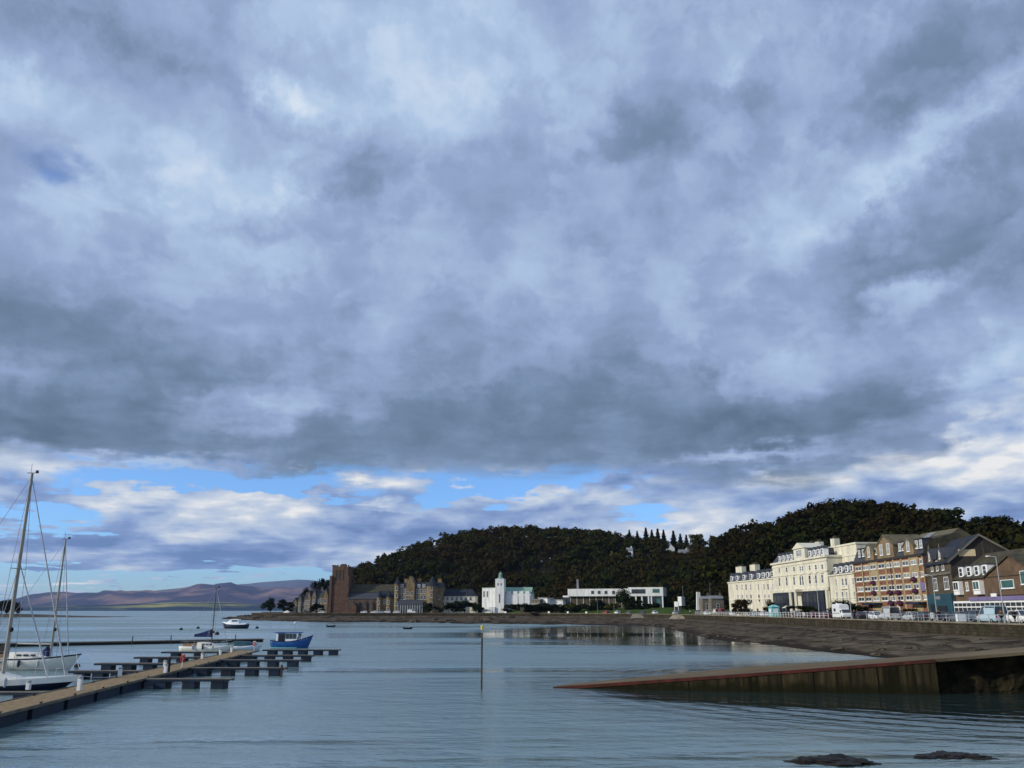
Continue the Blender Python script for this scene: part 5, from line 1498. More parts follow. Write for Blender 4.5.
MB().prism([(-1.1, -1.1), (1.1, -1.1), (1.1, 1.1), (-1.1, 1.1)], .702, zz, [(-.7, -.7), (.7, -.7), (.7, .7), (-.7, .7)]).build('shaft', M['white_wall'], t_)

# ------------------------------------------------------------------ pontoons
# planked deck: dark gaps between boards laid across the walkway
nt = M['timber'].node_tree; b_ = nt.nodes['Principled BSDF']; old = b_.inputs['Base Color'].links[0].from_socket
tc_ = nt.nodes.new('ShaderNodeTexCoord'); s_ = nt.nodes.new('ShaderNodeSeparateXYZ'); nt.links.new(tc_.outputs['Object'], s_.inputs[0])
pp_ = nt.nodes.new('ShaderNodeMath'); pp_.operation = 'PINGPONG'; pp_.inputs[1].default_value = .10; nt.links.new(s_.outputs[0], pp_.inputs[0])
lt_ = nt.nodes.new('ShaderNodeMath'); lt_.operation = 'LESS_THAN'; lt_.inputs[1].default_value = .016; nt.links.new(pp_.outputs[0], lt_.inputs[0])
mx_ = nt.nodes.new('ShaderNodeMix'); mx_.data_type = 'RGBA'; nt.links.new(lt_.outputs[0], mx_.inputs[0]); nt.links.new(old, mx_.inputs[6]); mx_.inputs[7].default_value = (.05, .035, .02, 1); nt.links.new(mx_.outputs[2], b_.inputs['Base Color'])


def pontoon_bay(root, x0, x1, y, w, nf, top=.62):
    """a finger pontoon running along x with its floats"""
    mb = MB(); mb.box(x0, x1, y - w / 2, y + w / 2, top - .10, top); mb.build('deck', M['timber_grey'], root)
    mb = MB(); mb.box(x0, x1, y - w / 2 - .05, y - w / 2 - .004, top - .16, top - .012); mb.box(x0, x1, y + w / 2 + .004, y + w / 2 + .05, top - .16, top - .012)
    mb.build('edge_beam', M['float_blue'], root)
    for k in range(nf):
        c = x0 + (x1 - x0) * (k + 1 - .42) / nf
        o = MB().box(c - .44, c + .44, y - w / 2 - .01, y + w / 2 + .01, -.28, top - .105).build('float', M['float_blue'], root, bevel=.05)


def main_edges(Y):
    """left and right edge of the walkway at a distance"""
    l0, l1 = gp(0, 704, .62), gp(180, 664, .62); r0, r1 = gp(73, 695, .62), gp(180, 669, .62)
    xl = l0.x + (l1.x - l0.x) * (Y - l0.y) / (l1.y - l0.y)
    xr = r0.x + (r1.x - r0.x) * (Y - r0.y) / (r1.y - r0.y)
    return xl, xr


Y0, Y1 = 30.0, gp(268, 650.5, .62).y
a0, b0 = main_edges(Y0); a1, b1 = main_edges(Y1)
cx0, cx1 = (a0 + b0) / 2, (a1 + b1) / 2
w0 = 2.3
d = Vector((cx1 - cx0, Y1 - Y0)); Lw = d.length; angw = math.atan2(d.y, d.x)
wk = thing('pontoon_walkway', 'long sandy-decked pontoon walkway leading out between the berths', 'pontoon', (cx0, Y0, 0), angw)
MB().box(0, Lw, -w0 / 2, w0 / 2, .50, .62).build('deck', M['timber'], wk)
mb = MB()
for s_ in (-1, 1): mb.box(0, Lw, s_ * (w0 / 2 + .03) - .025, s_ * (w0 / 2 + .03) + .025, .54, .66)
mb.build('edge_beam', M['timber_grey'], wk)
n = int(Lw / 4.2)
for k in range(n): MB().box(k * 4.2 + .25, k * 4.2 + 3.95, -w0 / 2 + .08, w0 / 2 - .08, -.3, .497).build('float', M['float_blue'], wk)
CL = MB().box(-.14, .14, -.025, .025, .05, .085).box(-.06, .06, -.03, .03, 0, .052).mesh('cleat')
for k in range(n):
    for s_ in (-1, 1): inst('cleat', CL, wk, (k * 4.2 + 1.2, s_ * (w0 / 2 - .12), .622), mat=M['black'])


def walk_x(Y): return cx0 + (cx1 - cx0) * (Y - Y0) / (Y1 - Y0)


RF = [(232, 678.5, 3), (286, 667.5, 4), (301.5, 659.6, 4), (314, 655.0, 4), (340, 649.4, 5)]
RL = ['nearest right-hand finger pontoon on navy floats', 'second finger pontoon on the right, with the square end post', 'third finger pontoon on the right of the walkway', 'fourth finger pontoon on the right of the walkway', 'farthest and longest finger pontoon, under the blue fishing boat']
for k, ((px, py, nf), lb) in enumerate(zip(RF, RL)):
    p = gp(px, py, .62); xw = walk_x(p.y) + 1.25
    t = thing('finger_pontoon', lb, 'pontoon', (0, 0, 0), group='finger pontoons')
    pontoon_bay(t, xw, p.x, p.y, 1.0 if k < 4 else 1.4, nf)
LF = [(72, 670.5, 4), (97, 663.0, 4), (136, 656.8, 4), (163, 651.6, 3)]
LL = ['left finger pontoon nearest the white yacht bow', 'second left finger pontoon behind the nearest one', 'third finger pontoon on the left, behind two nearer ones', 'farthest left finger pontoon, beside the small white sloop']
for k, ((px, py, nf), lb) in enumerate(zip(LF, LL)):
    p = gp(px, py, .62); xw = walk_x(p.y) - 1.25
    t = thing('finger_pontoon', lb, 'pontoon', (0, 0, 0), group='finger pontoons')
    pontoon_bay(t, p.x, xw, p.y, 1.0, nf)
p = gp(30, 691, .62); t = thing('finger_pontoon', 'pale finger pontoon in the bottom left corner beside the navy yacht', 'pontoon', group='finger pontoons')
pontoon_bay(t, p.x - 14, walk_x(p.y) - 1.25, p.y - .4, .8, 5)
# white power pedestals and piles on the walkway
ped = [(28, 690, 680), (79, 691, 676), (88, 677, 667), (132, 673, 663.5), (167, 667, 660), (202, 659, 652.5), (226, 655, 648.5), (243, 652.5, 646)]
PL = ['white service post beside the navy yacht in the lower left', 'white service post at the widest part of the walkway', 'short white service post behind the white yacht bow', 'white service post left of the dark one on the walkway', 'white service post right of the dark one on the walkway', 'white service post half way along the walkway', 'white service post near the small white sloop', 'farthest white service post near the blue fishing boat']
for k, ((px, pb, pt), lb) in enumerate(zip(ped, PL)):
    q = gp(px, pb, .62); h = at(px, pt, q.y).z - .62
    xs_ = walk_x(q.y) + (-1.0 if k in (0, 2, 4) else 1.0 if k in (1, 3) else -.9)
    t = thing('service_post', lb, 'post', (xs_ if k > 1 else q.x, q.y, .62), group='white posts on the walkway')
    w = .11
    MB().box(-w, w, -w, w, .004, h - .12).build('column', M['white'], t, bevel=.03); MB().lathe((0, 0, h - .118), [(.15, 0), (.15, .06), (.06, .12)], 10).build('cap', M['galv'], t)
q = gp(153, 672, .62); o = MB().lathe((0, 0, 0), [(.12, 0), (.12, 1.0), (.08, 1.05)], 10).build('bollard', M['black']); o.location = (walk_x(q.y) + .9, q.y, .62)
tag(o, 'dark stub post standing on the walkway between two white posts', 'post')
for px, py, lb, m_ in ((182, 664.5, 'red lifebuoy locker on a post beside the walkway', 'red'), (263, 647, 'red and white lifebuoy station at the far end of the walkway', 'red')):
    q = gp(px, py + 4, .62); x = walk_x(q.y) + .85
    t = thing('lifebuoy_station', lb, 'lifebuoy', (x, q.y, .62)); t.scale = (.62, .62, .8)
    MB().tube((0, 0, 0), (0, 0, 1.3), .05).build('post', M['white'], t)
    mb = MB(); ring = []
    for a in range(17):
        th = 2 * math.pi * a / 16; c = Vector((.22 * math.cos(th), -.12, .95 + .22 * math.sin(th)))
        u = Vector((math.cos(th), 0, math.sin(th)))
        ring.append([c + u * .06 * math.cos(k * 1.0472) + Vector((0, .06, 0)) * math.sin(k * 1.0472) for k in range(6)])
    mb.ring(ring).build('ring', M[m_], t, True)
    MB().box(-.25, .25, -.02, .04, .65, 1.3).build('backboard', M['white'] if px > 200 else M['red'], t)
q = gp(285, 668, .62); o = MB().box(-.07, .07, -.07, .07, -.5, .9).build('mooring_pile', M['rust']); o.location = (q.x - .1, q.y - .6, 0); tag(o, 'thin square pile at the end of the second right finger pontoon', 'pile')
# long floating breakwater with its piles
A_, B_ = gp(-60, 645.0, .4), gp(262, 639.2, .4)
dd = B_ - A_; t = thing('breakwater', 'long thin floating breakwater lying across the bay behind the berths', 'breakwater', (A_.x, A_.y, 0), math.atan2(dd.y, dd.x))
MB().box(0, dd.length, -1.1, 1.1, .36, .50).build('deck', M['timber_grey'], t); MB().box(.1, dd.length - .1, -1.0, 1.0, -.4, .357).build('hull', M['black'], t)
for px, lb in ((136, 'thin mooring pile at the middle of the floating breakwater'), (174, 'thin mooring pile on the breakwater left of the small sloop'), (238, 'thin mooring pile on the breakwater right of the small sloop')):
    q = gp(px, 642.3 - (px - 100) * .018, .4); o = MB().lathe((0, 0, -1), [(.08, 0), (.08, 2.2), (.02, 2.3)], 8).build('mooring_pile', M['rust']); o.location = (q.x, q.y - 1.3, 0); tag(o, lb, 'pile')
# the lone mark off the slip
q = gp(481.5, 690, 0); t = thing('channel_pole', 'lone rusty marker pole with yellow top standing in the water', 'pole', (q.x, q.y, 0))
ht = at(481.3, 625, q.y).z
MB().lathe((0, 0, -2.5), [(.062, 0), (.058, ht + 2.0)], 10).build('shaft', M['rust'], t); MB().lathe((0, 0, ht - .3), [(.085, .002), (.085, .26), (.04, .30)], 10).build('top_mark', M['yellow'], t)


# ------------------------------------------------------------------ boats: x forward, z=0 at the waterline
def hull_rings(L, B, F, D, stern=.75, bowrake=.10, sheer=.25, n=16, wl=.0):
    rr = []
    for i in range(n + 1):
        t = i / n
        x = -L / 2 + L * t
        b = B / 2 * (stern + (1 - stern) * math.sin(min(1, t / .45) * math.pi / 2)) if t < .45 else B / 2 * max(.012, 1 - ((t - .45) / .55) ** 2.3)
        f = F * (1 + sheer * (2 * t - .8) ** 2 * (1.2 if t > .4 else .5))
        d = D * math.sin(min(1, .25 + t * 1.6) * math.pi / 2) * (1 - max(0, (t - .72) / .28) ** 2)
        rk = bowrake * L * max(0, (t - .6) / .4) ** 1.5
        prof = []
        for k in range(7):
            a = k / 6
            yy = b * (1 - (1 - a) ** 2.6) if a < 1 else b
            zz = -d + (f + d) * a
            prof.append((x + rk * (a - .5), yy, zz))
        rr.append([(x_, -y_, z_) for x_, y_, z_ in reversed(prof)] + prof)
    return rr


def yacht(name, label, loc, rz, L, B, F, hull_m, mast_x, mast_h, mast_m, stay_x, cover=None, inner=None, heel=0.0, wheel=False, stripe=None, jr=.065, sh=.09, mr=.095):
    t = thing(name, label, 'sailing yacht', loc, rz); t.rotation_euler = (heel, 0, rz)
    rr = hull_rings(L, B, F, .55)
    MB().ring(rr).build('hull', M[hull_m], t, True)
    n = len(rr); dk = [[(r[-1][0], -r[-1][1] * .985, r[-1][2] + .012), (r[-1][0], r[-1][1] * .985, r[-1][2] + .012), (r[-1][0], r[-1][1] * .985, r[-1][2] + .05), (r[-1][0], -r[-1][1] * .985, r[-1][2] + .05)] for r in rr]
    MB().ring(dk).build('deck', M['gelcoat'], t)
    if stripe:
        st = []
        for r in rr:
            x, y, z = r[-1]; st.append([(x, -y - .015, z - sh), (x, y + .015, z - sh), (x, y + .015, z + .02), (x, -y - .015, z + .02)])
        MB().ring(st).build('rubbing_strake', M[stripe], t)
    zd = F + .05
    c0, c1 = -L * .16, L * .22
    mb = MB(); mb.ring([[(x, -w, zd), (x, w, zd), (x, w * .82, zd + h), (x, -w * .82, zd + h)] for x, w, h in ((c0, B * .30, .48), (c0 + .5, B * .31, .5), (L * .08, B * .28, .44), (c1, B * .16, .10))])
    cb = mb.build('cabin', M['gelcoat'], t)
    for s_ in (-1, 1):
        for k in range(3):
            x = c0 + .7 + k * L * .075; MB().box(x, x + L * .05, s_ * B * .285 - .03, s_ * B * .285 + .03, zd + .17, zd + .33).build('cabin_window', M['glass'], cb)
    mb = MB(); mb.ring([[(x, -w, zd + .001), (x, w, zd + .001), (x, w, zd + .3), (x, -w, zd + .3)] for x, w in ((-L * .44, B * .24), (c0 - .02, B * .29))]); mb.build('cockpit_coaming', M['teak'], t)
    m = MB().lathe((mast_x, 0, zd), [(mr, 0), (mr * .95, mast_h * .6), (mr * .7, mast_h)], 8).build('mast', M[mast_m], t)
    MB().box(mast_x - .05, mast_x + .05, -B * .30, B * .30, zd + mast_h * .52, zd + mast_h * .52 + .05).build('spreader', M['alloy'], m)
    MB().box(mast_x - .35, mast_x + .45, -.02, .02, zd + mast_h + .02, zd + mast_h + .06).box(mast_x + .25, mast_x + .40, -.05, .05, zd + mast_h + .06, zd + mast_h + .22).tube((mast_x - .1, 0, zd + mast_h), (mast_x - .1, 0, zd + mast_h + .7), .012).build('masthead_unit', M['black'], m)
    MB().lathe((mast_x + .13, 0, zd + mast_h * .22), [(.1, 0), (.14, .12), (.1, .28)], 8).build('steaming_light', M['black'], m)
    top = (mast_x, 0, zd + mast_h * .985)
    mb = MB(); r_ = .016
    for s_ in (-1, 1):
        mb.tube(top, (mast_x, s_ * B * .30, zd + mast_h * .54), r_).tube((mast_x, s_ * B * .30, zd + mast_h * .54), (mast_x - .1, s_ * B * .46, zd), r_)
        mb.tube((mast_x, 0, zd + mast_h * .53), (mast_x - .5, s_ * B * .46, zd), r_)
    mb.tube(top, (-L * .48, 0, zd + .1), r_)
    mb.build('rigging', M['wire'], t)
    f0 = Vector(top); f1 = Vector((stay_x, 0, zd + .25))
    MB().tube(f0, f1, .03, jr, 8).build('furled_jib', M['sail'], t)
    if inner:
        MB().tube((mast_x, 0, zd + mast_h * .56), (inner, 0, zd + .2), .035, .07, 8).build('furled_staysail', M['sail'], t)
    bl = L * .36
    mb = MB().tube((mast_x - .1, 0, zd + 1.15), (mast_x - bl, 0, zd + 1.2), .07, .06, 8).build('boom', M['alloy'], t)
    if cover:
        rr = []
        for k in range(7):
            a = k / 6; x = mast_x - .08 - (bl - .1) * a; h = .62 * (1 - a) ** 1.3 + .26
            rr.append([(x, -.14, zd + 1.12), (x, .14, zd + 1.12), (x, .1, zd + 1.2 + h * .7), (x, 0, zd + 1.2 + h), (x, -.1, zd + 1.2 + h * .7)])
        MB().ring(rr).build('sail_cover', M[cover], t)
    # pulpit, guard wires
    mb = MB(); xb = L * .46
    pts = [(xb - .9, B * .18, zd), (xb - .9, B * .18, zd + .62), (xb + .25, 0, zd + .72), (xb - .9, -B * .18, zd + .62), (xb - .9, -B * .18, zd)]
    mb.path(pts, .02); mb.build('pulpit', M['galv'], t)
    mb = MB(); prev = {}; prev0 = {}
    for k in range(7):
        x = -L * .46 + k * L * .14; tt = (x + L / 2) / L
        i = min(len(rr) - 1, 3)
        yb = B / 2 * (.75 + .25 * math.sin(min(1, tt / .45) * math.pi / 2)) if tt < .45 else B / 2 * (1 - ((tt - .45) / .55) ** 2.3)
        for s_ in (-1, 1):
            mb.tube((x, s_ * yb * .95, zd - .02), (x, s_ * yb * .95, zd + .6), .014)
            if not k: prev0[s_] = s_ * yb * .95
            if k: mb.tube(prev[s_], (x, s_ * yb * .95, zd + .58), .008)
            prev[s_] = (x, s_ * yb * .95, zd + .58)
    mb.tube((-L * .46, prev0[-1], zd + .58), (-L * .46, prev0[1], zd + .58), .012)
    mb.build('guard_rail', M['galv'], t)
    if wheel:
        mb = MB(); mb.box(-L * .30, -L * .22, -.18, .18, zd + .3, zd + 1.05); mb.tube((-L * .26, 0, zd + 1.0), (-L * .26, 0, zd + 1.55), .05); mb.build('steering_pedestal', M['black'], t)
        mb = MB(); mb.ring([[(x, -.3, zd + .1), (x, .3, zd + .1), (x + .05, .22, zd + h), (x + .05, -.22, zd + h)] for x, h in ((mast_x - .75, .5), (mast_x - .35, .95), (mast_x - .12, .2))]); mb.build('sail_bag', M['canvas'], t)
    for k in range(3):
        x = -L * .2 + k * L * .2; MB().lathe((x, -B * .47 - .14, .25), [(.03, 0), (.12, .1), (.12, .5), (.03, .6)], 8).build('fender', M['navy'] if k % 2 else M['sail'], t)
    return t


# white-hulled yacht, bow to the right
bow = gp(72, 669.5, 0)
L = 8.6
yacht('white_yacht', 'white-hulled yacht with dark strake and furled jib, bow pointing at the finger pontoons', (bow.x - L / 2 + .35, bow.y, 0), R(-3), L, 2.5, .92, 'gelcoat', 1.95, at(67, 537.5, bow.y).z - 1.15, 'spruce', 3.55, inner=None, wheel=True, stripe='navy')
# nearer yacht with the tall mast
bow2 = at(73, 674, 58.5)
L = 11.5
zd2 = .76
b2 = thing('x', None, None); bpy.data.objects.remove(b2)
ym = bow2.y
mx = at(3.5, 668, ym).x
y2x = bow2.x - L / 2 - .1
mh = at(30.0, 466, ym).z - 1.17
yacht('navy_yacht', 'near navy-hulled yacht with white deck edge and the tallest mast in the marina', (y2x, ym, 0), R(2), L, 3.1, .60, 'navy', mx - y2x, mh, 'spruce', at(67, 653, ym).x - y2x, inner=at(49, 657, ym).x - y2x, stripe='gelcoat', sh=.32, mr=.13)
# small sloop with blue sail cover
q = gp(206, 651.5, 0); L = 6.4
yacht('small_sloop', 'small white sloop with blue sail cover moored behind the berths', (q.x, q.y, 0), R(-4), L, 2.1, .58, 'gelcoat', at(212, 640, q.y).x - q.x, at(213, 586.5, q.y).z - .8, 'rust', at(228, 643, q.y).x - q.x, cover='canvas', jr=.04, mr=.06)


def motor_boat():
    q = gp(291, 648.0, 0); t = thing('fishing_boat', 'blue fishing boat with pale wheelhouse and dark cabin door', 'fishing boat', (q.x, q.y, 0), R(-6))
    t.scale = (.82, .82, .86)
    L, B, F = 6.6, 2.4, 1.0
    rr = hull_rings(L, B, F, .5, .85, .12, .55)
    MB().ring(rr).build('hull', M['boat_blue'], t, True)
    dk = [[(r[-1][0], -r[-1][1] * .98, r[-1][2] - .25), (r[-1][0], r[-1][1] * .98, r[-1][2] - .25), (r[-1][0], r[-1][1] * .98, r[-1][2] - .2), (r[-1][0], -r[-1][1] * .98, r[-1][2] - .2)] for r in rr]
    st = []
    for r in rr:
        x, y, z = r[-1]; st.append([(x, -y - .05, z - .06), (x, y + .05, z - .06), (x, y + .05, z + .05), (x, -y - .05, z + .05)])
    MB().ring(st).build('gunwale', M['navy'], t); 
    w = MB().ring([[(x, -.85, F + .04), (x, .85, F + .04), (x + o, .8, F + 1.35), (x + o, -.8, F + 1.35)] for x, o in ((-2.4, 0), (1.1, .35))]).build('wheelhouse', M['boat_white'], t)
    MB().box(-2.75, 1.7, -.98, .98, F + 1.352, F + 1.45).build('cabin_roof', M['boat_blue'], w)
    MB().box(-2.0, -.85, -.90, -.845, F + .06, F + 1.25).build('door', M['shop_dark'], w)
    for x in (-.70, -.08, .54): MB().box(x, x + .50, -.90, -.835, F + .45, F + 1.18).build('cabin_window', M['glass'], w)
    for y in (-.5, .05): MB().box(1.38, 1.42, y, y + .5, F + .6, F + 1.15).build('windscreen', M['glass'], w)
    MB().tube((-.2, 0, F + 1.45), (-.2, 0, F + 3.1), .03).tube((.4, .3, F + 1.45), (.4, .3, F + 2.7), .025).tube((-.2, -.3, F + 2.5), (-.2, .3, F + 2.5), .02).build('mast', M['galv'], t)
    MB().lathe((.4, .3, F + 2.7), [(.2, 0), (.28, .1), (.28, .22), (.1, .3)], 12).build('radar_dome', M['boat_white'], t)
    mb = MB(); p_ = []
    for k in range(6):
        x = 1.3 + k * .36; y = max(.1, 1.05 * (1 - (k / 5.6) ** 2)); p_.append((x, y))
    for s_ in (-1, 1):
        for x, y in p_: mb.tube((x, s_ * y, F + .2), (x, s_ * y, F + .85), .02)
        mb.path([(x, s_ * y, F + .85) for x, y in p_], .02)
    mb.build('bow_rail', M['boat_white'], t)
    mb = MB(); ring = []
    for a in range(13):
        th = 2 * math.pi * a / 12; c = Vector((-2.35, 0, F + .75)) + Vector((0, .33 * math.cos(th), .33 * math.sin(th)))
        u = Vector((0, math.cos(th), math.sin(th))); ring.append([c + u * .09 * math.cos(k * 1.0472) + Vector((.09, 0, 0)) * math.sin(k * 1.0472) for k in range(6)])
    mb.ring(ring).build('lifebuoy', M['black'], t)
    MB().ring([[(x, -y - .02, .02), (x, y + .02, .02), (x, y + .02, .12), (x, -y - .02, .12)] for x, y in ((r[2][0], max(.02, r[-4][1])) for r in rr[:12])]).build('boot_top', M['teal'], t)


motor_boat()
def rope(a, c, label, sag=.18):
    a, c = Vector(a), Vector(c); pts = [a.lerp(c, k / 8) - Vector((0, 0, sag * 4 * (k / 8) * (1 - k / 8))) for k in range(9)]
    tag(MB().path(pts, .022, 5).build('mooring_rope', M['sail']), label, 'rope')


rope((bow2.x + .1, ym, .95), (walk_x(ym + 3) - 1.0, ym + 3.0, .70), 'pale mooring rope from the bow of the navy yacht to the walkway')
rope((bow.x + .2, bow.y, 1.35), (gp(72, 670.5, .62).x + .6, gp(72, 670.5, .62).y, .70), 'pale mooring rope from the bow of the white yacht to the finger pontoon')
# low teal-covered tender left of it
q = gp(243, 650.5, 0); t = thing('tender', 'low tender with dark teal cover tied astern of the blue fishing boat', 'boat', (q.x, q.y, 0), R(-4))
MB().ring(hull_rings(4.6, 1.8, .55, .25, .9)).build('hull', M['boat_white'], t, True)
MB().ring([[(x, -w, .56), (x, w, .56), (x, w * .5, h), (x, -w * .5, h)] for x, w, h in ((-2.1, .75, .8), (-1, .85, 1.15), (.6, .8, 1.1), (1.9, .2, .75))]).build('cover', M['shop_blue'], t)
# cruiser moored off the point
q = gp(235, 628.6, 0); t = thing('cabin_cruiser', 'white-topped cabin cruiser with dark hull moored off the rocky point', 'motor boat', (q.x, q.y, 0), R(172))
k_ = q.y / 215 * 1.0
L, B, F = 6.3 * k_, 2.3 * k_, .95 * k_
MB().ring(hull_rings(L, B, F, .5, .85, .08, .3)).build('hull', M['navy'], t, True)
MB().ring([[(r[-1][0], -r[-1][1] - .03, r[-1][2] - .02), (r[-1][0], r[-1][1] + .03, r[-1][2] - .02), (r[-1][0], r[-1][1] * .95, r[-1][2] + .3), (r[-1][0], -r[-1][1] * .95, r[-1][2] + .3)] for r in hull_rings(L, B, F, .5, .85, .08, .3)]).build('deck', M['boat_white'], t)
c = MB().ring([[(x, -w, F + .2), (x, w, F + .2), (x + .3, w * .85, F + h), (x + .3, -w * .85, F + h)] for x, w, h in ((-L * .2, B * .38, 1.5), (L * .10, B * .36, 1.45), (L * .3, B * .2, .5))]).build('cabin', M['boat_white'], t)
for s_ in (-1, 1): MB().box(-L * .14, L * .10, s_ * B * .34 - .04, s_ * B * .34 + .04, F + .8, F + 1.2).build('cabin_window', M['glass'], c)
for px, py, L_, lb in ((331, 627, 2.6, 'tiny dark dinghy moored off the cathedral shore'), (408, 629.2, 2.4, 'tiny dark dinghy moored below the sandstone hotel')):
    q = gp(px, py, 0); t = thing('dinghy', lb, 'dinghy', (q.x, q.y, 0), R(5)); MB().ring(hull_rings(L_, 1.1, .45, .15, .8)).build('hull', M['navy'], t, True)
    MB().box(-.5, -.3, -.45, .45, .42, .47).box(.4, .6, -.4, .4, .42, .47).build('thwart', M['teak'], t); MB().box(-L_ / 2 - .15, -L_ / 2 + .1, -.15, .15, .1, .75).build('outboard', M['black'], t)
BL = ['dark mooring buoy nearest the moored cruiser', 'dark mooring buoy left of the other far buoys', 'dark mooring buoy between the cruiser and the fishing boat', 'dark mooring buoy near the bow of the white yacht', 'dark mooring buoy behind the breakwater near the small sloop']
by = MB().lathe((0, 0, -.15), [(.05, 0), (.4, .1), (.45, .35), (.25, .6), (.05, .65), (.05, .85)], 10).mesh('mooring_buoy', True); by.materials.append(M['black'])
for (px, py), lb in zip(((198, 628.6), (181, 630), (257, 628.4), (77, 667), (217, 634.5)), BL):
    q = gp(px, py, 0); s_ = .9 if py > 640 else 1.1
    tag(inst('mooring_buoy', by, None, q, scale=(s_ * .7,) * 3 if py > 640 else (s_,) * 3), lb, 'buoy', 'mooring buoys in the bay')

# ------------------------------------------------------------------ vehicles: x forward, z=0 on the road
WH = (MB().ring([[(r * math.cos(2 * math.pi * k / 16), y, r * math.sin(2 * math.pi * k / 16)) for k in range(16)] for r, y in ((.20, -.095), (.30, -.10), (.32, -.06), (.32, .06), (.30, .10), (.20, .095))]).mesh('wheel', True),
      MB().ring([[(r * math.cos(2 * math.pi * k / 16), y, r * math.sin(2 * math.pi * k / 16)) for k in range(16)] for r, y in ((.19, -.108), (.04, -.115), (.04, .115), (.19, .108))]).mesh('rim', True))
PAINT = {}


def paint(rgb):
    if rgb not in PAINT:
        PAINT[rgb] = mat('car_paint', rgb, .28, .05, 2, spec=.6)
    return PAINT[rgb]


def car_mesh(kind):
    """body and glasshouse as two lofted shells"""
    if kind == 'hatch': L, W, prof, gl = 4.0, 1.74, [(-2.0, .30, .86), (-1.9, .24, .98), (-1.0, .22, .96), (.6, .22, .94), (1.35, .22, .86), (1.85, .26, .74), (2.0, .32, .58)], [(-1.92, .98, .70, .0), (-1.55, .96, .66, .50), (-.2, .95, .66, .56), (.30, .94, .66, .50), (1.15, .90, .72, .0)]
    elif kind == 'saloon': L, W, prof, gl = 4.5, 1.78, [(-2.25, .30, .84), (-2.1, .24, .95), (-1.2, .22, .95), (.7, .22, .92), (1.5, .22, .84), (2.1, .26, .72), (2.25, .32, .58)], [(-1.75, .95, .72, 0), (-1.05, .95, .66, .46), (-.2, .95, .66, .52), (.35, .94, .66, .46), (1.15, .90, .74, 0)]
    elif kind == 'suv': L, W, prof, gl = 4.5, 1.86, [(-2.2, .38, 1.0), (-2.1, .30, 1.1), (-1.0, .28, 1.1), (.7, .28, 1.08), (1.5, .28, 1.02), (2.0, .32, .92), (2.2, .40, .7)], [(-2.08, 1.1, .76, 0), (-1.8, 1.1, .72, .56), (-.2, 1.1, .72, .64), (.35, 1.08, .72, .58), (1.05, 1.06, .78, 0)]
    else: L, W, prof, gl = 5.2, 1.98, [(-2.6, .40, 1.15), (-2.5, .32, 1.25), (0, .30, 1.25), (1.2, .30, 1.2), (1.7, .30, 1.08), (2.4, .34, .92), (2.6, .42, .7)], [(-2.58, 1.25, .96, 0), (-2.5, 1.25, .93, 1.0), (0, 1.25, .92, 1.06), (1.0, 1.22, .90, .92), (1.75, 1.08, .86, 0)]
    body = MB(); h = W / 2
    body.ring([[(x, -h * .90 * k, z0), (x, h * .90 * k, z0), (x, h * k, z0 + .22), (x, h * k, z1 - .14), (x, h * .92 * k, z1), (x, -h * .92 * k, z1), (x, -h * k, z1 - .14), (x, -h * k, z0 + .22)] for (x, z0, z1), k in zip(prof, (.90, .96, 1, 1, 1, .95, .84))])
    top = MB()
    top.ring([[(x, -w, z - .02), (x, w, z - .02), (x, w * .82, z + dz + .002), (x, -w * .82, z + dz + .002)] for x, z, w, dz in gl])
    roof = MB(); rs = [g for g in gl if g[3] > .3]
    roof.ring([[(x, -w * .83, z + dz - .005), (x, w * .83, z + dz - .005), (x, w * .74, z + dz + .06), (x, -w * .74, z + dz + .06)] for x, z, w, dz in rs])
    for s_ in (-1, 1):
        for (a, c) in zip(gl, gl[1:]):
            roof.tube((a[0], s_ * a[2] * (.84 if a[3] else 1.0), a[1] + a[3]), (c[0], s_ * c[2] * (.84 if c[3] else 1.0), c[1] + c[3]), .05, .05, 5)
        xm = gl[2][0]; roof.tube((xm, s_ * gl[2][2], gl[2][1]), (xm, s_ * gl[2][2] * .84, gl[2][1] + gl[2][3]), .05, .05, 5)
        if kind == 'van': roof.box(gl[0][0] + .1, .15, s_ * .905 - .03, s_ * .905 + .03, 1.24, 2.05)
    hl = MB().box(L / 2 - .22, L / 2 - .03, -.10, .10, .60, .76).mesh('headlight'); tl = MB().box(-L / 2 - .01, -L / 2 + .14, -.09, .09, .68, .92).mesh('tail_light')
    pl = MB().box(-.26, .26, -.015, .015, 0, .12).mesh('number_plate')
    return dict(L=L, W=W, body=body.mesh('body'), glass=top.mesh('windows'), roof=roof.mesh('roof'), hl=hl, tl=tl, pl=pl)


CARK = {k: car_mesh(k) for k in ('hatch', 'saloon', 'suv', 'van')}


def car(kind, rgb, x, y, rz, label, z=3.244, group='vehicles along the esplanade', s=1.0):
    c = CARK[kind]
    t = thing({'van': 'van'}.get(kind, 'parked_car'), label, 'van' if kind == 'van' else 'car', (x, y, z), rz, group)
    t.scale = (s, s, s)
    bd = inst('body', c['body'], t, mat=paint(rgb)); inst('windows', c['glass'], t, mat=M['glass']); inst('roof', c['roof'], t, mat=paint(rgb))
    zz = .32
    for sx in (-1, 1):
        for sy in (-1, 1):
            w = inst('wheel', WH[0], t, (sx * c['L'] * .31, sy * (c['W'] / 2 - .10), zz), mat=M['black']); inst('rim', WH[1], w, mat=M['chrome'])
    for sy in (-1, 1):
        inst('headlight', c['hl'], t, (0, sy * c['W'] * .36, .05 if kind in ('suv', 'van') else 0), mat=M['chrome']); inst('tail_light', c['tl'], t, (0, sy * c['W'] * .38, .1 if kind in ('suv', 'van') else 0), mat=M['red'])
    inst('number_plate', c['pl'], t, (c['L'] / 2, 0, .42), (0, 0, R(90)), M['white'])
    return t


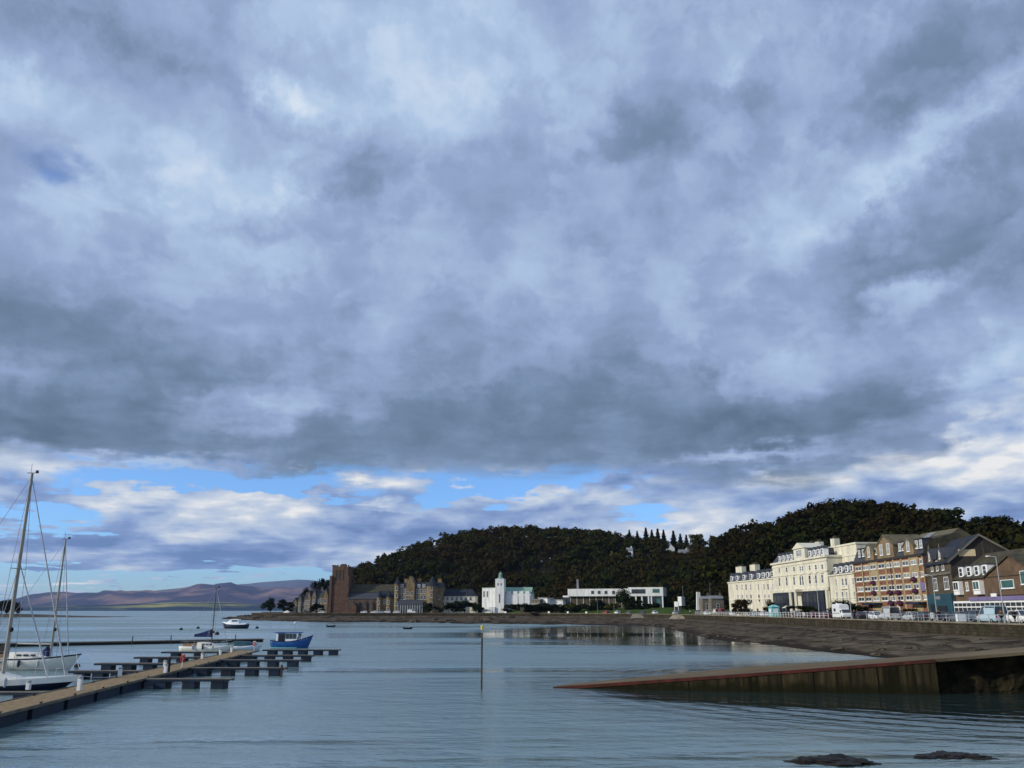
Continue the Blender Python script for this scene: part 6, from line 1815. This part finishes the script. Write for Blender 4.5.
def road_at(px, dd):
    """point on the esplanade seen at this bearing, dd metres inland of the sea wall"""
    best = None
    for i in range(len(W_) - 1):
        a, b_ = off(i, dd), off(i + 1, dd)
        fa, fb = 512 + 879.6 * a.x / a.y - px, 512 + 879.6 * b_.x / b_.y - px
        if fa * fb <= 0:
            t = fa / (fa - fb) if fa != fb else 0
            p = a + (b_ - a) * t; dr = (b_ - a).normalized()
            return p, math.atan2(dr.y, dr.x)
    raise ValueError(px)


CARS = [
    ('suv', (.72, .72, .70), 1021, 6.2, 180, 'white car at the right edge of the picture by the shopfront'),
    ('van', (.42, .55, .62), 991, 6.0, 0, 'pale blue van in front of the white shop windows'),
    ('suv', (.10, .13, .18), 973, 6.2, 0, 'dark blue-grey car left of the pale blue van'),
    ('hatch', (.045, .05, .06), 922.5, 6.6, 0, 'dark car in front of the right end of the brick block'),
    ('van', (.50, .52, .53), 889, 6.0, 0, 'silver van parked before the brick block'),
    ('hatch', (.66, .68, .69), 876, 5.2, 180, 'white hatchback right in front of the silver van'),
    ('suv', (.018, .02, .035), 872.5, 13.0, 0, 'dark navy car standing high behind the white hatchback'),
    ('hatch', (.30, .05, .04), 906, 14.5, 0, 'dark red car close to the foot of the brick block'),
    ('saloon', (.025, .028, .035), 859, 6.0, 0, 'black saloon between the white van and the white hatchback'),
    ('hatch', (.03, .03, .034), 853, 10.5, 180, 'black hatchback behind the black saloon'),
    ('saloon', (.09, .028, .045), 824.5, 6.0, 0, 'maroon saloon just left of the white high-roofed van'),
    ('hatch', (.075, .022, .05), 812.5, 6.0, 0, 'plum-coloured hatchback in front of the white hotel'),
    ('hatch', (.02, .02, .024), 819, 9.8, 180, 'black car behind the maroon and plum cars'),
    ('suv', (.56, .50, .40), 799, 10.0, 180, 'cream car at the foot of the white hotel'),
    ('saloon', (.035, .04, .05), 786, 6.0, 0, 'dark grey car to the right of the turquoise kiosk'),
    ('hatch', (.62, .64, .66), 764, 5.4, 180, 'white hatchback left of the turquoise kiosk'),
    ('saloon', (.38, .48, .50), 753.5, 6.2, 0, 'pale grey-green saloon before the cream mansard hotel'),
    ('hatch', (.06, .065, .075), 759, 9.5, 0, 'dark car half hidden behind the white hatchback and pale saloon'),
    ('hatch', (.70, .71, .70), 733, 6.0, 180, 'white hatchback at the left corner of the cream mansard hotel'),
    ('saloon', (.03, .035, .045), 719.5, 6.0, 0, 'dark saloon right of the white estate by the lawn'),
    ('saloon', (.68, .69, .66), 707, 6.0, 180, 'white car at the right end of the lawn'),
    ('van', (.48, .05, .045), 721, 16.0, 0, 'red van parked near the low sheds'),
    ('van', (.66, .60, .58), 715.5, 19.0, 0, 'white van left of the red van near the low sheds'),
    ('hatch', (.42, .45, .46), 675, 5.5, 0, 'silver hatchback beside the bright lawn'),
    ('suv', (.02, .02, .022), 680, 20.0, 0, 'black car in front of the small lodge'),
    ('hatch', (.70, .70, .70), 617, 5.8, 0, 'white car before the right half of the modern building'),
    ('hatch', (.35, .03, .03), 606, 8.0, 0, 'red car in front of the modern white building'),
    ('saloon', (.05, .06, .08), 643, 6.0, 0, 'dark car on the shore road right of the modern building'),
    ('saloon', (.10, .11, .13), 629, 5.6, 0, 'charcoal car just right of the white car before the modern building'),
    ('hatch', (.66, .67, .68), 655, 5.6, 180, 'white hatchback left of the silver one by the lawn'),
    ('suv', (.05, .05, .06), 697, 5.8, 0, 'black four-wheel-drive left of the white car at the end of the lawn'),
    ('van', (.62, .62, .62), 745, 5.8, 0, 'small white van at the foot of the cream mansard hotel'),
    ('hatch', (.04, .05, .09), 728, 9.6, 0, 'navy car behind the white hatchback at the corner of the cream hotel'),
    ('hatch', (.60, .61, .62), 808, 10.2, 0, 'pale car behind the plum hatchback at the hotel terrace wall'),
    ('saloon', (.08, .10, .14), 833, 10.0, 180, 'blue-grey saloon behind the white high-roofed camper van'),
    ('hatch', (.34, .36, .37), 866, 9.6, 0, 'grey hatchback in the second row behind the black saloon'),
    ('suv', (.05, .06, .07), 899, 9.8, 180, 'dark grey car behind the silver van at the brick block'),
    ('saloon', (.46, .48, .49), 911, 6.2, 0, 'silver saloon between the silver van and the dark car'),
    ('hatch', (.02, .02, .025), 944, 8.2, 180, 'black hatchback in front of the blue-green shopfront'),
    ('hatch', (.12, .13, .14), 958, 6.2, 0, 'charcoal hatchback left of the dark blue-grey car'),
    ('saloon', (.30, .31, .30), 982, 10.0, 0, 'grey saloon behind the pale blue van at the white shop windows'),
    ('saloon', (.04, .04, .05), 1008, 10.0, 180, 'black saloon behind the two walkers by the lamp post'),
    ('hatch', (.50, .50, .47), 795, 6.0, 0, 'beige hatchback in front of the cream garden wall'),
    ('hatch', (.72, .72, .72), 489.5, 5.5, 0, 'white car below the white church'),
    ('hatch', (.16, .32, .10), 488, 9.0, 180, 'green car behind the white one below the white church'),
    ('van', (.72, .72, .72), 412, 6.0, 180, 'white van in front of the sandstone hotel conservatory'),
    ('hatch', (.70, .70, .70), 396.5, 5.5, 0, 'white car at the left foot of the sandstone hotel'),
    ('suv', (.68, .70, .72), 387, 6.5, 0, 'white car before the turreted house'),
    ('hatch', (.30, .38, .42), 381, 5.5, 180, 'grey-blue car left of the white one before the turreted house'),
    ('hatch', (.72, .70, .68), 374, 6.0, 0, 'white car at the right end of the cathedral'),
    ('hatch', (.68, .68, .68), 364, 5.5, 0, 'white car in front of the cathedral aisle'),
    ('saloon', (.62, .64, .66), 287, 5.5, 0, 'pale car parked on the rocky point left of the villas'),
    ('saloon', (.55, .55, .55), 322, 5.5, 0, 'pale grey car just left of the cathedral tower'),
]
for kind, rgb, px, dd, flip, lb in CARS:
    p, a = road_at(px, dd)
    car(kind, rgb, p.x, p.y, a + R(flip), lb, z=3.244 if 4.2 < dd < 11.5 else 3.17)
# white high-roofed camper van, seen tall in the row
p, a = road_at(841.5, 6.2)
t = thing('camper_van', 'white high-roofed camper van in front of the clipped hedge', 'camper van', (p.x, p.y, 3.244), a + R(180))
W2 = 1.0
MB().ring([[(x, -W2, z0), (x, W2, z0), (x, W2, z1 - .2), (x, W2 * .88, z1), (x, -W2 * .88, z1), (x, -W2, z1 - .2)] for x, z0, z1 in ((-2.8, .4, 2.8), (-2.7, .35, 2.95), (1.0, .35, 2.95), (1.6, .35, 2.75), (1.62, .35, 2.1))]).build('living_box', paint((.72, .74, .74)), t)
MB().ring([[(x, -W2 * .95, z0), (x, W2 * .95, z0), (x, W2 * .95, z1 - .12), (x, W2 * .8, z1), (x, -W2 * .8, z1), (x, -W2 * .95, z1 - .12)] for x, z0, z1 in ((1.63, .35, 2.05), (2.1, .35, 1.95), (2.75, .35, 1.25), (3.2, .4, 1.05), (3.3, .45, .8))]).build('cab', paint((.72, .74, .74)), t)
MB().ring([[(2.18, -.8, 1.86), (2.18, .8, 1.86), (2.30, .8, 1.9), (2.30, -.8, 1.9)], [(2.74, -.82, 1.27), (2.74, .82, 1.27), (2.86, .82, 1.3), (2.86, -.82, 1.3)]]).build('windscreen', M['glass'], t)
for sy in (-1, 1):
    MB().box(-1.8, -.6, sy * 1.0 - .02, sy * 1.0 + .02, 1.5, 2.1).build('side_window', M['glass'], t); MB().box(1.75, 2.4, sy * .95 - .02, sy * .95 + .02, 1.25, 1.75).build('side_window', M['glass'], t)
    MB().box(-2.6, 1.4, sy * 1.005 - .004, sy * 1.005 + .004, 1.05, 1.2).build('side_stripe', M['lead'], t)
    for x in (-1.7, 2.45):
        w = inst('wheel', WH[0], t, (x, sy * .88, .34), scale=(1.08, 1.1, 1.08), mat=M['black']); inst('rim', WH[1], w, mat=M['chrome'])
MB().box(-1.5, -.7, -.5, .5, 2.951, 3.15).build('roof_vent', M['white'], t)

# turquoise kiosk, small white boards and a caravan-like cream stall
p, a = road_at(774, 4.4)
t = thing('ticket_kiosk', 'turquoise kiosk standing on the promenade before the white hotel', 'kiosk', (p.x, p.y, PZ), a)
MB().box(-1.5, 1.5, -1.0, 1.0, .004, 2.35).build('wall', M['teal'], t); MB().ring([[(-1.7, -1.2, 2.352), (1.7, -1.2, 2.352), (1.7, 1.2, 2.352), (-1.7, 1.2, 2.352)], [(-.6, -.3, 2.95), (.6, -.3, 2.95), (.6, .3, 2.95), (-.6, .3, 2.95)]]).build('roof', M['teal'], t)
for s_ in (-1, 1): MB().box(-1.0, 1.0, s_ * 1.01 - .02, s_ * 1.01 + .02, 1.1, 1.9).build('hatch', M['boat_white'], t); MB().box(s_ * 1.51 - .02, s_ * 1.51 + .02, -.6, .6, 1.0, 2.0).build('hatch', M['boat_white'], t)
MB().box(-1.3, 1.3, -1.3, -1.002, .95, 1.05).build('counter', M['white'], t)
for px, lb, w, h in ((931.3, 'small white notice board by the blue shopfront', .5, .9), (803.5, 'small white notice board left of the plum car', .55, .75), (960, 'pale grey cabinet at the left foot of the white shop windows', .6, 1.1)):
    p, a = road_at(px, 3.6); t = thing('notice_board' if px != 960 else 'cabinet', lb, 'sign' if px != 960 else 'cabinet', (p.x, p.y, PZ), a + R(90))
    if px != 960:
        MB().box(-w / 2, w / 2, -.04, .04, .35, .35 + h).build('board', M['white'], t); MB().tube((-w / 2 + .05, 0, 0), (-w / 2 + .05, 0, .36), .03).tube((w / 2 - .05, 0, 0), (w / 2 - .05, 0, .36), .03).build('frame', M['galv'], t)
    else:
        MB().box(-w, w, -.3, .3, .06, h).build('cabinet_box', M['boat_white'], t); MB().box(-w, w, -.3, .3, .0, .057).build('plinth', M['concrete'], t); MB().box(-w + .04, -.02, -.33, -.302, .12, h - .06).box(.02, w - .04, -.33, -.302, .12, h - .06).build('door', M['galv'], t)
p, a = road_at(788, 12.4); t = thing('stall', 'cream canopied stall in front of the white hotel shopfronts', 'stall', (p.x, p.y, 3.38), a)
MB().box(-1.4, 1.4, -.8, .8, .0, 1.0).build('counter', M['yellow_stone'], t); MB().ring([[(-1.7, -1.2, 2.2), (1.7, -1.2, 2.2), (1.7, 1.2, 2.2), (-1.7, 1.2, 2.2)], [(-1.2, -.2, 2.8), (1.2, -.2, 2.8), (1.2, .2, 2.8), (-1.2, .2, 2.8)]]).build('canopy', M['cream2'], t)
mb = MB()
for x in (-1.5, 1.5):
    for y in (-1, 1): mb.tube((x, y, 0), (x, y, 2.21), .04)
mb.build('frame', M['galv'], t)
p, a = road_at(792, 13.2)
# low cream wall in front of the hotel terrace
a0_, _ = road_at(808, 14.6); a1_, _ = road_at(790, 14.6); dv = a1_ - a0_
t = thing('terrace_wall', 'low cream garden wall along the front of the white hotel', 'wall', (a0_.x, a0_.y, 3.17), math.atan2(dv.y, dv.x))
MB().box(0, dv.length, -.2, .2, -.1, 1.15).build('wall', M['cream2'], t); MB().box(-.06, dv.length + .06, -.26, .26, 1.152, 1.27).build('coping', M['trim'], t)
# small pale blocks on the far sea wall
for px, lb in ((505.5, 'small white marker block on the sea wall below the white church'), (549, 'small white marker block on the sea wall below the white pavilion'), (568, 'small white marker block at the left end of the modern building'), (586.5, 'small white marker block below the middle of the modern building')):
    p, a = road_at(px, .9); o = MB().prism([(-.7, -.35), (.7, -.35), (.7, .35), (-.7, .35)], 0, .85, [(-.55, -.25), (.55, -.25), (.55, .25), (-.55, .25)]).build('marker_block', M['white'], None, bevel=.06)
    o.location = (p.x, p.y, PZ + .06); o.rotation_euler = (0, 0, a); tag(o, lb, 'marker block', 'white blocks on the far sea wall')

# ------------------------------------------------------------------ railings, lamps, poles
def railing(i0, i1, d0, label, m_):
    t = thing('railing', label, 'railing', (0, 0, 0)); mb = MB(); last = None; acc = 0
    posts = []
    for i in range(i0, i1 + 1):
        p = off(i, d0)
        if last is None: posts.append(p); last = p; continue
        dl = (p - last).length
        n = max(1, round(dl / 2.4))
        for k in range(1, n + 1): posts.append(last + (p - last) * k / n)
        last = p
    for a, c in zip(posts, posts[1:]):
        for z in (.55, 1.02): mb.tube((a.x, a.y, PZ + z), (c.x, c.y, PZ + z), .028, .028, 5)
    mb.build('rails', M[m_], t)
    pm = MB().lathe((0, 0, .0), [(.06, 0), (.05, .3), (.045, 1.05), (.06, 1.08), (.03, 1.14)], 6).mesh('post')
    for p in posts[:98]: inst('post', pm, t, (p.x, p.y, PZ + .004), mat=M[m_])


railing(int(2.0 * KD), int(4.9 * KD), .62, 'long grey iron railing along the near promenade above the sea wall', 'galv')
railing(int(5.25 * KD), int(7.3 * KD), .62, 'white railing along the promenade at the head of the bay', 'white')


def lamp(px, dd, ytop, label, arm=1.6, double=False):
    p, a = road_at(px, dd); h = at(px, ytop, p.y).z - PZ
    t = thing('street_lamp', label, 'street lamp', (p.x, p.y, PZ), a - R(90), 'street lamps along the esplanade')
    MB().lathe((0, 0, 0), [(.13, 0), (.13, 1.0), (.08, 1.05), (.05, h)], 8).build('post', M['galv'], t)
    s_ = (1, -1) if double else (1,)
    mb = MB()
    for q in s_: mb.path([(0, 0, h - .02), (0, q * arm * .4, h + .12), (0, q * arm, h + .2)], .035)
    mb.build('arm', M['galv'], t)
    for q in s_: MB().box(-.14, .14, q * arm - .1 if q > 0 else q * arm - .6, q * arm + .6 if q > 0 else q * arm + .1, h + .16, h + .28).build('lamp_head', M['boat_white'], t)


for px, dd, yt, lb in ((1003.5, 3.2, 557, 'tall street lamp in front of the brown gable'), (936.5, 3.0, 576, 'pale lamp post leaning before the blue-green shopfront'), (851, 3.0, 585, 'lamp post in front of the cream annex'), (819, 3.0, 579, 'lamp post before the right shopfront of the white hotel'), (742, 3.0, 596, 'thin lamp post before the cream mansard hotel'), (780, 12.6, 596, 'thin lamp post before the left shopfront of the white hotel')):
    lamp(px, dd, yt, lb)
for px, Y, yb, yt, lb in ((683.5, 405, 606, 586, 'thin dark mast behind the lodge'), (710.8, 380, 604, 583.5, 'thin dark mast above the low blue-grey sheds'), (370.5, 520, 610, 599.5, 'thin flagpole before the cathedral aisle'), (394.8, 518, 610, 590, 'thin white flagpole at the left of the sandstone hotel'), (597.5, 424, 610, 600, 'thin pole before the lower storey of the modern building'), (614, 424, 610, 598, 'thin pole left of the round tree at the modern building'), (492.5, 500, 611, 601, 'thin dark pole before the white church')):
    p0_, p1_ = at(px, yb, Y), at(px, yt, Y); o = MB().lathe((0, 0, 0), [(.10, 0), (.06, p1_.z - 3.2), (.09, p1_.z - 3.19), (.02, p1_.z - 3.0)], 6).build('flagpole', M['galv' if 'white' in lb else 'lead']); o.location = (p0_.x, Y, 3.2); tag(o, lb, 'pole')


# ------------------------------------------------------------------ people
def person(x, y, z, rz, label, coat, legs, hair='hair', stride=.22, h=1.74, bag=None):
    J = {'pel': (0, 0, .95, .145), 'chest': (0, .015, 1.28, .165), 'neck': (0, .0, 1.47, .062), 'head0': (0, .01, 1.56, .085), 'head': (0, .015, 1.66, .10), 'top': (0, .0, 1.73, .06)}
    for s_, n in ((-1, 'l'), (1, 'r')):
        sw = stride * s_
        J['hip' + n] = (.095 * s_, 0, .90, .10); J['kn' + n] = (.10 * s_, sw * .55 + .03, .50, .066); J['an' + n] = (.10 * s_, sw, .09, .045); J['to' + n] = (.11 * s_, sw + .17, .04, .04)
        J['sh' + n] = (.19 * s_, 0, 1.40, .07); J['el' + n] = (.25 * s_, -sw * .5 - .03, 1.13, .05); J['wr' + n] = (.25 * s_, -sw * .9 + .1, .90, .036); J['ha' + n] = (.245 * s_, -sw * .95 + .15, .82, .034)
    names = list(J); E = [('pel', 'chest'), ('chest', 'neck'), ('neck', 'head0'), ('head0', 'head'), ('head', 'top')]
    for n in 'lr': E += [('pel', 'hip' + n), ('hip' + n, 'kn' + n), ('kn' + n, 'an' + n), ('an' + n, 'to' + n), ('chest', 'sh' + n), ('sh' + n, 'el' + n), ('el' + n, 'wr' + n), ('wr' + n, 'ha' + n)]

    def skin_mesh(keys, grow, nm, material, parent, root='pel'):
        ks = [k for k in names if k in keys]; ix = {k: i for i, k in enumerate(ks)}
        me = bpy.data.meshes.new(nm); me.from_pydata([J[k][:3] for k in ks], [(ix[a], ix[c]) for a, c in E if a in ix and c in ix], [])
        o = bpy.data.objects.new(nm, me); COL.objects.link(o)
        o.modifiers.new('skin', 'SKIN'); sk = me.skin_vertices[0].data
        for k in ks: sk[ix[k]].radius = (J[k][3] * grow * (1.15 if k in ('chest', 'pel') else 1), J[k][3] * grow)
        sk[ix[root]].use_root = True
        m_ = o.modifiers.new('sub', 'SUBSURF'); m_.levels = m_.render_levels = 1
        o.data.materials.append(material); o.parent = parent
        return o
    t = thing('person', label, 'person', (x, y, z), rz)
    s_ = h / 1.76; t.scale = (s_, s_, s_)
    body = skin_mesh(set(names), 1.0, 'body', M['skin'], t)
    skin_mesh({'pel', 'chest'} | {a + n for a in ('hip',) for n in 'lr'} | {a + n for a in ('sh', 'el', 'wr') for n in 'lr'}, 1.16, 'coat', M[coat], t)
    skin_mesh({'pel'} | {a + n for a in ('hip', 'kn', 'an') for n in 'lr'}, 1.14, 'trousers', M[legs], t)
    for n in 'lr':
        q = J['an' + n]; MB().box(q[0] - .05, q[0] + .05, q[1] - .09, q[1] + .2, .0, .10).build('shoe', M['black'], t, bevel=.03)
    MB().lathe((0, -.02, 1.58), [(.07, 0), (.115, .05), (.12, .12), (.08, .19), (.01, .21)], 10).build('hair', M[hair], t, True)
    MB().lathe((0, .118, 1.63), [(.018, 0), (.014, .03), (.004, .045)], 6).build('nose', M['skin'], t)
    for k in (-1, 1): MB().lathe((.035 * k, .10, 1.665), [(.004, -.01), (.013, 0), (.004, .01)], 6).build('eye', M['black'], t)
    if bag: MB().box(-.16, .16, -.30, -.17, 1.05, 1.45).build('rucksack', M[bag], t, bevel=.04)
    return t


for px, dd, flip, lb, coat, legs, bag in ((1000.5, 1.7, 0, 'person in brown top and dark trousers walking in front of the lamp post', 'cloth_brown', 'cloth_black', None), (1013.5, 2.4, 180, 'person in black walking right of the lamp post by the railing', 'cloth_black', 'cloth_black', 'cloth_black'),
                                      (938.2, 1.5, 0, 'person in black standing beside the leaning lamp post', 'cloth_black', 'cloth_blue', None), (690, 1.8, 90, 'person in white standing by the railing at the bright lawn', 'cloth_white', 'cloth_black', None), (854, 1.8, 180, 'person in dark coat on the promenade before the cream annex', 'cloth_black', 'cloth_black', None)):
    p, a = road_at(px, dd); person(p.x, p.y, PZ, a - R(90) + R(flip), lb, coat, legs, bag=bag)

# ------------------------------------------------------------------ the air
hz = MB().box(-13900, 13900, -300, 13900, -4, 520).build('haze', None)
hm = bpy.data.materials.new('haze'); hm.use_nodes = True; nt = hm.node_tree; nt.nodes.clear()
pv = nt.nodes.new('ShaderNodeVolumePrincipled'); pv.inputs['Color'].default_value = (.45, .64, 1.0, 1); pv.inputs['Density'].default_value = HAZE; pv.inputs['Anisotropy'].default_value = 0.2
ou = nt.nodes.new('ShaderNodeOutputMaterial'); nt.links.new(pv.outputs[0], ou.inputs['Volume'])
hz.data.materials.append(hm); hz['kind'] = 'stuff'
